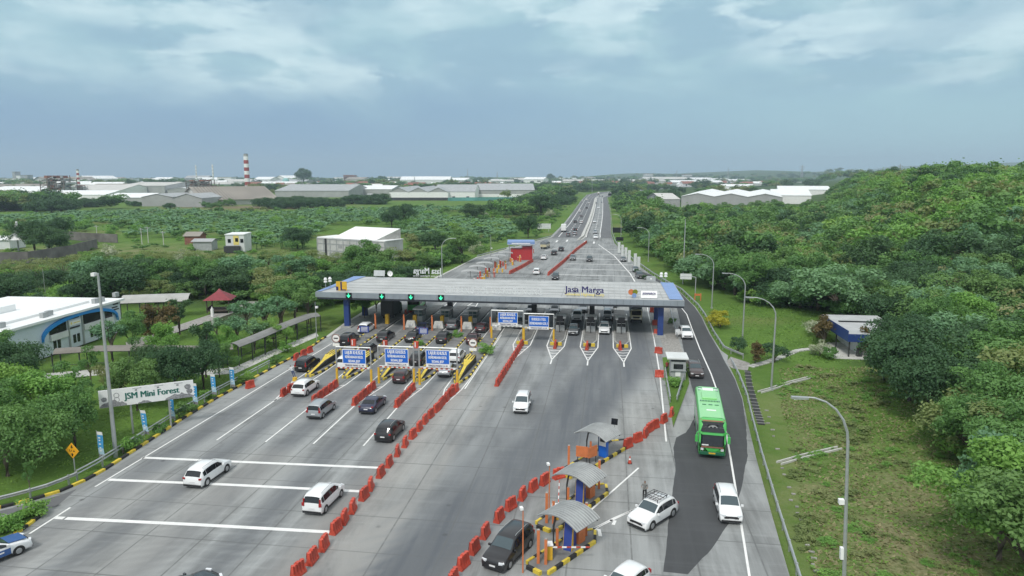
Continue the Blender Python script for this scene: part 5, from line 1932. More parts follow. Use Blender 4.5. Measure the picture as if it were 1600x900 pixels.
kl = [(x - .9, y + .25) for x, y in KERB[1:]]
guard_rail(kl[:5], 'flat steel guard rail curving round the lower left corner behind the kerb', -1)
guard_rail(kl[4:12], 'double pipe guard rail along the yellow and black kerb below the banners', -1, pipes=True)
guard_rail(RAIL_LOW[1:], 'long steel guard rail between the ramp and the dry grass slope', 1)
guard_rail(RAIL_UP[:12], 'steel guard rail curving along the right side of the ramp up to the canopy', 1)
guard_rail(RAIL_UP[11:17], 'guard rail along the right side of the far motorway', 1, step=5)
guard_rail([(x + .1, y) for x, y in XL[19:26]], 'guard rail along the left side of the far motorway', -1, step=6)
for k, ps in enumerate((PX((1039, 585), (1047, 632)), PX((1070, 590), (1057, 632)))):
    guard_rail(ps, ('left', 'right')[k] + ' white rail of the V around the small grass island by the kiosk', 1, pipes=True, step=2, z=.1)
guard_rail(PX((1044, 470), (1050, 500), (1058, 530)), 'short thin rail on the dirt strip behind the right canopy column', 1, pipes=True)
# median wall of the motorway
md = MB()
pts = [(interp(XL, y) + (interp(XR, y) - interp(XL, y)) * .525, y) for y in list(range(283, 700, 12)) + list(range(700, 1250, 25))]
for (a, b) in zip(pts, pts[1:]):
    an = math.atan2(b[1] - a[1], b[0] - a[0])
    l = math.hypot(b[0] - a[0], b[1] - a[1])
    md.box(((a[0] + b[0]) / 2, (a[1] + b[1]) / 2, .45), (l, .7, .9), 0, rz=an)
    md.box(((a[0] + b[0]) / 2 , (a[1] + b[1]) / 2, .06), (l, 2.2, .12), 0, rz=an)
o = md.build('median_barrier', M['concrete_pale'])
tag(o, 'long pale concrete median wall between the carriageways of the far motorway', 'barrier')


# lamp posts
def lamp_post(u, v, h, lab, arm=3.0, z=None, group='street lamps along the roads', curved=True):
    x, y = G(u, v)
    t = empty('street_lamp', (x, y, terrain(x, y) if z is None else z))
    tag(t, lab, 'street lamp', group)
    s = 1 if arm > 0 else -1
    a = abs(arm)
    MB().cyl((0, 0, 0), (0, 0, h * .80), .13, .09, 8).bx(-.2, -.2, 0, .2, .2, .25).build('post', M['steel'], t)
    pts = [(0, 0, h * .79)] + [(-s * a * .92 * (1 - math.cos(q)), 0, h * .80 + h * .2 * math.sin(q)) for q in (.2, .5, .8, 1.1, 1.4, 1.57)]
    MB().tube(pts, [.085, .08, .075, .07, .06, .055, .05], 6).build('arm', M['steel'], t)
    e = pts[-1]
    MB().box((e[0] - s * .45, 0, e[2] - .02), (.95, .26, .12), ry=s * .06).box((e[0] - s * .5, 0, e[2] - .09), (.6, .2, .04), 1).build('lamp_head', [M['steel'], M['white']], t)
    return t


t = lamp_post(1318, 945, 13.4, 'nearest tall curved lamp post on the dry grass slope', 2.5)
t.rotation_euler = (0, -.05, 0)
MB().bx(-.28, -.14, 3.2, -.1, .1, 3.95).build('junction_box', M['white'], t)
MB().box((-.28, 0, 6.9), (.3, .28, .3)).build('camera_head', M['white'], t)
lamp_post(1205, 608, 11.6, 'curved lamp post standing above the drain crossing on the right')
lamp_post(1160, 531, 10.8, 'curved lamp post behind the yellow bush on the right')
lamp_post(1112, 482, 10.8, 'curved lamp post at the wood edge right of the canopy')
lamp_post(1013, 408, 10.5, 'curved lamp post behind the white flag panels')
lamp_post(970, 374, 10.5, 'farthest curved lamp post on the right of the motorway')
lamp_post(691, 440, 11, 'curved lamp post left of the far gate shelters', -3)


def mast(u, v, h, lab, cams=(), r=.17):
    x, y = G(u, v)
    t = empty('mast_pole', (x, y, terrain(x, y)))
    tag(t, lab, 'pole')
    MB().cyl((0, 0, 0), (0, 0, h), r, r * .5, 9).build('shaft', M['steel'], t)
    for (z, s) in cams:
        MB().box((s * .3, -.15, z), (.35, .35, .3)).cyl((0, 0, z), (s * .3, -.1, z), .05, n=5).build('camera_head', M['white'], t)
    return t


mast(181, 712, 17.5, 'tall grey mast pole in front of the forest sign on the left', ((17.4, -1),), .2)
mast(1067, 443, 15.8, 'tall thin mast pole at the wood edge right of the canopy')
mast(767, 410, 8.5, 'thin pole left of the red building with the blue roof', ((4.5, 1),), .1)
mast(495, 532, 6.4, 'slim camera pole at the end of the covered walkway', ((5.6, 1),), .08)
mast(72, 470, 7, 'thin pole behind the white building with the blue arch', (), .07)
x, y = G(1086, 466)
t = empty('direction_sign', (x, y, 0))
tag(t, 'pale direction sign on a side arm pole right of the canopy', 'sign')
MB().cyl((0, 0, 0), (0, 0, 4.6), .11, .09, 7).tube([(0, 0, 4.55), (-.9, 0, 4.7), (-3.4, 0, 4.7)], .08, 6).build('pole', M['orange_post'] if False else M['dull_steel'], t)
MB().bx(-3.3, -.05, 4.1, -.9, .03, 5.3).build('panel', M['off_white'], t)
x, y = G(1090, 470)
o = MB().bx(-.7, -.05, 0, -.5, .05, 1.6).bx(.5, -.05, 0, .7, .05, 1.6).bx(-.7, -.06, 1.1, .7, .06, 1.5).build('sign_stand', M['orange_post'], loc=(x, y, 0))
tag(o, 'small orange frame at the guard rail right of the canopy', 'frame')

# vertical banners on the left verge
def banner(u, v, lab, tilt=0.0):
    x, y = G(u, v)
    t = empty('vertical_banner', (x, y, terrain(x, y)), -.1)
    tag(t, lab, 'banner', 'blue and white banners on the left verge')
    n = 8
    m = MB()
    for i in range(n):
        z0, z1 = .5 + 2.5 * i / n, .5 + 2.5 * (i + 1) / n
        f = lambda z: (-.30 + tilt * (z - 1.7), .04 * math.sin(z * 3), z)
        g_ = lambda z: (.30 + tilt * (z - 1.7), .04 * math.sin(z * 3 + .4), z)
        mi = 2 if i == n - 1 else (1 if i >= 3 else (3 if i >= 1 else 0))
        m.add([f(z0), g_(z0), g_(z1), f(z1)], [(0, 1, 2, 3)], mi)
        m.add([tuple(q + (.012 if j == 1 else 0) for j, q in enumerate(p)) for p in (f(z0), f(z1), g_(z1), g_(z0))], [(0, 1, 2, 3)], mi)
    m.build('cloth', [M['banner_grey'], M['banner_blue'], M['white'], M['banner_pale']], t)
    mk_ = MB()
    for i, z in enumerate((1.15, 1.45, 1.8, 2.15, 2.4)):
        w_ = .17 if i % 2 else .22
        mk_.bx(-w_ / 2 + tilt * (z - 1.7), -.075, z, w_ / 2 + tilt * (z - 1.7), -.065, z + .10)
    mk_.build('printed_mark', M['white'], t)
    MB().tube([(-.33 + tilt * (0 - 1.7), .02, 0), (-.33, .02, 1.7), (-.33 + tilt * 1.4, .02, 3.1)], .025, 5).build('pole', M['steel'], t)


M['banner_blue'] = mat('sky_blue_banner', (.06, .30, .58), .6, var=.06, vscale=3)
M['banner_pale'] = mat('pale_blue_banner', (.42, .60, .74), .6, var=.06, vscale=3)
M['banner_grey'] = mat('grey_banner_foot', (.25, .25, .26), .7, var=.5, vscale=6)
for k, (u, v, tl) in enumerate(((160, 721, -.02), (228, 684, -.10), (270, 660, -.06), (306, 637, -.03), (335, 621, -.06), (364, 609, -.03))):
    banner(u, v, 'blue and white vertical banner on the left verge, %s from the camera' % ORD[k], tl)

# forest sign
pa, pb = G(216, 684), G(254, 662)
an = math.atan2(pb[1] - pa[1], pb[0] - pa[0])
cx, cy = (pa[0] + pb[0]) / 2, (pa[1] + pb[1]) / 2
an = .60
t = empty('forest_sign', (cx, cy, -.1), an)
tag(t, 'long white board reading JSM Mini Forest on two posts', 'sign')
hw = 4.3
MB().bx(-hw, -.06, 3.15, hw, .06, 4.95).build('panel', M['white'], t)
text('lettering', 'JSM Mini Forest', .92, M['green_text'], t, (.45, -.075, 4.08), UPR, width=5.0, bold=.03)
sil = MB()


def hill(x0, x1, h0, seed, flat=3.16):
    r2 = random.Random(seed)
    n = 12
    top = [(x0 + (x1 - x0) * i / n, flat + h0 * math.sin(math.pi * (.08 + .84 * i / n)) * r2.uniform(.7, 1.1)) for i in range(n + 1)]
    for a, b in zip(top, top[1:]):
        sil.add([(a[0], -.072, flat), (b[0], -.072, flat), (b[0], -.072, b[1]), (a[0], -.072, a[1])], [(0, 1, 2, 3)])


hill(-hw + .02, -1.9, .72, 1)
hill(-.9, .3, .28, 2)
hill(1.6, hw - .02, .62, 3)
for (x, z, r) in ((3.75, 4.3, .3), (3.9, 3.8, .28), (-3.85, 4.0, .25)):
    sil.face([(x + r * math.cos(k * .9) * (1 + .25 * (k % 2)), -.074, z + r * math.sin(k * .9)) for k in range(7)])
for x in (-1.1, .9, 2.7):
    sil.bx(x, -.08, 4.55, x + .2, -.07, 4.7)
    sil.bx(x - .2, -.08, 4.78, x + .6, -.07, 4.82)
sil.build('landscape_print', M['banner_grey'], t)
rg = MB()
for i in range(16):
    a, b = 2 * PI * i / 16, 2 * PI * (i + 1) / 16
    for cz in (3.85, 4.3):
        rg.face([(-2.75 + .2 * math.cos(a), -.074, cz + .22 * math.sin(a)), (-2.75 + .2 * math.cos(b), -.074, cz + .22 * math.sin(b)), (-2.75 + .25 * math.cos(b), -.074, cz + .27 * math.sin(b)), (-2.75 + .25 * math.cos(a), -.074, cz + .27 * math.sin(a))])
rg.build('emblem', M['banner_grey'], t)
for (px, py) in (pa, pb):
    d = (-1.6, 1.9)[(px, py) == pb]
    MB().cyl((d, .12, 0), (d, .12, 4.8), .10, n=8).build('post', M['steel'], t)

# yellow diamond sign
x, y = G(117, 742)
t = empty('warning_sign', (x, y, -.1), -.12)
tag(t, 'yellow diamond warning sign with black arrows on a post at the left kerb', 'sign')
r = .72
MB().add([(-r, -.02, 2.35), (0, -.02, 2.35 - r), (r, -.02, 2.35), (0, -.02, 2.35 + r), (-r, .02, 2.35), (0, .02, 2.35 - r), (r, .02, 2.35), (0, .02, 2.35 + r)],
         [(0, 1, 2, 3), (7, 6, 5, 4), (0, 4, 5, 1), (1, 5, 6, 2), (2, 6, 7, 3), (3, 7, 4, 0)]).build('panel', M['sign_amber'] if 'sign_amber' in M else mat('amber_sign', (.75, .36, .015), .5), t)
a = MB()
for s in (1, -1):
    a.add([(-.16, -.03, 2.35 + s * .34), (.16, -.03, 2.35 + s * .34), (0, -.03, 2.35 + s * .20)], [(0, 1, 2)])
    a.bx(-.06, -.031, 2.35 + s * .41 - .09, .06, -.026, 2.35 + s * .41 + .09)
a.build('arrow', M['screen_black'], t)
text('lettering', '5,1 m', .26, M['screen_black'], t, (0, -.032, 2.35), UPR, width=.62)
MB().cyl((0, .06, 0), (0, .06, 2.6), .05, n=6).build('post', M['steel'], t)

# white flag panels and black message boards on the right of the far plaza
for k, (u, v) in enumerate(((960, 397), (965, 402), (970, 407), (975, 412), (984, 418), (989, 424))):
    x, y = G(u, v)
    t = empty('flag_panel', (x + 1.5, y, 0), .2)
    tag(t, 'tall white vertical flag panel beside the far guard rail, %s from the far end' % ORD[k], 'flag panel', 'white flag panels beside the guard rail')
    MB().bx(-.42, -.03, .5, .42, .03, 4.1).build('panel', M['off_white'], t)
    MB().cyl((-.45, 0, 0), (-.45, 0, 4.2), .05, n=6).build('pole', M['steel'], t)
for k, (u, v, w_) in enumerate(((960, 367, 4.6), (962, 380, 2.9), (952, 307, 6.0))):
    x, y = G(u, v)
    t = empty('message_board', (x + 1.5, y, 0))
    tag(t, ('upper of the two black message boards by the right guard rail', 'lower of the two black message boards by the right guard rail', 'far black board on the right at the motorway bend')[k], 'message board', 'black message boards')
    MB().bx(-w_ / 2, -.1, 1.0, w_ / 2, .1, 1.0 + w_ * .5).build('panel', M['screen_black'], t)
    for sx in (-.35, .35):
        MB().bx(sx * w_ - .08, .1, 0, sx * w_ + .08, .2, 1.4).build('post', M['dull_steel'], t)
x, y = G(850, 362)
t = empty('billboard', (x, y, 0))
tag(t, 'pale rectangular billboard on the left verge of the far motorway', 'billboard')
MB().bx(-3.2, -.08, 1.4, 3.2, .08, 3.8).build('panel', M['off_white'], t)
for z in (3.2, 2.6, 2.0):
    MB().bx(-2.4, -.10, z, 2.4, -.085, z + .14).build('lettering_line', M['dull_steel'], t)
for sx in (-2.2, 2.2):
    MB().bx(sx - .1, .08, 0, sx + .1, .2, 2).build('post', M['dull_steel'], t)
x, y = G(925, 303)
mast(925, 301, 26, 'tall thin mast in the median at the motorway bend', (), .35)

# far gate shelters on the left of the plaza beyond the canopy
M['walk_roof'] = mat('dull_grey_roof', (.36, .365, .36), .7, var=.15, vscale=.6)
FS = [(735, 441), (746, 433), (757, 427), (768, 419), (779, 414), (790, 409), (802, 401), (815, 394)]
for k, (u, v) in enumerate(FS):
    x, y = G(u, v)
    t = empty('far_gate_shelter', (x, y, 0), .15)
    tag(t, 'small grey gate shelter beyond the canopy, %s from the near end of the row' % ORD[k], 'shelter', 'far gate shelters')
    arc = [(2.6 * math.sin(q), 3.05 - .7 + .7 * math.cos(q)) for q in (-1.0, -.6, -.2, .2, .6, 1.0)]
    m = MB()
    for (a, b) in zip(arc, arc[1:]):
        m.add([(a[0], -1.6, a[1]), (b[0], -1.6, b[1]), (b[0], 1.6, b[1]), (a[0], 1.6, a[1]), (a[0], -1.6, a[1] - .07), (b[0], -1.6, b[1] - .07), (b[0], 1.6, b[1] - .07), (a[0], 1.6, a[1] - .07)], [(0, 1, 2, 3), (7, 6, 5, 4), (0, 4, 5, 1), (2, 6, 7, 3)])
    m.build('roof', M['walk_roof'], t)
    for sy in (-1.2, 1.2):
        MB().bx(-.05, sy - .05, 0, .05, sy + .05, 2.98).build('post', M['dull_steel'], t)
    for j in range(5):
        px, py, hh = rnd.uniform(.4, 4.6), rnd.uniform(-3, 3), rnd.uniform(1.1, 2.0)
        o = MB().bx(-.2, -.16, 0, .2, .16, hh).bx(-.22, -.18, hh, .22, .18, hh + .06, 1).build('gate_cabinet', [M[('red_plastic', 'post_yellow', 'orange_post', 'red_plastic', 'post_yellow')[j]], M['white']], loc=(x + px, y + py, 0))
        tag(o, '%s gate cabinet, %s by the %s far gate shelter' % (('red', 'yellow', 'orange', 'red', 'yellow')[j], ORD[j], ORD[k]), 'cabinet', 'gate cabinets by the far shelters')
x, y = G(812, 405)
t = empty('red_booth', (x, y, 0), .12)
t.scale = (.82, .82, .82)
tag(t, 'red walled building with a big blue and white roof beyond the canopy', 'building')
MB().bx(-3.4, -2.6, 0, 1.0, 2.6, 4.2).build('wall', M['red_wall'], t)
MB().bx(1.0, -2.6, 0, 5.0, 2.6, 5.0).build('side_wall', M['red_wall'], t)
MB().bx(-4.6, -4.2, 6.0, 5.6, 4.2, 6.2).bx(-4.7, -4.3, 6.2, 5.7, 4.3, 7.2, 1).build('roof', [M['white'], M['roof_band']] if 'roof_band' in M else [M['white'], M['blue_roof']], t)
for (sx, sy) in ((-4, -3.6), (5, -3.6), (-4, 3.6), (5, 3.6)):
    MB().bx(sx - .15, sy - .15, 0, sx + .15, sy + .15, 6).build('column', M['steel'], t)
MB().bx(-3.0, -4.33, 6.35, 4.0, -4.31, 6.7).build('fascia_stripe', M['white'], t)

# ================================================================== BUILDINGS
def HT(u, v, vt):
    """height above the ground of the point seen at row vt straight above the ground point (u, v)"""
    x, y = G(u, v)
    d = _F * FPX + _Rt * (u - 800) + _U * (450 - vt)
    return HC + d.z * math.hypot(x, y) / math.hypot(d.x, d.y)


def frame_of(pa, pb):
    an = math.atan2(pb[1] - pa[1], pb[0] - pa[0])
    return ((pa[0] + pb[0]) / 2, (pa[1] + pb[1]) / 2, an, math.hypot(pb[0] - pa[0], pb[1] - pa[1]))


M['rust_dark'] = mat('dark_rust_streak', (.15, .13, .105), .8, var=.3, vscale=.05)


def shed(pa, pb, depth, he, hr, lab, wall='factory_grey', roof='roof_grey', gables=0, over=.5, name='warehouse', cat='warehouse', group=None, door=True, low=None, strips=0):
    """gables = 0: ridge parallel to the front; n >= 1: n gables face the front"""
    cx, cy, an, w_ = frame_of(pa, pb)
    t = empty(name, (cx, cy, terrain(cx, cy) if abs(cy) < 1500 else 0), an)
    tag(t, lab, cat, group)
    a = w_ / 2
    m, r = MB(), MB()
    th = max(.15, w_ * .004)
    if gables == 0:
        m.add([(-a, 0, 0), (a, 0, 0), (a, depth, 0), (-a, depth, 0), (-a, 0, he), (a, 0, he), (a, depth, he), (-a, depth, he), (-a, depth / 2, hr), (a, depth / 2, hr)],
              [(0, 1, 5, 4), (2, 3, 7, 6), (1, 2, 6, 9, 5), (3, 0, 4, 8, 7)], 0)
        s = (hr - he) / (depth / 2)
        for (y0, y1) in ((-over, depth / 2), (depth + over, depth / 2)):
            z0 = he - over * s
            r.add([(-a - over, y0, z0 + th), (a + over, y0, z0 + th), (a + over, y1, hr + th), (-a - over, y1, hr + th), (-a - over, y0, z0), (a + over, y0, z0), (a + over, y1, hr), (-a - over, y1, hr)],
                  [(0, 1, 2, 3), (7, 6, 5, 4), (0, 4, 5, 1), (0, 3, 7, 4), (1, 5, 6, 2)], 0)
        for q in range(strips):
            xx = -a + w_ * (q + .5) / strips
            r.add([(xx, -over, he - over * s + th + .06), (xx + w_ / strips * .35, -over, he - over * s + th + .06), (xx + w_ / strips * .35, depth / 2, hr + th + .06), (xx, depth / 2, hr + th + .06)], [(0, 1, 2, 3)], 1)
    else:
        gw = w_ / gables
        m.add([(-a, 0, 0), (a, 0, 0), (a, depth, 0), (-a, depth, 0), (-a, 0, he), (a, 0, he), (a, depth, he), (-a, depth, he)], [(0, 1, 5, 4), (1, 2, 6, 5), (2, 3, 7, 6), (3, 0, 4, 7)], 0)
        for g_ in range(gables):
            x0 = -a + gw * g_
            for y in (0, depth):
                m.add([(x0, y, he), (x0 + gw, y, he), (x0 + gw / 2, y, hr)], [(0, 1, 2)], 1)
            for (xa, xb) in ((x0, x0 + gw / 2), (x0 + gw, x0 + gw / 2)):
                r.add([(xa, -over, he + th), (xb, -over, hr + th), (xb, depth + over, hr + th), (xa, depth + over, he + th), (xa, -over, he - .05), (xb, -over, hr - .05), (xb, depth + over, hr - .05), (xa, depth + over, he - .05)],
                      [(0, 1, 2, 3), (0, 4, 5, 1), (2, 6, 7, 3)], 0)
    m.build('wall', [M[wall], M['factory_grey']], t)
    r.build('roof', [M[roof], M['rust_dark']], t)
    if low:
        MB().bx(-a + .1, -.12, .0, a - .1, -.02, he * low[0]).build('lower_wall', M[low[1]], t)
    if door:
        n = max(1, int(w_ / 14))
        for i in range(min(n, 6)):
            xx = -a + w_ * (i + .5) / n
            MB().bx(xx - 1.6, -.16, 0, xx + 1.6, -.125, min(he * .6, 4)).build('door', M['dark_metal'], t)
    return t


# --- white building with the blue arch on the left
pa, pb = G(-30, 592), G(191, 516)
cx, cy, an, w_ = frame_of(pa, pb)
t = empty('office_building', (cx, cy, -.12), an)
tag(t, 'white two storey office with a flat roof and a bright blue arch on its front', 'building')
a = w_ / 2
Hh = 5.6
MB().bx(-a, 0, 0, a, 20, Hh - .35).build('wall', M['office_wall'] if 'office_wall' in M else mat('pale_blue_wall', (.58, .65, .70), .6, var=.05, vscale=.4), t)
r = MB().bx(-a - .5, -.6, Hh - .35, a + .5, 20.6, Hh)
r.bx(-a - .4, 2.5, Hh, a - 4, 20.4, Hh + .35).bx(-a + 2, 8, Hh + .36, -a + 16, 19, Hh + 1.3)
ro = r.build('roof', M['white_roof'], t)
ru = MB()
for (x, y) in ((-2, .6), (-.6, .9), (9.5, .9), (10.8, .8), (-9, 1.2), (15.5, 1.5)):
    ru.bx(x, y, Hh + .36 if y > 2.5 else Hh + .005, x + 1.0, y + .6, Hh + .75)
ru.build('roof_unit', M['dull_steel'], ro)
MB().bx(-a + 4, 7.8, Hh + .5, -a + 10, 7.98, Hh + 1.1).build('vent_strip', M['screen_black'], ro)
# arch band across the right two thirds of the front
A0, A1 = -.25 * a, a - 1.2
am, ah = (A0 + A1) / 2, (A1 - A0) / 2
arc = [(am + ah * math.cos(math.pi * (1 - i / 18)), 2.2 + 2.55 * math.sin(math.pi * (i / 18)) ** .8) for i in range(19)]
m = MB()
for (p, q) in zip(arc, arc[1:]):
    m.add([(p[0], -.45, p[1]), (q[0], -.45, q[1]), (q[0], -.45, q[1] + .5), (p[0], -.45, p[1] + .5), (p[0], -.02, p[1]), (q[0], -.02, q[1]), (q[0], -.02, q[1] + .5), (p[0], -.02, p[1] + .5)],
          [(0, 1, 2, 3), (3, 2, 6, 7), (0, 4, 5, 1)])
m.build('arch', M['blue_arch'], t)
for (x0, x1, z0) in ((A0 + 1.6, am - 3.2, 3.0), (am + .3, am + 5.0, 3.1), (am + 5.5, A1 - 1.0, 3.0)):
    m = MB()
    n = 8
    topz = lambda x: 2.2 + 2.55 * max(0, math.sin(math.acos(max(-1, min(1, (x - am) / ah))))) ** .8 - .02
    for i in range(n):
        p, q = x0 + (x1 - x0) * i / n, x0 + (x1 - x0) * (i + 1) / n
        if topz(p) > z0 and topz(q) > z0:
            m.add([(p, -.05, z0), (q, -.05, z0), (q, -.05, topz(q)), (p, -.05, topz(p))], [(0, 1, 2, 3)])
    wn = m.build('window', M['glass'], t)
    MB().bx(x0, -.3, z0 - .9, x1, -.06, z0).build('parapet', M['off_white'], wn)
for (x, n) in ((A0 + 2.2, 2), (am - 2.0, 2), (am + 1.8, 3), (A1 - 4.5, 2)):
    for j in range(n):
        o = MB().bx(x + j * .85, -.04, .7, x + j * .85 + .6, -.01, 2.0).build('window', M['glass'], t)
for z in (4.45, 3.0):
    MB().bx(am - 2.6, -.08, z, am - .4, -.03, z + .25).build('slot', M['screen_black'], t)
for k, z in enumerate((4.8, 4.3, 3.9)):
    MB().bx(A1 - .6 - .3 * (k % 2), -.06, z, A1 + .8 - .3 * (k % 2), -.02, z + .2).build('slot', M['screen_black'], t)
sg = MB().bx(am - 2.7, -.14, 3.5, am - .2, -.06, 4.2).build('sign_board', M['white'], t)
MB().bx(am - 1.8, -.155, 3.75, am - .4, -.145, 3.9).cyl((am - 2.25, -.15, 3.85), (am - 2.25, -.142, 3.85), .2, n=10).build('sign_mark', M['gold'], sg)
for x in (am - 2.9, am + .1):
    MB().bx(x - .08, -.25, 0, x + .08, -.01, Hh - .4).build('downpipe', M['steel'], t)


M['walk_brown'] = mat('brown_walkway_roof', (.19, .175, .155), .8, var=.15, vscale=.6)
M['walk_grey'] = mat('grey_walkway_roof', (.21, .21, .20), .8, var=.15, vscale=.6)
M['walk_pale'] = mat('pale_walkway_roof', (.38, .38, .36), .8, var=.1, vscale=.6)
# --- covered walkways
def walkway(pts, wd, h, lab, roof='roof_grey', rise=.5):
    t = empty('covered_walkway', (pts[0][0], pts[0][1], -.1))
    tag(t, lab, 'walkway')
    ox, oy = pts[0]
    n = len(pts)
    sec = [(-wd / 2, 0), (-wd * .32, rise * .6), (-wd * .1, rise * .95), (wd * .1, rise * .95), (wd * .32, rise * .6), (wd / 2, 0)]
    vs = []
    for i, (x, y) in enumerate(pts):
        a, b = pts[max(i - 1, 0)], pts[min(i + 1, n - 1)]
        l = math.hypot(b[0] - a[0], b[1] - a[1])
        nx_, ny_ = -(b[1] - a[1]) / l, (b[0] - a[0]) / l
        for (o_, z) in sec:
            vs.append((x - ox + nx_ * o_, y - oy + ny_ * o_, h + z))
    k = len(sec)
    MB().add(vs, [(i * k + j, i * k + j + 1, (i + 1) * k + j + 1, (i + 1) * k + j) for i in range(n - 1) for j in range(k - 1)]).build('roof', M[roof], t)
    MB().add([(v[0], v[1], v[2] - .08) for v in vs], [(i * k + j, i * k + j + 1, (i + 1) * k + j + 1, (i + 1) * k + j) for i in range(n - 1) for j in range(k - 1)]).build('ceiling', M['dark_metal'], t)
    for i, (x, y) in enumerate(along(pts, 3.2)):
        a, b = pts[0], pts[-1]
        l = math.hypot(b[0] - a[0], b[1] - a[1])
        nx_, ny_ = -(b[1] - a[1]) / l * wd * .42, (b[0] - a[0]) / l * wd * .42
        for s in (-1, 1):
            MB().bx(x - ox + nx_ * s - .06, y - oy + ny_ * s - .06, 0, x - ox + nx_ * s + .06, y - oy + ny_ * s + .06, h + .08).build('post', M['dark_metal'], t)
    rl = MB()
    for s in (-1,):
        rl.tube([(x - ox, y - oy - wd * .45, .95) for x, y in pts], .04, 5)
    rl.build('handrail', M['dark_metal'], t)
    return t


walkway(PX((90, 578), (160, 573), (230, 572), (330, 574), (365, 570)), 2.4, 2.6, 'long brown grey covered walkway in front of the white office', 'walk_brown')
walkway(PX((365, 570), (400, 555), (440, 536), (480, 519), (496, 516)), 2.2, 2.7, 'grey covered walkway climbing towards the canopy on the left verge', 'walk_grey')
walkway(PX((195, 494), (240, 492), (300, 490)), 4.2, 2.9, 'pale covered walkway behind the white office', 'walk_pale', 1.2)
x, y = G(345, 486)
t = empty('gazebo', (x, y, 0), .3)
tag(t, 'small gazebo with a dark red hipped roof by the pond', 'gazebo')
MB().add([(-2.6, -2.4, 2.5), (2.6, -2.4, 2.5), (2.6, 2.4, 2.5), (-2.6, 2.4, 2.5), (-.5, -.5, 3.9), (.5, -.5, 3.9), (.5, .5, 3.9), (-.5, .5, 3.9), (0, 0, 4.5)],
         [(0, 1, 5, 4), (1, 2, 6, 5), (2, 3, 7, 6), (3, 0, 4, 7), (4, 5, 8), (5, 6, 8), (6, 7, 8), (7, 4, 8), (3, 2, 1, 0)]).build('roof', M['maroon_roof'], t)
for sx in (-2, 2):
    for sy in (-1.9, 1.9):
        MB().bx(sx - .1, sy - .1, 0, sx + .1, sy + .1, 2.5).build('post', M['bark_dark'], t)
MB().bx(-2.1, -2.0, .3, 2.1, 2.0, .5).bx(-2.1, -2.0, .5, -1.95, 2.0, 1.0).bx(1.95, -2.0, .5, 2.1, 2.0, 1.0).build('deck', M['bark_dark'], t)
x, y = G(332, 494)
o = MB().bx(-.2, -.2, 0, .2, .2, 1.5).cyl((0, 0, 1.5), (0, 0, 1.9), .16, .08, 8).build('white_monument', M['white'], loc=(x, y, -.1))
tag(o, 'small white pillar beside the red gazebo', 'pillar')

# --- pump hut on the right
M['hut_roof'] = mat('pale_grey_roof_sheet', (.40, .41, .41), .6, var=.12, vscale=.5)
pts = PX((1308, 538), (1326, 557))
x, y = G(1326, 557)
t = empty('pump_hut', (x, y, -.05), .02)
tag(t, 'open shed with a pale roof and deep blue fascia among the trees on the right', 'shelter')
W2, D2 = 8.0, 11.0
MB().add([(-.4, -.5, 3.5), (W2, -.5, 3.5), (W2, D2 + .4, 4.0), (-.4, D2 + .4, 4.0), (-.4, -.5, 3.35), (W2, -.5, 3.35), (W2, D2 + .4, 3.85), (-.4, D2 + .4, 3.85)],
         [(0, 1, 2, 3), (7, 6, 5, 4), (0, 4, 5, 1), (1, 5, 6, 2), (2, 6, 7, 3), (3, 7, 4, 0)]).bx(.6, 6.6, 3.74, W2 - .6, 7.0, 3.96, 1).build('roof', [M['hut_roof'], M['screen_black']], t)
MB().bx(-.44, -.56, 2.35, W2, -.51, 3.52).bx(-.48, -.51, 2.35, -.43, D2 + .4, 3.98).build('fascia', M['navy'], t)
for (sx, sy) in ((-.1, -.2), (-.1, 5.2), (-.1, D2), (W2 - .3, -.2), (W2 - .3, D2)):
    MB().bx(sx - .08, sy - .08, 0, sx + .08, sy + .08, 3.4).build('post', M['dark_metal'], t)
MB().bx(1.9, 1.2, 0, W2 - .4, D2 - .3, 2.9).build('back_wall', M['off_white'], t)
MB().bx(-2.4, -1.4, -.06, W2, D2 + 1, .06).build('floor_slab', M['concrete_pale'], t)
o = MB().bx(-.35, -.3, 0, .35, .3, .8).bx(-.3, .2, .8, .3, .3, 1.5).build('pump_unit', M['dark_metal'], loc=(x + 1.5, y + .3, 0.02))
tag(o, 'small dark machine standing in front of the blue fascia shed', 'machine')

# --- abandoned hall with the white sloping roof
pa, pb, pc_ = G(497, 408.5), G(602, 417), G(618, 404)
cx, cy, an, w_ = frame_of(pa, pb)
dp = math.hypot(pc_[0] - pb[0], pc_[1] - pb[1])
h0 = HT(602, 417, 377)
t = empty('white_roofed_hall', (cx, cy, -.1), an)
tag(t, 'derelict grey hall with a bright white sloping roof among the trees', 'building')
a = w_ / 2
dp = 8.5
MB().bx(-a, 0, 0, a, dp, h0).build('wall', mat('stained_grey_wall', (.48, .48, .46), .8, var=.22, vscale=.25), t)
MB().add([(-a * .55, .3, h0 + .1), (a * .72, .3, h0 + .1), (a * .95, dp - .2, h0 + 3.2), (-a * .38, dp - .2, h0 + 3.2), (-a * .55, .3, h0 - .1), (a * .72, .3, h0 - .1), (a * .95, dp - .2, h0), (-a * .38, dp - .2, h0)],
         [(0, 1, 2, 3)], 0).add([(a * .72, .3, h0 + .06), (a * .95, dp - .2, h0 + 3.1), (a * .95, dp - .2, h0)], [(0, 1, 2)], 1).bx(a * .74, .2, h0 + .01, a + .2, dp + .1, h0 + .2, 0).bx(-a - .2, .2, h0 + .01, -a * .56, dp, h0 + .25, 0).build('roof', [M['white_roof'], M['concrete']], t)
fr = MB()
n = 10
for i in range(n + 1):
    xx = -a + w_ * i / n
    fr.bx(xx - .12, -.10, 0, xx + .12, -.01, h0)
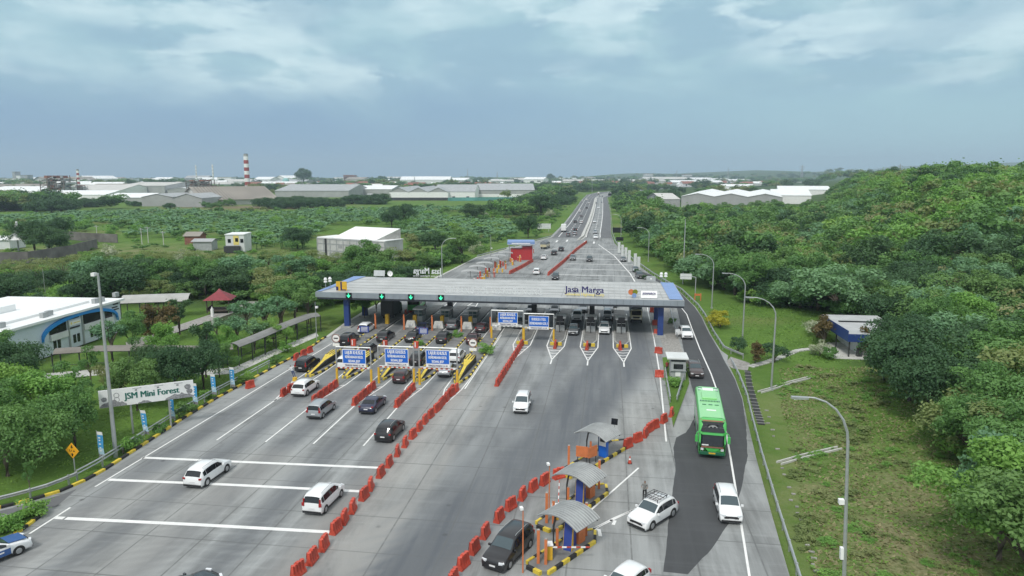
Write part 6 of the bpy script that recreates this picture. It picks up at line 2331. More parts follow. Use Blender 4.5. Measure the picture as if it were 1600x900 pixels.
for z in (h0 * .5, h0 * .78, h0 - .25):
    fr.bx(-a, -.085, z - .1, a, -.012, z + .1)
fr.build('frame', M['dull_steel'], t)
for i in (3, 5, 7):
    MB().bx(-a + w_ * i / n + .6, -.06, h0 * .62, -a + w_ * i / n + 2.2, -.02, h0 * .75).build('window', M['factory_grey'], t)
MB().bx(-a + w_ * .12, -.15, 0, -a + w_ * .15, -.11, h0 - .1).build('dark_pipe', M['dark_metal'], t)
MB().bx(-a + w_ * .18, -.06, 0, -a + w_ * .48, -.015, h0 * .42).build('low_wall', M['factory_grey'], t)

# --- small houses and walls in the field
pa, pb = G(354, 394), G(382, 394)
cx, cy, an, w_ = frame_of(pa, pb)
hh = HT(370, 394, 367)
t = empty('small_house', (cx, cy, 0), an + .1)
tag(t, 'narrow two storey white and pale blue house alone in the field', 'house')
a = w_ / 2
MB().bx(-a, 0, 0, a, 9, hh).build('wall', M['off_white'], t)
MB().bx(-a * .15, -.08, hh * .42, a * .45, -.02, hh * .95).build('yellow_panel', M['gold'], t)
MB().bx(-a - .2, -.2, hh, a + .2, 9.2, hh + .25).build('roof', M['white_roof'], t)
for (x0, z0) in ((-a * .75, hh * .55), (a * .05, hh * .6), (a * .6, hh * .55)):
    MB().bx(x0, -.1, z0, x0 + 1.0, -.085, z0 + 1.3).build('window', M['glass'], t)
MB().bx(-a, -2.4, 0, a * .6, -.15, hh * .38).build('porch', M['dark_metal'], t)
shed(G(302, 391), G(331, 391), 5, 3.2, 3.9, 'low grey shack with a flat tin roof in the field', 'dull_steel', 'roof_grey', name='shack', cat='shack', door=False)
shed(G(289, 383), G(312, 383), 6, 3.4, 4.6, 'brown tin roofed shack behind the grey shack', 'brick_red', 'rust_roof', name='shack', cat='shack', door=False)
shed(G(-12, 389), G(16, 389), 8, 3.4, 4.4, 'pale low house at the left edge of the field', 'off_white', 'white_roof', name='small_house', cat='house', door=False)
x, y = G(30, 398)
t = empty('white_canopy', (x, y, 0))
tag(t, 'white umbrella roof on a single post in the walled field at the left', 'canopy')
MB().cyl((0, 0, 0), (0, 0, HT(30, 398, 372)), .25, n=7).build('post', M['dull_steel'], t)
z = HT(30, 398, 372)
MB().cyl((0, 0, z - .4), (0, 0, z + 1.8), 3.4, .9, 10).cyl((-.2, 0, z + 1.8), (.4, 0, z + 5.5), .7, .3, 8).build('roof', M['white'], t)
for k, (pts) in enumerate((((-20, 412), (45, 410), (110, 399), (152, 387)), ((88, 372), (130, 376), (184, 379)))):
    p3 = PX(*pts)
    t = MB()
    for (a_, b_) in zip(p3, p3[1:]):
        an = math.atan2(b_[1] - a_[1], b_[0] - a_[0])
        t.box(((a_[0] + b_[0]) / 2, (a_[1] + b_[1]) / 2, 1.6), (math.hypot(b_[0] - a_[0], b_[1] - a_[1]), .3, 3.4), 0, rz=an)
    o = t.build('boundary_wall', M['wall_stain'] if 'wall_stain' in M else mat('stained_block_wall', (.15, .14, .13), .9, var=.35, vscale=.25))
    tag(o, ('near', 'far')[k] + ' stained grey block wall across the field at the left', 'wall')
for k, (u, v, vt) in enumerate(((82, 396, 362), (75, 400, 372), (152, 372, 352), (222, 382, 356), (232, 380, 354), (256, 385, 361))):
    x, y = G(u, v)
    h_ = HT(u, v, vt)
    t = empty('utility_pole', (x, y, 0))
    tag(t, 'pale utility pole in the field, %s from the left' % ORD[k], 'utility pole', 'utility poles in the field')
    MB().cyl((0, 0, 0), (0, 0, h_), .16, .12, 6).build('shaft', M['concrete_pale'], t)
    MB().bx(-1.0, -.08, h_ - .6, 1.0, .08, h_ - .4).build('crossarm', M['dull_steel'], t)

# --- factories and warehouses on the left horizon
def shed_px(uL, uR, vB, vE, vR, depth, lab, skew=0.0, turn=None, **k):
    pa, pb = G(uL, vB), G(uR, vB + skew)
    if turn is not None:
        l = math.hypot(pb[0] - pa[0], pb[1] - pa[1])
        pb = (pa[0] + l * math.cos(turn), pa[1] + l * math.sin(turn))
    um = (uL + uR) / 2
    return shed(pa, pb, depth, HT(um, vB, vE), max(HT(um, vB, vE) + 1, HT(um, vB, vR) * 1.0), lab, **k)


shed_px(317, 432, 321, 312, 293, 75, 'huge factory hall with a brown striped roof below the tall chimney', wall='factory_pale', roof='rust_roof', name='factory_hall', cat='factory', strips=24, over=2, turn=.80, door=False)
shed_px(222, 270, 322.5, 308, 303, 60, 'low grey factory hall left of the brown striped hall', wall='factory_grey', roof='roof_grey', name='factory_hall', cat='factory', gables=1, door=False)
shed_px(270, 316, 323, 309, 302, 60, 'grey striped factory hall with a wide front gable', wall='factory_grey', roof='roof_grey', name='factory_hall', cat='factory', gables=1, door=False)
shed_px(187, 258, 303, 290, 285, 120, 'tall grey factory block with a pale roof left of the steel tower', wall='factory_grey', roof='factory_pale', name='factory_hall', cat='factory', door=False)
shed_px(262, 306, 303, 297, 293, 70, 'small grey gabled hall behind the low factory halls', wall='factory_grey', roof='white_roof', name='factory_hall', cat='factory', gables=1, door=False)
shed_px(90, 190, 305, 297, 289, 90, 'long pale factory hall behind the slim chimney', wall='white', roof='factory_pale', name='factory_hall', cat='factory', door=False)
shed_px(160, 226, 316, 309, 303, 60, 'white roofed hall in front of the tall grey factory block', wall='factory_grey', roof='white_roof', name='factory_hall', cat='factory', door=False)
shed_px(-30, 80, 307, 299, 292, 90, 'white roofed factory hall at the left edge of the horizon', wall='white', roof='white_roof', name='factory_hall', cat='factory', door=False)
shed_px(60, 165, 311, 304, 298, 60, 'white low hall in front of the left process tower', wall='white', roof='white_roof', name='factory_hall', cat='factory', door=False)
shed_px(430, 545, 308, 298, 289, 130, 'long low grey warehouse right of the brown striped hall', wall='factory_grey', roof='roof_grey', door=False)
shed_px(520, 612, 305, 296, 291, 110, 'low warehouse with a white roof behind the tree row', wall='factory_grey', roof='white_roof', door=False)
shed_px(608, 700, 313, 300, 293, 150, 'wide white warehouse with three dark front gables', wall='white', roof='roof_grey', gables=3, low=(.35, 'dark_metal'), door=False)
shed_px(676, 742, 312, 299, 289, 120, 'white walled warehouse right of the three gabled one', wall='white', roof='roof_grey')
shed_px(742, 835, 308, 297, 288, 150, 'grey long warehouse with dark cladding near the motorway', wall='factory_grey', roof='roof_grey', low=(.45, 'white'), door=False)
shed_px(625, 703, 290, 281, 276, 80, 'long white hall with ribbed front on the horizon', wall='off_white', roof='white_roof', door=False)
shed_px(570, 592, 316, 309, 303, 30, 'small pale hall in the gap of the tree row', wall='off_white', roof='roof_grey', door=False)
o = tag(MB().add([(*G(700, 314), 0), (*G(835, 313), 0), (*G(835, 313), 3.6), (*G(700, 314), 3.6), (G(700, 314)[0], G(700, 314)[1] + .4, 0), (G(835, 313)[0], G(835, 313)[1] + .4, 0), (G(835, 313)[0], G(835, 313)[1] + .4, 3.6), (G(700, 314)[0], G(700, 314)[1] + .4, 3.6)],
                 [(0, 1, 2, 3), (7, 6, 5, 4), (3, 2, 6, 7)]).build('netting_fence', M['teal']), 'long teal netting fence in front of the white warehouses', 'fence')

# right hand warehouses
shed_px(1033, 1062, 326, 311, 303, 60, 'small grey brown hall at the left end of the white roofed warehouses', wall='factory_grey', roof='factory_pale', door=False)
pa = G(1064, 326)
pb = (pa[0] + 76 * math.cos(-.2), pa[1] + 76 * math.sin(-.2))
shed(pa, pb, 190, HT(1140, 326, 306.5), HT(1140, 326, 301.5), 'huge warehouse with bright white roof and three gables in the right wood', 'factory_grey', 'white_roof', gables=3, low=(.0, 'white'), door=False)
shed_px(1110, 1158, 326.5, 318, 316, 6, 'rusty brick annex in front of the white roofed warehouse', wall='brick_red', roof='rust_roof', door=False, name='annex', cat='building')
shed_px(1205, 1262, 318, 305, 297, 110, 'white roofed warehouse at the right end of the group', turn=-.2, wall='white', roof='white_roof', door=False)
shed_px(1125, 1172, 303, 291, 288, 60, 'tall white block behind the white roofed warehouses', turn=-.2, wall='white', roof='white_roof', door=False)
shed_px(1215, 1290, 306, 296, 291, 80, 'farther white roof behind the right end warehouse', turn=-.2, wall='white', roof='white_roof', door=False)
shed_px(880, 1040, 288, 283, 281, 60, 'very long pale hall on the horizon beyond the motorway bend', wall='factory_pale', roof='factory_pale', door=False)
shed_px(1050, 1130, 290, 285, 282, 60, 'long low pale hall on the horizon right of the bend', wall='factory_grey', roof='white_roof', door=False)
shed_px(822, 850, 287, 281, 277, 60, 'white gabled hall on the horizon left of the motorway', wall='white', roof='white_roof', door=False, gables=1)


def block(u0, u1, vB, vT, depth, lab, wl='off_white', bands=0, bm='brick_red', name='tower_block'):
    pa, pb = G(u0, vB), G(u1, vB)
    cx, cy, an, w_ = frame_of(pa, pb)
    h_ = HT((u0 + u1) / 2, vB, vT)
    t = empty(name, (cx, cy, 0), an)
    tag(t, lab, 'building')
    MB().bx(-w_ / 2, 0, 0, w_ / 2, depth, h_).build('wall', M[wl], t)
    MB().bx(-w_ / 2 - 1, -1, h_, w_ / 2 + 1, depth + 1, h_ + h_ * .05).build('roof', M['tile_red' if bands else 'roof_grey'], t)
    for i in range(bands):
        z = h_ * (.3 + .6 * i / max(1, bands))
        MB().bx(-w_ / 2 * .96, -.4, z, w_ / 2 * .96, -.1, z + h_ * .08).build('window_band', M['glass'], t)


block(537, 554, 286, 274, 40, 'dark red six storey block on the horizon above the warehouses', 'brick_red', 4)
block(1007, 1020, 284, 272, 40, 'pale block with a red roof on the horizon left of the white roofs', 'off_white', 3)
block(1068, 1081, 284, 273, 40, 'pale block with a red roof on the horizon above the white roofs', 'off_white', 3)
block(21, 25, 288, 269, 25, 'slim dark tower on the left horizon', 'factory_grey')
block(26, 33, 288, 274, 30, 'small white tower on the left horizon', 'white')
block(40, 44, 288, 274, 25, 'slim grey tower right of the small white tower', 'factory_grey')
block(186, 208, 287, 279, 40, 'white block on the horizon above the tall grey factory', 'white')
block(340, 362, 288, 277, 40, 'white block on the horizon left of the tall chimney', 'white')
x, y = G(447, 291)
t = empty('mosque', (x, y, 0))
tag(t, 'pale green domed mosque on the horizon right of the tall chimney', 'mosque')
r_ = 9
MB().bx(-r_, -r_, 0, r_, r_, 12).build('wall', M['off_white'], t)
d = MB()
for k in range(5):
    a0, a1 = k * .3, (k + 1) * .3
    d.cyl((0, 0, 12 + r_ * math.sin(a0)), (0, 0, 12 + r_ * math.sin(a1)), r_ * math.cos(a0), r_ * max(.02, math.cos(a1)), 14)
d.build('dome', M['mosque'], t, smooth=True)


# lattice process towers
def lattice(u, vB, vT, wpx, lab, seed):
    x, y = G(u, vB)
    h_ = HT(u, vB, vT)
    w_ = wpx * math.hypot(x, y) / 1084
    t = empty('process_tower', (x, y, 0))
    tag(t, lab, 'industrial tower')
    r2 = random.Random(seed)
    m, p = MB(), MB()
    lv = 7
    for ix in range(4):
        for iy in range(3):
            xx, yy = -w_ / 2 + w_ * ix / 3, -w_ / 3 + w_ * .66 * iy / 2
            top = h_ * r2.uniform(.7, 1.0)
            m.bx(xx - w_ * .012, yy - w_ * .012, 0, xx + w_ * .012, yy + w_ * .012, top)
    for k in range(1, lv):
        z = h_ * k / lv
        s = 1 - .06 * r2.random() * k
        m.bx(-w_ / 2 * s, -w_ / 3, z, w_ / 2 * s, w_ / 3, z + h_ * .018)
        for j in range(3):
            xx = r2.uniform(-.42, .38) * w_
            p.bx(xx, -w_ / 3 * .9, z + h_ * .02, xx + w_ * r2.uniform(.06, .2), w_ / 3 * .8, z + h_ / lv * r2.uniform(.5, .95), r2.randrange(2))
        for j in range(4):
            xx = -w_ / 2 + w_ * (j % 3) / 3
            m.tube([(xx, -w_ / 3, z - h_ / lv), (xx + w_ / 3, -w_ / 3, z)], w_ * .01, 4)
    for j in range(4):
        xx = r2.uniform(-.4, .4) * w_
        p.cyl((xx, -w_ / 3 * .5, h_ * r2.uniform(.1, .3)), (xx, -w_ / 3 * .5, h_ * r2.uniform(.7, 1.02)), w_ * .05, n=8)
    m.build('frame', M['tower_frame'] if 'tower_frame' in M else M['dark_metal'], t)
    p.build('machinery', [M['dull_steel'], M['brick_red']], t)


M['tower_frame'] = mat('rusty_steelwork', (.16, .13, .115), .8, var=.3, vscale=.2)
lattice(94, 307, 274, 34, 'rusty process tower full of pipes at the left of the factory', 3)
lattice(318, 303, 280, 36, 'dark steel process tower beside the brown striped hall', 5)
lattice(127, 305, 288, 14, 'small rusty steelwork at the foot of the slim chimney', 8)


def chimney(u, vB, vT, wpx, bands, lab, cap=True, c0='chim_red', c1='white', taper=.85):
    x, y = G(u, vB)
    h_ = HT(u, vB, vT)
    r_ = wpx / 2 * math.hypot(x, y) / 1084
    t = empty('chimney', (x, y, 0))
    tag(t, lab, 'chimney')
    m = MB()
    for k in range(bands):
        z0, z1 = h_ * k / bands, h_ * (k + 1) / bands
        f = lambda z: r_ * (1 / taper - (1 / taper - 1) * z / h_) if taper < 1 else r_
        m.cyl((0, 0, z0), (0, 0, z1), f(z0), f(z1), 16, (bands - k) % 2)
    m.build('shaft', [M[c0], M[c1]], t, smooth=False)
    if cap:
        MB().cyl((0, 0, h_), (0, 0, h_ + h_ * .06), r_ * .98, r_ * .96, 16).cyl((0, 0, h_ * 1.06), (0, 0, h_ * 1.075), r_ * .8, r_ * .8, 14, 1).build('cap', [M['factory_grey'], M['dark_metal']], t)


chimney(387.5, 301, 244.5, 6.6, 10, 'tall red and white banded chimney above the brown striped hall')
chimney(124.5, 301, 267, 3.2, 10, 'slim red and white banded chimney beside the left process tower')
chimney(308, 290, 258, 1.8, 13, 'left one of two faint white striped stacks on the horizon', False, 'factory_pale', 'white', 1.0)
chimney(334, 290, 257, 2.2, 13, 'right one of two faint white striped stacks on the horizon', False, 'factory_pale', 'white', 1.0)


def mast_far(u, vB, vT, lab, pylon=False, wpx=3.0):
    x, y = G(u, vB)
    h_ = HT(u, vB, vT)
    w_ = wpx * math.hypot(x, y) / 1084
    t = empty('pylon' if pylon else 'radio_mast', (x, y, 0))
    tag(t, lab, 'pylon' if pylon else 'mast')
    m = MB()
    for sx in (-1, 1):
        for sy in (-1, 1):
            m.tube([(sx * w_ / 2, sy * w_ / 2, 0), (sx * w_ * .12, sy * w_ * .12, h_ * .7), (sx * w_ * .05, 0, h_)], w_ * .06, 4)
    for k in range(6):
        z = h_ * k / 6
        s0, s1 = w_ / 2 * (1 - k / 7), w_ / 2 * (1 - (k + 1) / 7)
        m.tube([(-s0, -s0, z), (s1, -s1, z + h_ / 6)], w_ * .04, 4)
        m.tube([(s0, -s0, z), (-s1, -s1, z + h_ / 6)], w_ * .04, 4)
    m.build('lattice', M['dull_steel'], t)
    if pylon:
        a_ = MB()
        for z in (.72, .82, .92):
            a_.bx(-w_ * .9, -w_ * .05, h_ * z, w_ * .9, w_ * .05, h_ * z + w_ * .12)
        a_.build('crossarm', M['dull_steel'], t)


mast_far(1252, 284, 258, 'lattice power pylon on the right horizon', True, 4)
mast_far(1403, 300, 256, 'faint power pylon rising behind the wooded hill', True, 4)
mast_far(731, 286, 264, 'thin radio mast on the horizon above the grey warehouses')
mast_far(777, 286, 268, 'short thin radio mast right of the tallest mast on the horizon')
mast_far(474, 287, 262, 'radio mast behind the big dark tree on the horizon')
mast_far(648, 290, 276, 'thin mast in front of the long white hall')
mast_far(1137, 284, 262, 'thin radio mast above the white roofed warehouses')
mast_far(1057, 284, 266, 'small mast on the horizon between the two red roofed blocks')

# raised far road on the right horizon
fv = MB()
ribbon(fv, [(*G(1170, 293),), (*G(1215, 289.5),), (*G(1300, 285.5),)], 14, 7.0)
pp = [G(1170, 293), G(1215, 289.5), G(1300, 285.5)]
for (a, b) in zip(pp, pp[1:]):
    an = math.atan2(b[1] - a[1], b[0] - a[0])
    fv.box(((a[0] + b[0]) / 2, (a[1] + b[1]) / 2, 6.2), (math.hypot(b[0] - a[0], b[1] - a[1]), 15, 1.4), 0, rz=an)
tag(fv.build('raised_road', M['concrete_pale']), kind='structure')

# small works and sheds that fill the skyline band
WM = []
for k, (wl, rf) in enumerate((('white', 'white_roof'), ('factory_grey', 'roof_grey'), ('factory_pale', 'rust_roof'), ('off_white', 'factory_pale'))):
    m = MB()
    m.add([(-16, 0, 0), (16, 0, 0), (16, 22, 0), (-16, 22, 0), (-16, 0, 7), (16, 0, 7), (16, 22, 7), (-16, 22, 7), (-16, 11, 10), (16, 11, 10)], [(0, 1, 5, 4), (2, 3, 7, 6), (1, 2, 6, 9, 5), (3, 0, 4, 8, 7)], 0)
    m.add([(-16.8, -1, 6.8), (16.8, -1, 6.8), (16.8, 11, 10.3), (-16.8, 11, 10.3), (-16.8, 23, 6.8), (16.8, 23, 6.8)], [(0, 1, 2, 3), (3, 2, 5, 4)], 1)
    m.bx(-5, -.1, 0, 1, -.02, 4.5, 2).bx(6, -.1, 3.5, 12, -.02, 5, 2)
    WM.append(m.mesh('works_shed', [M[wl], M[rf], M['dark_metal']]))
rh = random.Random(23)
for i in range(95):
    u, v = (rh.uniform(-20, 470), rh.uniform(285.5, 301)) if i < 62 else ((rh.uniform(430, 840), rh.uniform(283, 289)) if i < 80 else (rh.uniform(860, 1200), rh.uniform(283, 288)))
    if 300 < u < 460 and v > 296:
        continue
    x, y = G(u, v)
    k = rh.choice((0, 0, 1, 2, 3))
    o = bpy.data.objects.new('works_shed', WM[k])
    COL.objects.link(o)
    s = rh.uniform(.8, 1.5) * (1 if v > 290 else 1.6)
    o.location = (x, y, 0)
    o.scale = (s * rh.uniform(.9, 1.9), s, s * rh.uniform(.8, 1.2))
    o.rotation_euler = (0, 0, rh.choice((YAW, .6, 1.2, -.3, YAW + .2)))
    tag(o, ('white shed with a white roof', 'grey shed with a grey roof', 'pale shed with a brown roof', 'off white shed with a pale roof')[k] + ' among the small works on the horizon', 'shed', 'small works on the horizon')

# town houses behind the warehouses: small gabled houses, each a thing
HM = []
for k, (wl, rf) in enumerate((('off_white', 'tile_red'), ('factory_pale', 'tile_red'), ('off_white', 'rust_roof'), ('white', 'white_roof'), ('factory_grey', 'tile_red'))):
    m = MB()
    m.add([(-7, 0, 0), (7, 0, 0), (7, 10, 0), (-7, 10, 0), (-7, 0, 4.5), (7, 0, 4.5), (7, 10, 4.5), (-7, 10, 4.5), (-7, 5, 7.5), (7, 5, 7.5)], [(0, 1, 5, 4), (2, 3, 7, 6), (1, 2, 6, 9, 5), (3, 0, 4, 8, 7)], 0)
    m.add([(-7.6, -.8, 4.2), (7.6, -.8, 4.2), (7.6, 5, 7.8), (-7.6, 5, 7.8), (-7.6, 10.8, 4.2), (7.6, 10.8, 4.2)], [(0, 1, 2, 3), (3, 2, 5, 4)], 1)
    m.bx(-4, -.06, 1.2, -2, -.02, 3.2, 2).bx(2, -.06, 1.2, 4, -.02, 3.2, 2)
    HM.append(m.mesh('town_house', [M[wl], M[rf], M['glass']]))
rh = random.Random(11)
for i in range(280):
    if i < 130:
        u, v = rh.uniform(540, 800), rh.uniform(283.5, 297)
    elif i < 200:
        u, v = rh.uniform(840, 1200), rh.uniform(282.5, 292)
    else:
        u, v = rh.uniform(0, 540), rh.uniform(284, 293)
    x, y = G(u, v)
    k = rh.choice((0, 0, 1, 2, 3, 4, 0))
    o = bpy.data.objects.new('town_house', HM[k])
    COL.objects.link(o)
    s = rh.uniform(.8, 1.7)
    o.location = (x, y, 0)
    o.scale = (s * rh.uniform(.9, 1.6), s, s)
    o.rotation_euler = (0, 0, YAW + rh.choice((0, 0, .3, PI / 2, -.4)))
    tag(o, ('white walled red roofed', 'pale walled red roofed', 'white walled brown roofed', 'white roofed', 'grey walled red roofed')[k] + ' small house in the far town on the horizon', 'house', 'houses of the far town')

# ================================================================== VEGETATION
def leaf_mesh(name, P, N, S, T, m, rg, aspect=1.0):
    """P centres, N facing, S sizes, T tints -> one mesh of leaf-shaped quads"""
    n = len(P)
    N = N / (np.linalg.norm(N, axis=1, keepdims=True) + 1e-9)
    A = np.cross(N, rg.normal(size=(n, 3)))
    A /= np.linalg.norm(A, axis=1, keepdims=True) + 1e-9
    B = np.cross(N, A)
    S = S[:, None]
    bend = N * S * .22
    V = np.empty((n, 4, 3), dtype=np.float32)
    V[:, 0] = P - A * S * aspect
    V[:, 1] = P - B * S * .55 + bend
    V[:, 2] = P + A * S * aspect
    V[:, 3] = P + B * S * .55 + bend * .3
    me = bpy.data.meshes.new(name)
    me.vertices.add(n * 4)
    me.vertices.foreach_set('co', V.reshape(-1))
    me.loops.add(n * 4)
    me.loops.foreach_set('vertex_index', np.arange(n * 4, dtype=np.int32))
    me.polygons.add(n)
    me.polygons.foreach_set('loop_start', np.arange(0, n * 4, 4, dtype=np.int32))
    me.polygons.foreach_set('loop_total', np.full(n, 4, dtype=np.int32))
    me.update(calc_edges=True)
    at = me.attributes.new('tint', 'FLOAT', 'FACE')
    at.data.foreach_set('value', T.astype(np.float32))
    me.materials.append(m)
    return me


def crown(name, seed, R, zc, hz, lobes, n, leaf, m, flat=0.0, spread=.74, lob=(.20, .42), up=.55, droop=0.0):
    """leaf pads of unequal size set round an uneven crown, each pad dense on top and thin below, so that dark gaps stay between them"""
    rg = np.random.default_rng(seed)
    lobes = int(lobes * 1.7)
    d = rg.normal(size=(lobes, 3))
    d[:, 2] = np.abs(d[:, 2]) * .95 - .42
    d /= np.linalg.norm(d, axis=1, keepdims=True)
    side = 1 + .22 * np.sin(np.arctan2(d[:, 1], d[:, 0]) * 2 + seed) + .16 * np.sin(np.arctan2(d[:, 1], d[:, 0]) * 3 + seed * 1.7)
    rad = spread * R * rg.uniform(.55, 1.18, size=(lobes, 1)) * side[:, None]
    C = d * rad
    C[:, 2] = C[:, 2] * hz / R + rg.normal(size=lobes) * .07 * R
    if flat:
        C[:, 2] = np.where(C[:, 2] < 0, C[:, 2] * .2, C[:, 2] * .5)
    LR = R * rg.uniform(lob[0], lob[1], size=lobes) * np.where(rg.random(lobes) < .3, .7, 1.0)
    LT = rg.uniform(.0, .62, size=lobes)
    w_ = LR ** 2
    k = rg.choice(lobes, size=n, p=w_ / w_.sum())
    v = rg.normal(size=(n, 3))
    v[:, 2] += up
    v /= np.linalg.norm(v, axis=1, keepdims=True)
    wob = 1 + .25 * np.sin(v[:, 0] * 5 + k * 1.3) * np.sin(v[:, 1] * 5 + k * 2.1)
    rr = rg.uniform(.45, 1.05, size=n) ** .5 * wob
    P = C[k] + v * (LR[k] * rr)[:, None] * np.array([1, 1, .62 if not flat else .34])
    P[:, 2] -= droop * (np.hypot(P[:, 0], P[:, 1]) / R) ** 2 * R
    stray = rg.random(n) < .06
    P[stray] += rg.normal(size=(stray.sum(), 3)) * leaf * 2.2
    P += rg.normal(size=(n, 3)) * leaf * .5
    P[:, 2] += zc
    P[:, 2] = np.maximum(P[:, 2], .25)
    N = v * .75 + rg.normal(size=(n, 3)) * .55 + np.array([0, 0, .4])
    S = leaf * rg.uniform(.5, 1.5, size=n)
    T = np.clip(LT[k] + rg.uniform(0, .38, size=n), 0, 1)
    me = leaf_mesh(name, P, N, S, T, m, rg)
    return me, C + np.array([0, 0, zc])


def trunk(name, h, r, C, m, lean=0.0, nl=5):
    t = MB()
    top = (lean * h, 0, h)
    t.tube([(0, 0, -.3), (lean * h * .3, .02 * h, h * .4), (lean * h * .7, -.02 * h, h * .75), top], [r * 1.25, r, r * .8, r * .55], 7)
    for c in list(C)[:nl]:
        mid = ((top[0] * .7 + c[0] * .4), c[1] * .4, h * .72 + (c[2] - h * .72) * .45)
        t.tube([(lean * h * .6, 0, h * .62), mid, tuple(c * np.array([.85, .85, .97]))], [r * .55, r * .35, r * .1], 5)
    return t.mesh(name, [m])


TP = {}


def proto(key, seed, R, H, lobes, n, leaf, lm, bark='bark', tfrac=.45, **k):
    """a crown mesh and a trunk mesh for a tree about H tall"""
    zc = H - R * k.pop('topf', .75)
    hz = k.pop('hz', R * .8)
    me, C = crown('crown', seed, R, zc, hz, lobes, n, leaf, M[lm], **k)
    TP[key] = (me, trunk('trunk', H * tfrac if tfrac else .5, .045 * H * .5 + .06, C, M[bark]), H)


proto('broad1', 1, 4.6, 8.0, 17, 12500, .14, 'leaf_dark', 'bark_dark')
proto('broad2', 2, 4.2, 8.5, 14, 11500, .138, 'leaf_mid', 'bark_dark')
proto('broad3', 3, 4.8, 7.4, 20, 13500, .132, 'leaf_mid')
proto('bright1', 4, 3.9, 7.0, 15, 9500, .13, 'leaf_bright', spread=.82, lob=(.16, .36))
proto('bright2', 5, 4.4, 6.4, 21, 11500, .13, 'leaf_bright', spread=.85, lob=(.14, .34))
proto('olive1', 6, 4.4, 7.2, 17, 9500, .126, 'leaf_olive', spread=.85, lob=(.15, .34))
proto('umbrella1', 7, 5.0, 6.6, 14, 2500, .14, 'leaf_olive', flat=1, spread=.85, lob=(.2, .36), topf=.25, tfrac=.62)
proto('umbrella2', 8, 5.4, 7.0, 16, 2700, .14, 'leaf_olive', flat=1, spread=.88, lob=(.18, .34), topf=.25, tfrac=.62)
proto('conic', 9, 2.2, 8.0, 12, 5500, .15, 'leaf_dark', 'bark_dark', hz=4.6, topf=1.9, tfrac=.5)
proto('plume1', 10, 4.6, 10.0, 18, 8500, .17, 'leaf_olive', hz=6.0, topf=1.15, spread=.82, lob=(.16, .32), droop=.25)
proto('plume2', 11, 4.4, 9.0, 18, 8500, .17, 'leaf_mid', hz=5.0, topf=1.05, spread=.82, lob=(.16, .34), droop=.2)
proto('airy', 20, 4.6, 8.6, 12, 4200, .17, 'leaf_mid', spread=.92, lob=(.16, .30), tfrac=.6)
proto('sparse', 27, 4.0, 8.0, 11, 1100, .15, 'leaf_dry', spread=.95, lob=(.14, .28), tfrac=.62)
proto('bluetree', 25, 4.2, 7.6, 16, 8000, .17, 'leaf_blue', spread=.8, lob=(.18, .36))
proto('bush1', 12, 1.3, 2.0, 8, 1500, .11, 'leaf_mid', tfrac=.3)
proto('bush2', 13, 1.5, 2.1, 9, 1500, .11, 'leaf_bright', tfrac=.3)
proto('bush3', 14, 1.4, 2.4, 8, 1500, .11, 'leaf_dark', tfrac=.3)
proto('yellow_bush', 15, 1.7, 2.2, 9, 1900, .11, 'leaf_yellow', tfrac=.3)
proto('bronze', 16, 1.7, 3.4, 9, 2200, .12, 'leaf_bronze', tfrac=.4)
proto('dry_weed', 26, 1.3, 1.6, 7, 900, .13, 'leaf_olive', tfrac=.3, spread=.9)
proto('pale_bush', 17, 2.6, 3.4, 10, 2000, .14, 'leaf_pale', tfrac=.35, spread=.8)
proto('slender', 18, 1.7, 5.0, 8, 2000, .12, 'leaf_blue', tfrac=.6)
proto('thin', 19, 2.8, 6.0, 11, 2800, .13, 'leaf_mid', tfrac=.55, spread=.88, lob=(.16, .32))
# lighter versions for the far masses
proto('far1', 21, 4.6, 8.0, 13, 1200, .42, 'leaf_dark', 'bark_dark')
proto('far2', 22, 4.4, 7.0, 13, 1200, .42, 'leaf_mid')
proto('far3', 23, 4.2, 6.4, 14, 1200, .40, 'leaf_bright', spread=.8)
proto('far4', 24, 4.4, 8.4, 13, 1200, .42, 'leaf_olive', spread=.8)
for k in range(4):
    proto('mid%d' % k, 31 + k, 4.6, (7.0, 6.2, 8.2, 7.4)[k], 17, 3200, .26, ('leaf_bright', 'leaf_mid', 'leaf_dark', 'leaf_blue')[k], spread=.82, lob=(.16, .36))


def banana_mesh(seed):
    rg = np.random.default_rng(seed)
    m = MB()
    for i in range(11):
        a = rg.uniform(0, 6.283)
        L = rg.uniform(1.6, 2.6)
        e0 = rg.uniform(.55, 1.35)
        pts = []
        for s in range(5):
            f = s / 4
            pts.append((math.cos(a) * L * f * math.cos(e0) * (1 + .2 * f), math.sin(a) * L * f * math.cos(e0) * (1 + .2 * f), 2.0 + L * f * math.sin(e0) - 1.1 * f * f * L * .5))
        w_ = (.06, .30, .36, .28, .03)
        n = (-math.sin(a), math.cos(a))
        vs = [(p[0] + n[0] * w_[s], p[1] + n[1] * w_[s], p[2] - .08) for s, p in enumerate(pts)] + [(p[0] - n[0] * w_[s], p[1] - n[1] * w_[s], p[2] - .08) for s, p in enumerate(pts)] + pts
        m.add(vs, [(s, s + 1, 10 + s + 1, 10 + s) for s in range(4)] + [(5 + s, 10 + s, 10 + s + 1, 5 + s + 1) for s in range(4)])
    me = m.mesh('leaves', [M['leaf_blue']])
    at = me.attributes.new('tint', 'FLOAT', 'FACE')
    at.data.foreach_set('value', rg.uniform(.1, 1, size=len(me.polygons)).astype(np.float32))
    return me


BAN = [banana_mesh(s) for s in (1, 2, 3)]
STEM = MB().cyl((0, 0, -.1), (0, 0, 2.1), .16, .10, 7).mesh('stem', [M['leaf_mid']])
for k in range(3):
    TP['banana%d' % k] = (BAN[k], STEM, 4.0)
rv = random.Random(5)
NAMES = {'banana': 'banana_plant', 'bush': 'bush', 'yellow': 'bush', 'bronze': 'shrub', 'pale': 'shrub'}


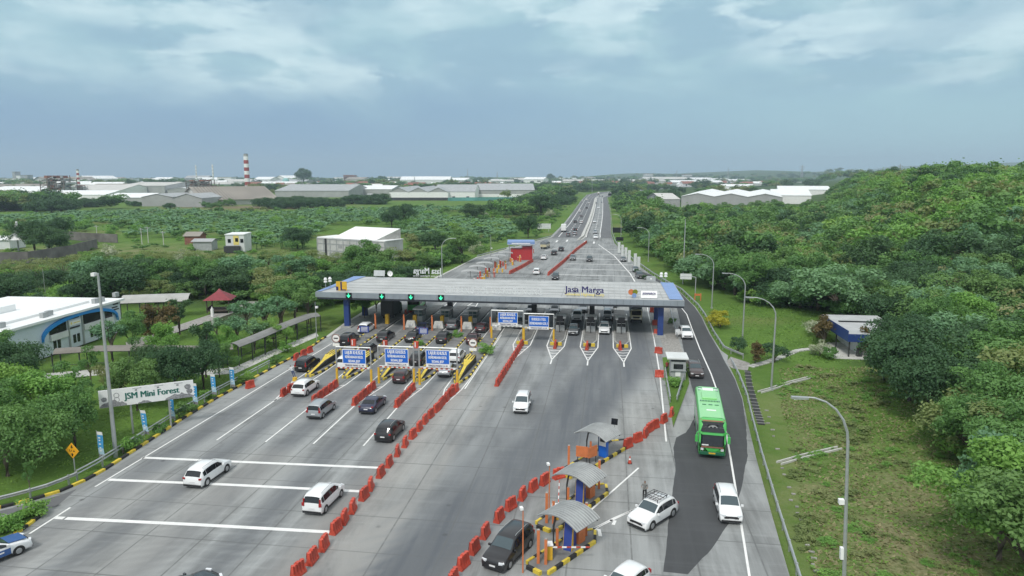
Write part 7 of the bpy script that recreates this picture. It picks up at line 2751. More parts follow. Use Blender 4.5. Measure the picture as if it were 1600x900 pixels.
def tree(key, x, y, h, lab, cat='tree', group=None, name='tree', z=None, wide=1.0, rz=None):
    cm, tm, H0 = TP[key]
    s = h / H0
    t = empty(name, (x, y, terrain(x, y) - .05 if z is None else z), rv.uniform(0, 6.28) if rz is None else rz)
    t.scale = (s * wide, s * wide, s)
    tag(t, lab, cat, group)
    for nm, me in (('crown' if name != 'banana_plant' else 'leaf_crown', cm), ('trunk', tm)):
        o = bpy.data.objects.new(nm, me)
        COL.objects.link(o)
        o.parent = t
    return t


def tree_px(key, u, v, h, lab, **k):
    x, y = G(u, v)
    return tree(key, x, y, h, lab, **k)


PLACED = []      # (x, y, r) taken ground


def free(x, y, r):
    for (a, b, q) in PLACED:
        if (a - x) ** 2 + (b - y) ** 2 < (r + q) ** 2 * .36:
            return False
    PLACED.append((x, y, r))
    return True


# --- named trees of the park on the left
PK = 'trees of the roadside park on the left'
NT_ = [('broad3', 12, 742, 7.6, .9, 'biggest leafy tree at the lower left edge of the photo'), ('broad2', -35, 720, 7.6, 1.1, 'leafy tree cut by the left edge behind the biggest one'),
       ('broad3', 62, 712, 6.8, .9, 'leafy tree behind the yellow diamond sign'), ('bright1', 60, 690, 6.8, 1.2, 'yellow tipped tree above the yellow diamond sign'),
       ('broad2', 118, 702, 6.2, .75, 'double trunked tree between the diamond sign and the forest sign'), ('thin', 118, 660, 6.0, .9, 'loose tree touching the left end of the forest sign'), ('bright1', 20, 662, 6.4, 1.1, 'bright tree at the left edge behind the biggest tree'),
       ('broad1', 18, 612, 7.4, .95, 'dark round tree hiding the left half of the white office'), ('broad2', -10, 600, 7.2, 1.0, 'dark tree at the left edge before the white office'),
       ('broad1', 275, 618, 7.2, .85, 'large dark tree behind the forest sign'), ('broad1', 318, 606, 6.8, .85, 'large dark tree behind the middle banners'), ('broad2', 343, 588, 5.0, .8, 'dark tree before the bend of the covered walkway'), ('broad1', 243, 602, 6.2, .8, 'dark tree at the left of the large dark pair'),
       ('broad2', 215, 640, 6.2, 1.0, 'pale leafed tree rising behind the forest sign lettering'), ('conic', 322, 588, 7.6, .8, 'narrow dark tree sticking out above the large dark pair'), ('olive1', 190, 622, 4.6, .9, 'low feathery tree left of the forest sign'), ('bright1', 258, 566, 5.6, .8, 'bright round tree beyond the covered walkway'),
       ('thin', 143, 600, 4.6, .7, 'young thin tree before the white office'), ('slender', 176, 560, 6.0, 1.2, 'bluish tree at the right end of the white office'), ('broad2', 208, 555, 6.6, .8, 'dark round tree beside the white office corner'), ('bronze', 252, 532, 6.0, 1.0, 'bronze green tree behind the walkway bend'),
       ('conic', 281, 520, 6.4, 1.1, 'small olive cone shaped tree near the pond'), ('broad1', 236, 530, 5.6, .7, 'dark round tree left of the bronze one'), ('slender', 262, 552, 4.0, 1.2, 'small bluish tree in front of the bronze one'), ('bright2', 352, 556, 4.6, .8, 'bright green round tree right of the pond'),
       ('slender', 372, 545, 5.4, 1.3, 'bluish tree between pond and walkway'), ('slender', 398, 545, 4.8, 1.3, 'bluish grey tree beside the bright green round one'), ('bright2', 428, 540, 4.4, .8, 'bright green bush tree below the walkway roof'), ('slender', 415, 524, 6.0, 1.5, 'wide grey green tree above the walkway'),
       ('slender', 440, 520, 6.6, 1.5, 'wide grey green tree near the slim camera pole'), ('thin', 462, 514, 6.8, 1.1, 'loose tree just behind the slim camera pole'), ('thin', 482, 505, 7.0, 1.0, 'loose tree left of the navy column'), ('slender', 386, 515, 5.4, 1.5, 'grey green tree at the far end of the pond'),
       ('slender', 340, 535, 4.2, 1.2, 'small bluish tree on the pond bank'), ('broad2', 570, 497, 5.0, .8, 'dark tree seen between the two navy columns'), ('broad2', 588, 487, 5.0, .9, 'round tree seen under the canopy right of the navy columns'), ('thin', 47, 766, 2.4, .5, 'small drooping sapling by the curved guard rail')]
for (key, u, v, h, wd, lab) in NT_:
    x, y = G(u, v)
    PLACED.append((x, y, 2.5))
    tree(key, x, y, h, lab, wide=wd)

# --- shrubs and hedges
for k, (key, u, v, h, lab) in enumerate((('bush2', 48, 806, 1.6, 'flowering shrub at the tip of the left verge'), ('bush1', 20, 820, 1.3, 'low shrub on the left verge'), ('bush2', 5, 832, 1.7, 'pale leaved shrub at the left edge of the verge'),
                                         ('bush1', 210, 697, 1.3, 'low bush between the first two banners'), ('bush2', 193, 707, 1.5, 'yellowish bush beside the tall mast pole'), ('bush1', 292, 642, 1.5, 'bush between the third and fourth banners'), ('bush1', 250, 675, 1.2, 'low bush between the second and third banners'), ('bush3', 280, 652, 1.4, 'dark bush behind the third banner'),
                                         ('bush2', 318, 622, 1.2, 'low bush between the fourth and fifth banners'), ('bush2', 385, 598, 1.6, 'bright bush right of the last banner'), ('bush2', 450, 548, 1.8, 'bright hedge bush under the walkway roof end'), ('bush1', 432, 566, 1.4, 'low bush on the kerb below the walkway roof'),
                                         ('yellow_bush', 1119, 503, 2.3, 'upper bright yellow bush beside the ramp guard rail'), ('yellow_bush', 1125, 512, 2.4, 'lower bright yellow bush beside the ramp guard rail'), ('bush3', 1153, 552, 2.5, 'dark round bush inside the rail corner'), ('bronze', 1180, 566, 3.0, 'reddish bronze shrub at the head of the drain'),
                                         ('bush3', 1210, 565, 2.8, 'dark bush on the garden steps by the lamp post'), ('bronze', 1287, 540, 4.4, 'tall bronze shrub beside the blue fascia shed'), ('pale_bush', 1276, 530, 3.2, 'white flowering shrub left of the blue fascia shed'), ('pale_bush', 1281, 556, 2.2, 'low white flowering shrub before the bronze one'), ('bush1', 1296, 560, 1.9, 'green bush below the bronze shrub'),
                                         ('bush2', 1050, 605, 1.6, 'yellow flowering bush in front of the kiosk'), ('bush1', 1050, 505, 1.2, 'small bush behind the right navy column'), ('bush2', 714, 527, 1.4, 'leafy plant on the rightmost outbound island'), ('bush2', 757, 553, 1.9, 'round bush on the long kerbed island by the inbound signs'), ('bush2', 654, 541, 1.2, 'small palm like plant on the fourth outbound island'),
                                         ('bush3', 1008, 437, 1.5, 'dark bush by the far right guard rail'), ('bush3', 995, 427, 1.4, 'dark bush beside the white flag panels'), ('bronze', 1362, 556, 4.2, 'brown leaved young tree before the blue fascia shed'), ('pale_bush', 745, 396, 4.5, 'pale blossoming tree beyond the canopy at the left'), ('pale_bush', 172, 405, 5.0, 'whitish bush in the field at the left'), ('pale_bush', 292, 414, 4.6, 'white flowering bush left of the derelict hall'), ('pale_bush', 860, 340, 5.5, 'pale shrub on the left verge of the motorway'), ('pale_bush', 750, 344, 6.5, 'pinkish pale tree in the middle of the plantation'))):
    tree_px(key, u, v, h, lab, cat='bush', name='bush' if 'bush' in lab else 'shrub')

# --- dark trees near the right shed and wood edge
RT = [('broad1', 1408, 585, 8.6, .85, 'big dark tree hiding the right end of the blue fascia shed'), ('broad1', 1420, 632, 10.5, .95, 'biggest dark blue green tree beside the grass slope'), ('broad1', 1448, 662, 9.0, .9, 'dark tree in front of the biggest blue green one'), ('broad1', 1380, 602, 5.0, .8, 'lower dark tree at the left foot of the shed trees'),
      ('broad2', 1455, 560, 8.5, 1.0, 'mid green round tree behind the biggest blue green tree'), ('broad2', 1500, 640, 8.0, 1.1, 'broad green tree right of the biggest dark tree'), ('bright1', 1500, 560, 8.0, 1.1, 'bright tree above the dark group on the right'), ('broad2', 1520, 745, 7.0, 1.0, 'dark tree beside the upper edge of the dry slope'),
      ('broad2', 1575, 790, 8.0, 1.1, 'mid green tree at the right edge beside the dry slope'), ('bright1', 1560, 872, 8.0, 1.1, 'bright feathery tree in the lower right corner'), ('bluetree', 1590, 850, 8.0, 1.1, 'bluish green tree cut by the right edge'), ('broad2', 1610, 940, 8.0, 1.2, 'tree at the very corner on the lower right'), ('broad2', 1555, 700, 7.5, 1.1, 'green tree above the feathery one at the right edge'), ('broad3', 1600, 720, 8.0, 1.2, 'leafy tree at the right edge below the wood')]
for (key, u, v, h, wd, lab) in RT:
    x, y = G(u, v)
    PLACED.append((x, y, 3.0))
    tree(key, x, y, h, lab, wide=wd)

HUT = G(1345, 555)


def in_poly(x, y, poly):
    r = False
    n = len(poly)
    for i in range(n):
        (xa, ya), (xb, yb) = poly[i], poly[(i + 1) % n]
        if (ya > y) != (yb > y) and x < (xb - xa) * (y - ya) / (yb - ya) + xa:
            r = not r
    return r


def pix(x, y, z=0.0):
    d = Vector((x, y, z - HC))
    c = d.dot(_F)
    return (800 + FPX * d.dot(_Rt) / c, 450 - FPX * d.dot(_U) / c) if c > 1 else (-9999, -9999)


def wood_edge(y):
    """left border of the wood on the right"""
    if y < 70:
        return 33 + (70 - y) * .05
    if y < 96:
        return 36 + (y - 70) * .20
    if y < 122:
        return 47
    if y < 140:
        return 46 - (y - 122) * .9
    return interp(RAIL_UP, y) + (9 if y < 200 else 11)


# --- wood on the right: nearest trees one by one, the rest one mass
cand = []
for i in range(11000):
    y = 40 + 760 * rv.random() ** 1.3
    x = rv.uniform(10, 40 + y * .95)
    if x < wood_edge(y) or abs(x - HUT[0] - 4) < 9 and abs(y - HUT[1] - 5) < 10:
        continue
    if y > 420 and x < .31 * y:
        continue
    r = 2.6 if y < 200 else 3.0
    if not free(x, y, r):
        continue
    u, v = pix(x, y, terrain(x, y) + 4)
    if u > 1760 or u < 900:
        continue
    cand.append((math.hypot(x, y), x, y))
cand.sort()
WK = {'bright1': 'bright green leafy tree in the wood on the right', 'bright2': 'low bright green spreading tree in the wood on the right', 'broad1': 'dark green round tree in the wood on the right', 'broad2': 'mid green round tree in the wood on the right',
      'olive1': 'olive green tree in the wood on the right', 'plume1': 'tall olive plumed tree in the wood on the right', 'plume2': 'tall green plumed tree in the wood on the right', 'broad3': 'wide mid green tree in the wood on the right', 'umbrella1': 'flat topped olive tree in the wood on the right', 'airy': 'loose see through tree in the wood on the right', 'sparse': 'half bare pale brown tree in the wood on the right', 'bluetree': 'bluish green tree in the wood on the right'}
STUFF = []
ntree = 0
for (d, x, y) in cand:
    q = rv.random()
    near_ramp = x - wood_edge(y) < 16 and y > 135
    patch = math.sin(x * .045 + 1.3) + math.sin(y * .032 + x * .012)
    if near_ramp:
        key = rv.choice(('broad1', 'broad1', 'plume1', 'plume2', 'broad2', 'airy', 'bluetree'))
    elif patch > .35:
        key = rv.choice(('bright1', 'bright2', 'bright2', 'olive1', 'broad2', 'airy'))
    elif patch < -.7:
        key = rv.choice(('broad1', 'broad2', 'broad1', 'plume2', 'broad3', 'bluetree'))
    else:
        key = rv.choice(('bright2', 'broad3', 'broad2', 'olive1', 'bright1', 'umbrella1', 'broad1', 'airy', 'bluetree', 'plume1'))
    if rv.random() < .05:
        key = 'sparse'
    h = (3.2 + 7.5 * rv.random() ** 1.4) if not near_ramp else rv.uniform(6.5, 12.5)
    if ntree < 165:
        tree(key, x, y, h, WK[key], group='trees of the wood on the right', wide=rv.uniform(1.0, 1.4), z=terrain(x, y) - h * rv.uniform(.05, .2))
        ntree += 1
    else:
        far = d > 300
        kk = {'bright1': 'mid0', 'bright2': 'mid0', 'broad1': 'mid2', 'broad2': 'mid1', 'broad3': 'mid1', 'olive1': 'far4', 'plume1': 'far4', 'plume2': 'mid1', 'umbrella1': 'far4', 'airy': 'mid1', 'bluetree': 'mid3', 'sparse': 'sparse'}[key]
        STUFF.append((kk, x, y, h * (1.05 if far else 1), rv.uniform(1.0, 1.35)))

# --- understory in the wood so that no bare ground shows between crowns
UNDER = []
for i in range(2600):
    y = 42 + 330 * rv.random() ** 1.3
    x = rv.uniform(20, 40 + y * .85)
    if x < wood_edge(y) + .5 or abs(x - HUT[0] - 4) < 7 and abs(y - HUT[1] - 5) < 9:
        continue
    UNDER.append((rv.choice(('bush1', 'bush2', 'bush3', 'bush2')), x, y, rv.uniform(1.6, 3.4), rv.uniform(1.0, 1.6)))


def stuff_instances(name, items, lab_kind='stuff'):
    """one object: points with geometry-node instances of the tree meshes"""
    keys = sorted({it[0] for it in items})
    c = bpy.data.collections.new(name + '_kinds')
    for i, k in enumerate(keys):
        o = bpy.data.objects.new('kind_%02d_%s' % (i, k), TP[k][0])
        c.objects.link(o)
    me = bpy.data.meshes.new(name)
    me.from_pydata([(it[1], it[2], terrain(it[1], it[2]) - .1) for it in items], [], [])
    a = me.attributes.new('kind_index', 'INT', 'POINT')
    a.data.foreach_set('value', [keys.index(it[0]) for it in items])
    a = me.attributes.new('grow', 'FLOAT_VECTOR', 'POINT')
    a.data.foreach_set('vector', [q for it in items for q in (it[3] / TP[it[0]][2] * it[4], it[3] / TP[it[0]][2] * it[4], it[3] / TP[it[0]][2])])
    a = me.attributes.new('turn', 'FLOAT_VECTOR', 'POINT')
    a.data.foreach_set('vector', [q for it in items for q in (0, 0, rv.uniform(0, 6.28))])
    o = bpy.data.objects.new(name, me)
    COL.objects.link(o)
    ng = bpy.data.node_groups.new(name, 'GeometryNodeTree')
    ng.interface.new_socket('Geometry', in_out='INPUT', socket_type='NodeSocketGeometry')
    ng.interface.new_socket('Geometry', in_out='OUTPUT', socket_type='NodeSocketGeometry')
    N = ng.nodes.new
    gi, go = N('NodeGroupInput'), N('NodeGroupOutput')
    ci = N('GeometryNodeCollectionInfo')
    ci.inputs['Collection'].default_value = c
    ci.inputs['Separate Children'].default_value = True
    ci.inputs['Reset Children'].default_value = True
    ip = N('GeometryNodeInstanceOnPoints')
    ip.inputs['Pick Instance'].default_value = True

    def attr(nm, tp):
        q = N('GeometryNodeInputNamedAttribute')
        q.data_type = tp
        q.inputs['Name'].default_value = nm
        return q.outputs['Attribute']
    e2r = N('FunctionNodeEulerToRotation')
    L = ng.links.new
    L(attr('turn', 'FLOAT_VECTOR'), e2r.inputs[0])
    L(gi.outputs[0], ip.inputs['Points'])
    L(ci.outputs[0], ip.inputs['Instance'])
    L(attr('kind_index', 'INT'), ip.inputs['Instance Index'])
    L(e2r.outputs[0], ip.inputs['Rotation'])
    L(attr('grow', 'FLOAT_VECTOR'), ip.inputs['Scale'])
    L(ip.outputs[0], go.inputs[0])
    md_ = o.modifiers.new('instances', 'NODES')
    md_.node_group = ng
    tag(o, kind='stuff')
    return o


# --- woodland band left of the canopy
LB = 'trees of the woodland band on the left'
nb = 0
band = PX((-120, 478), (60, 462), (160, 446), (260, 434), (360, 420), (420, 412), (500, 425), (620, 420), (690, 404), (740, 404), (690, 428), (560, 470), (470, 490), (400, 470), (300, 478), (190, 470), (-120, 500))
LK = {'broad1': 'dark green round tree in the woodland band left of the canopy', 'broad2': 'mid green tree in the woodland band left of the canopy', 'broad3': 'wide green tree in the woodland band left of the canopy', 'olive1': 'olive tree in the woodland band left of the canopy',
      'bright1': 'bright tree in the woodland band left of the canopy', 'airy': 'loose see through tree in the woodland band left of the canopy', 'bluetree': 'bluish green tree in the woodland band left of the canopy', 'plume2': 'tall plumed tree in the woodland band left of the canopy', 'umbrella1': 'flat topped tree in the woodland band left of the canopy', 'umbrella2': 'wide flat topped olive tree in the woodland band left of the canopy'}
for i in range(3000):
    x, y = rv.uniform(-190, -44), rv.uniform(112, 260)
    if not in_poly(x, y, band) or x > interp(XL, y) - 5 or not free(x, y, 3.0):
        continue
    u, v = pix(x, y)
    key = rv.choice(('broad1', 'broad1', 'broad2', 'airy', 'olive1', 'broad1', 'bluetree', 'plume2')) if v > 440 else rv.choice(('umbrella1', 'olive1', 'broad3', 'broad2', 'bright1'))
    if v < 432 and u < 420:
        if rv.random() < .8:
            continue
        key = rv.choice(('umbrella1', 'umbrella2', 'umbrella2', 'olive1'))
    tree(key, x, y, 4.6 + 6.0 * rv.random() ** 1.1 if v > 438 else rv.uniform(3.5, 6.5), LK[key], group=LB, wide=rv.uniform(1.05, 1.4), z=terrain(x, y) - h * rv.uniform(.05, .22))
    nb += 1
    if nb >= 75:
        break
for i in range(1500):
    x, y = rv.uniform(-200, -46), rv.uniform(112, 262)
    if in_poly(x, y, band) and x < interp(XL, y) - 4 and (pix(x, y)[1] > 440 or pix(x, y)[0] > 430):
        UNDER.append((rv.choice(('bush1', 'bush2', 'bush3', 'mid1', 'mid0')), x, y, rv.uniform(1.4, 4.2), 1.35))
# flat topped trees in the dry field
for k, (u, v, h) in enumerate(((60, 448, 6), (100, 441, 6.5), (150, 436, 5.5), (205, 424, 5), (235, 428, 6), (253, 431, 5.8), (310, 420, 5), (20, 443, 5.5))):
    tree_px('umbrella2' if k % 2 else 'umbrella1', u, v, h, 'flat topped olive tree in the dry field, %s along the row' % ORD[k], group='flat topped trees in the dry field')

# --- big dark single trees in and behind the field
for (key, u, v, h, wd, lab) in (('broad1', 55, 397, 13, 1.0, 'large dark tree beside the white umbrella roof in the field'), ('broad1', 78, 400, 11, 1.1, 'second large dark tree right of the white umbrella roof'), ('broad1', 92, 380, 12, .8, 'dark round tree on a short trunk by the far block wall'),
                                ('broad1', 630, 352, 13, 1.1, 'dark tree standing alone in the plantation'), ('broad1', 612, 356, 10, 1.1, 'lower dark tree beside the lone dark one in the plantation'), ('broad1', 738, 345, 12, 1.2, 'dark round tree in the plantation below the white warehouses'), ('broad1', 825, 372, 11, .9, 'dark leaning tree beside the pale billboard'), ('broad1', 845, 336, 16, 1.2, 'dark bushy tree left of the motorway verge'), ('broad1', 680, 395, 8.5, 1.2, 'dark round tree left of the thin curved lamp post'), ('broad2', 722, 410, 10, 1.3, 'big green tree right of the curved lamp post beyond the canopy'), ('broad1', 465, 388, 9, 1.2, 'dark tree left of the derelict hall'), ('olive1', 560, 428, 5.2, 1.4, 'olive tree in front of the derelict hall'), ('olive1', 535, 433, 4.6, 1.4, 'lower olive tree in front of the derelict hall'),
                                ('broad1', 475, 291, 52, .8, 'huge dark tree with a radio mast on the horizon'), ('broad1', 595, 288, 30, 1.2, 'dark round tree on the horizon left of the long white hall'), ('broad1', 860, 285, 40, .8, 'dark tree on the horizon right of the white gabled hall')):
    tree_px(key, u, v, h, lab, wide=wd)

# --- tree rows in front of the factories
row_n = 0
for (u0, u1, v, h, n, key) in ((0, 110, 330, 14, 9, 'broad1'), (130, 170, 322, 12, 4, 'broad1'), (205, 222, 322, 8, 2, 'broad1'), (236, 250, 323, 8, 1, 'broad1'), (262, 275, 324, 8, 1, 'broad1'), (318, 370, 323, 8, 6, 'broad2'), (405, 530, 324, 13, 15, 'broad1'), (545, 600, 318, 13, 8, 'broad1'),
                                (845, 890, 318, 14, 7, 'broad1'), (1000, 1060, 316, 15, 6, 'broad1'), (960, 1030, 330, 10, 8, 'broad2'), (1085, 1270, 334, 11, 14, 'broad2')):
    for i in range(n):
        u = u0 + (u1 - u0) * (i + .5 + rv.uniform(-.3, .3)) / n
        tree_px(key, u, v + rv.uniform(-2, 2), h * rv.uniform(.75, 1.15), 'dark round tree in the row before the factories and warehouses', group='dark trees before the factories', wide=rv.uniform(1.1, 1.5), z=-h * rv.uniform(.2, .34))
        row_n += 1

# --- banana plantation: nearest plants one by one, the rest one mass
field = PX((-60, 345), (120, 335), (300, 330), (440, 330), (640, 328), (700, 322), (850, 322), (862, 345), (800, 385), (740, 398), (690, 405), (625, 400), (622, 352), (520, 352), (470, 392), (400, 390), (330, 372), (190, 372), (100, 362), (-60, 380))
bc = []
for i in range(8200):
    y = 205 + 330 * rv.random()
    x = rv.uniform(-460, -24)
    if not in_poly(x, y, field) or x > interp(XL, y) - 16:
        continue
    patch = math.sin(x * .03) + math.sin(y * .026 + x * .008)
    if patch < -.75:
        continue
    bc.append((math.hypot(x, y), x, y))
bc.sort()
FIELD = []
for i, (d, x, y) in enumerate(bc):
    k = 'banana%d' % rv.randrange(3)
    h = rv.uniform(3.2, 5.4)
    if i < 130:
        tree(k, x, y, h, 'banana plant with broad arching leaves in the plantation on the left', cat='banana plant', group='banana plants in the plantation', name='banana_plant')
    else:
        FIELD.append((k, x, y, h, 1.1))
for i in range(900):
    y = 215 + 335 * rv.random()
    x = rv.uniform(-480, -22)
    if not in_poly(x, y, field) or x > interp(XL, y) - 9:
        continue
    patch = math.sin(x * .021 + 2) + math.sin(y * .03)
    FIELD.append((rv.choice(('bush1', 'bush2', 'far3', 'far2', 'bush2')) if patch < .6 else rv.choice(('far1', 'far2', 'far4')), x, y, rv.uniform(2.0, 4.6), 1.2))
# verge bushes along the left of the motorway, sparse scrub on the field
for i in range(260):
    y = 180 + 420 * rv.random()
    x = interp(XL, y) - rv.uniform(6, 30)
    FIELD.append((rv.choice(('bush1', 'bush2', 'bush3')), x, y, rv.uniform(.8, 2.2), 1.2))
for i in range(260):
    x, y = rv.uniform(-330, -60), rv.uniform(160, 262)
    if x < interp(XL, y) - 14 and not (-110 < x < -68 and 200 < y < 240):
        FIELD.append((rv.choice(('bush1', 'bush2', 'bush1', 'pale_bush' if rv.random() < .12 else 'bush2')), x, y, rv.uniform(.7, 2.3), 1.4))

# --- far plain: tree belts to the horizon
FARW = []
for i in range(2600):
    d = 640 + 3600 * rv.random() ** 1.6
    u = rv.uniform(-80, 1420)
    an = math.atan2(u - 800, FPX)
    x, y = d * math.sin(an - YAW), d * math.cos(an - YAW)
    n_ = math.sin(x * .011 + 1) + math.sin(y * .009 + x * .004) + .8 * math.sin((x - y) * .021)
    if n_ < .25 and d < 2600:
        continue
    if 40 < x < 300 and 470 < y < 900 and x > .03 * y:
        if not (x < .09 * y and y < 640):
            continue
    if x > interp(XL, y) - 14 and x < interp(XR, y) + 12:
        continue
    if -620 < x < -70 and 560 < y < 980 and x / y > -.85 and rv.random() < .93:
        continue
    FARW.append((rv.choice(('far1', 'far1', 'far2', 'far4')), x, y, rv.uniform(8, 15) * (1 if d < 1500 else 1.35), rv.uniform(1.1, 1.8)))
# dense belt round the motorway bend
for i in range(420):
    y = rv.uniform(1120, 1420)
    x = rv.uniform(-330, 60 + (y - 1120) * .2)
    if x > interp(XL, y) - 16 and x < interp(XR, y) + 16:
        continue
    FARW.append((rv.choice(('far1', 'far1', 'far2')), x, y, rv.uniform(9, 14), 1.5))
for i in range(330):
    y = rv.uniform(430, 1050)
    s = rv.random()
    x = (interp(XL, y) - rv.uniform(18, 60)) if s < .5 else (interp(XR, y) + rv.uniform(9, 30))
    FARW.append((rv.choice(('far1', 'far1', 'far2', 'far3')), x, y, rv.uniform(5, 9.5), 1.3))
stuff_instances('wooded_hill_mass', STUFF)
stuff_instances('undergrowth', UNDER)
stuff_instances('plantation_mass', FIELD)
stuff_instances('far_woods', FARW)


# --- grass tufts on the slope and lawns
def grass(name, polys, dens, m, seed, hmin=.12, hmax=.34, wd=.05):
    rg = np.random.default_rng(seed)
    P = []
    for poly in polys:
        xs, ys_ = [p[0] for p in poly], [p[1] for p in poly]
        a = (max(xs) - min(xs)) * (max(ys_) - min(ys_))
        for i in range(int(a * dens)):
            x, y = rg.uniform(min(xs), max(xs)), rg.uniform(min(ys_), max(ys_))
            if in_poly(x, y, poly):
                q = math.sin(x * .9 + 2 * math.sin(y * .35)) + math.sin(y * .7 + 1.7 * math.sin(x * .5))
                if q + rg.uniform(-3, 3) > -.4:
                    P.append((x, y, terrain(x, y)))
    P = np.array(P)
    n = len(P)
    a = rg.uniform(0, 6.283, n)
    h = rg.uniform(hmin, hmax, n)
    ln = rg.uniform(-.32, .32, (n, 2))
    V = np.empty((n, 3, 3), dtype=np.float32)
    dx = np.stack([np.cos(a), np.sin(a), np.zeros(n)], 1) * wd * rg.uniform(.6, 1.8, n)[:, None]
    V[:, 0] = P - dx
    V[:, 1] = P + dx
    V[:, 2] = P + np.stack([ln[:, 0], ln[:, 1], h], 1)
    me = bpy.data.meshes.new(name)
    me.vertices.add(n * 3)
    me.vertices.foreach_set('co', V.reshape(-1))
    me.loops.add(n * 3)
    me.loops.foreach_set('vertex_index', np.arange(n * 3, dtype=np.int32))
    me.polygons.add(n)
    me.polygons.foreach_set('loop_start', np.arange(0, n * 3, 3, dtype=np.int32))
    me.polygons.foreach_set('loop_total', np.full(n, 3, dtype=np.int32))
    me.update(calc_edges=True)
    at = me.attributes.new('tint', 'FLOAT', 'FACE')
    at.data.foreach_set('value', rg.uniform(0, 1, n).astype(np.float32))
    me.materials.append(m)
    o = bpy.data.objects.new(name, me)
    COL.objects.link(o)
    tag(o, kind='stuff')


slope = [(13.5, 36), (14.2, 46), (17.5, 62), (20.5, 80), (24, 96), (36, 96), (37, 80), (35, 64), (34, 36)]
WEEDS = []
rw = random.Random(3)
for i in range(600):
    x, y = rw.uniform(13, 37), rw.uniform(34, 100)
    if in_poly(x, y, slope) and x < wood_edge(y) + 2:
        q = math.sin(x * .5 + 1.5 * math.sin(y * .2)) + math.sin(y * .31)
        if q > -.3:
            WEEDS.append((rw.choice(('dry_weed', 'dry_weed', 'bush2', 'bush2')), x, y, rw.uniform(.18, .48), rw.uniform(1.6, 3.0)))
stuff_instances('slope_weeds', WEEDS)
grass('dry_grass', [slope], 20, M['grass_dry'], 3, .05, .16, .10)
grass('slope_grass', [slope, [(21, 100), (21.5, 120), (22, 145), (34, 140), (46, 122), (46, 104), (34, 98)]], 14, M['grass'], 4, .05, .15, .09)
lawn = [(-45, 52), (-46, 70), (-46.5, 100), (-50, 112), (-58, 112), (-62, 90), (-62, 60), (-56, 46)]
grass('lawn_grass', [lawn, [(8.6, 76), (8.2, 90), (8.6, 97), (11, 97), (10.6, 88)]], 12, M['grass'], 5, .05, .14, .08)

# ================================================================== PEOPLE
def person(x, y, rz, lab, shirt, trousers, pose='stand', z=0.0, h=1.68, hat=None):
    s = h / 1.70
    arms = {'stand': ((.20, .02, 1.36), (.26, .0, 1.10), (.25, .10, .86)), 'hands': ((.19, .02, 1.36), (.25, .06, 1.10), (.10, .26, 1.06)), 'wave': ((.20, .02, 1.36), (.42, .05, 1.28), (.62, .16, 1.22))}[pose]
    V, E, Rr = [], [], []

    def v(p, r, parent=None):
        V.append(tuple(q * s for q in p))
        Rr.append(r * s)
        if parent is not None:
            E.append((parent, len(V) - 1))
        return len(V) - 1
    pel = v((0, 0, .93), .125)
    wa = v((0, .0, 1.08), .118, pel)
    ch = v((0, -.01, 1.28), .140, wa)
    nb_ = v((0, -.01, 1.42), .075, ch)
    nk = v((0, .01, 1.50), .052, nb_)
    hd = v((0, .02, 1.58), .088, nk)
    v((0, .015, 1.66), .082, hd)
    v((0, .10, 1.575), .022, hd)
    for sx in (-1, 1):
        hp = v((sx * .095, 0, .86), .092, pel)
        kn = v((sx * .11, .015, .49), .058, hp)
        an_ = v((sx * .115, -.02, .09), .042, kn)
        v((sx * .125, .11, .04), .036, an_)
        sh = v((sx * arms[0][0], arms[0][1], arms[0][2]), .058, ch)
        el_ = v((sx * arms[1][0], arms[1][1], arms[1][2]), .042, sh)
        wr = v((sx * arms[2][0], arms[2][1], arms[2][2]), .030, el_)
        d = (Vector(arms[2]) - Vector(arms[1])).normalized()
        d = Vector((sx * d.x, d.y, d.z))
        w3 = Vector((sx * arms[2][0], arms[2][1], arms[2][2]))
        pm = v(tuple(w3 + d * .07), .034, wr)
        side = d.cross(Vector((0, 1, .2))).normalized()
        for k in range(4):
            f1 = v(tuple(w3 + d * .11 + side * (.017 * (k - 1.5))), .009, pm)
            v(tuple(w3 + d * (.16 - .008 * abs(k - 1.3)) + side * (.02 * (k - 1.5)) + Vector((0, .012, 0))), .0075, f1)
        v(tuple(w3 + d * .07 + Vector((-sx * .02, .05, 0))), .010, pm)
    me = bpy.data.meshes.new('person')
    me.from_pydata(V, E, [])
    o = bpy.data.objects.new('person', me)
    COL.objects.link(o)
    m = o.modifiers.new('skin', 'SKIN')
    for i, sv in enumerate(me.skin_vertices[0].data):
        sv.radius = (Rr[i], Rr[i])
        sv.use_root = i == 0
    o.modifiers.new('sub', 'SUBSURF').levels = 1
    dg = bpy.context.evaluated_depsgraph_get()
    me2 = bpy.data.meshes.new_from_object(o.evaluated_get(dg))
    o.modifiers.clear()
    o.data = me2
    me2.materials.clear()
    for q in (M['skin'], shirt, trousers, M['hair']):
        me2.materials.append(q)
    for p in me2.polygons:
        c = p.center / s
        if c.z > 1.60 and c.y < .09 or (c.z > 1.52 and c.y < -.015):
            k = 3
        elif c.z > 1.46:
            k = 0
        elif abs(c.x) > .185 and c.z < arms[1][2] + .03 and c.z > .6:
            k = 0
        elif c.z > .93:
            k = 1
        elif c.z > .10:
            k = 2
        else:
            k = 3
        p.material_index = k
        p.use_smooth = True
    o.location = (x, y, z)
    o.rotation_euler = (0, 0, rz)
    tag(o, lab, 'person')
    return o


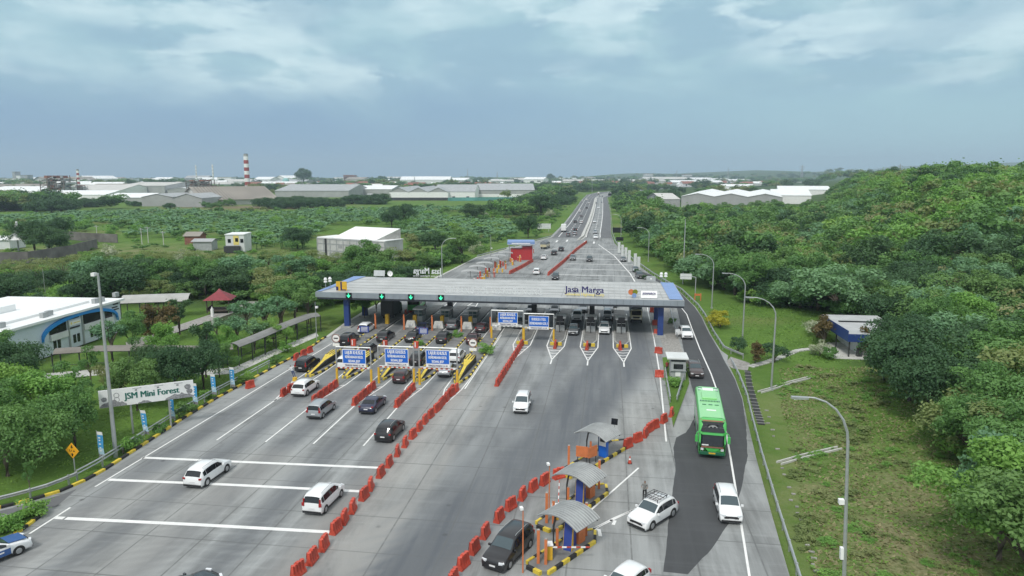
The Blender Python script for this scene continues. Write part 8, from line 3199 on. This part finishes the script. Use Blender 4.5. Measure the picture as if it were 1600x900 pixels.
CL = {k: mat('cloth_' + k, c, .8, var=.12, vscale=8) for k, c in (('grey', (.20, .20, .19)), ('black', (.02, .02, .022)), ('red', (.28, .03, .03)), ('navy', (.03, .05, .14)), ('white', (.62, .64, .66)), ('dark', (.035, .035, .04)))}
x, y = G(1007, 781)
person(x, y, PI * .9, 'person in a grey checked shirt standing behind the white SUV with the roof rack', CL['grey'], CL['black'], 'hands', h=1.72)
x, y = G(1042, 584)
person(x, y, -.6, 'person in a red shirt standing beside the kiosk', CL['red'], CL['dark'], 'stand', z=.14)
x, y = G(1047, 583)
person(x, y, .4, 'person in dark clothes beside the red shirted one at the kiosk', CL['black'], CL['dark'], 'stand', z=.14)
x, y = G(1051, 582)
person(x, y, PI * .6, 'person in a navy shirt nearest the kiosk wall', CL['navy'], CL['dark'], 'hands', z=.14)
x, y = G(957, 507)
person(x, y, PI / 2, 'person in black standing beside the white fronted SUV in the fourth inbound lane', CL['black'], CL['black'], 'stand')
x, y = G(461, 596)
o = MB().cyl((0, 0, 0), (0, 0, .55), .32, .28, 12).bx(-.36, -.36, 0, .36, .36, .08, 1).build('yellow_drum', [M['post_yellow'], M['concrete_pale']], loc=(x, y, .006))
tag(o, 'low yellow drum on the road in the leftmost outbound lane', 'drum')
pp_ = person(x, y, PI, 'flagman figure in white and navy leaning on the yellow drum with an arm out', CL['white'], CL['navy'], 'wave', z=.55, h=1.7)
pp_.rotation_euler = (0, -.34, 0)

# ================================================================== HAZE
hz = MB().bx(-9500, -400, -3.5, 9500, 9500, 260).build('haze', [])
hm = bpy.data.materials.new('haze_air')
hm.use_nodes = True
nt = hm.node_tree
nt.nodes.clear()
pv = nt.nodes.new('ShaderNodeVolumePrincipled')
pv.inputs['Color'].default_value = (.62, .78, .92, 1)
pv.inputs['Density'].default_value = HAZE_D
ou = nt.nodes.new('ShaderNodeOutputMaterial')
nt.links.new(pv.outputs[0], ou.inputs['Volume'])
hz.data.materials.append(hm)
tag(hz, kind='stuff')
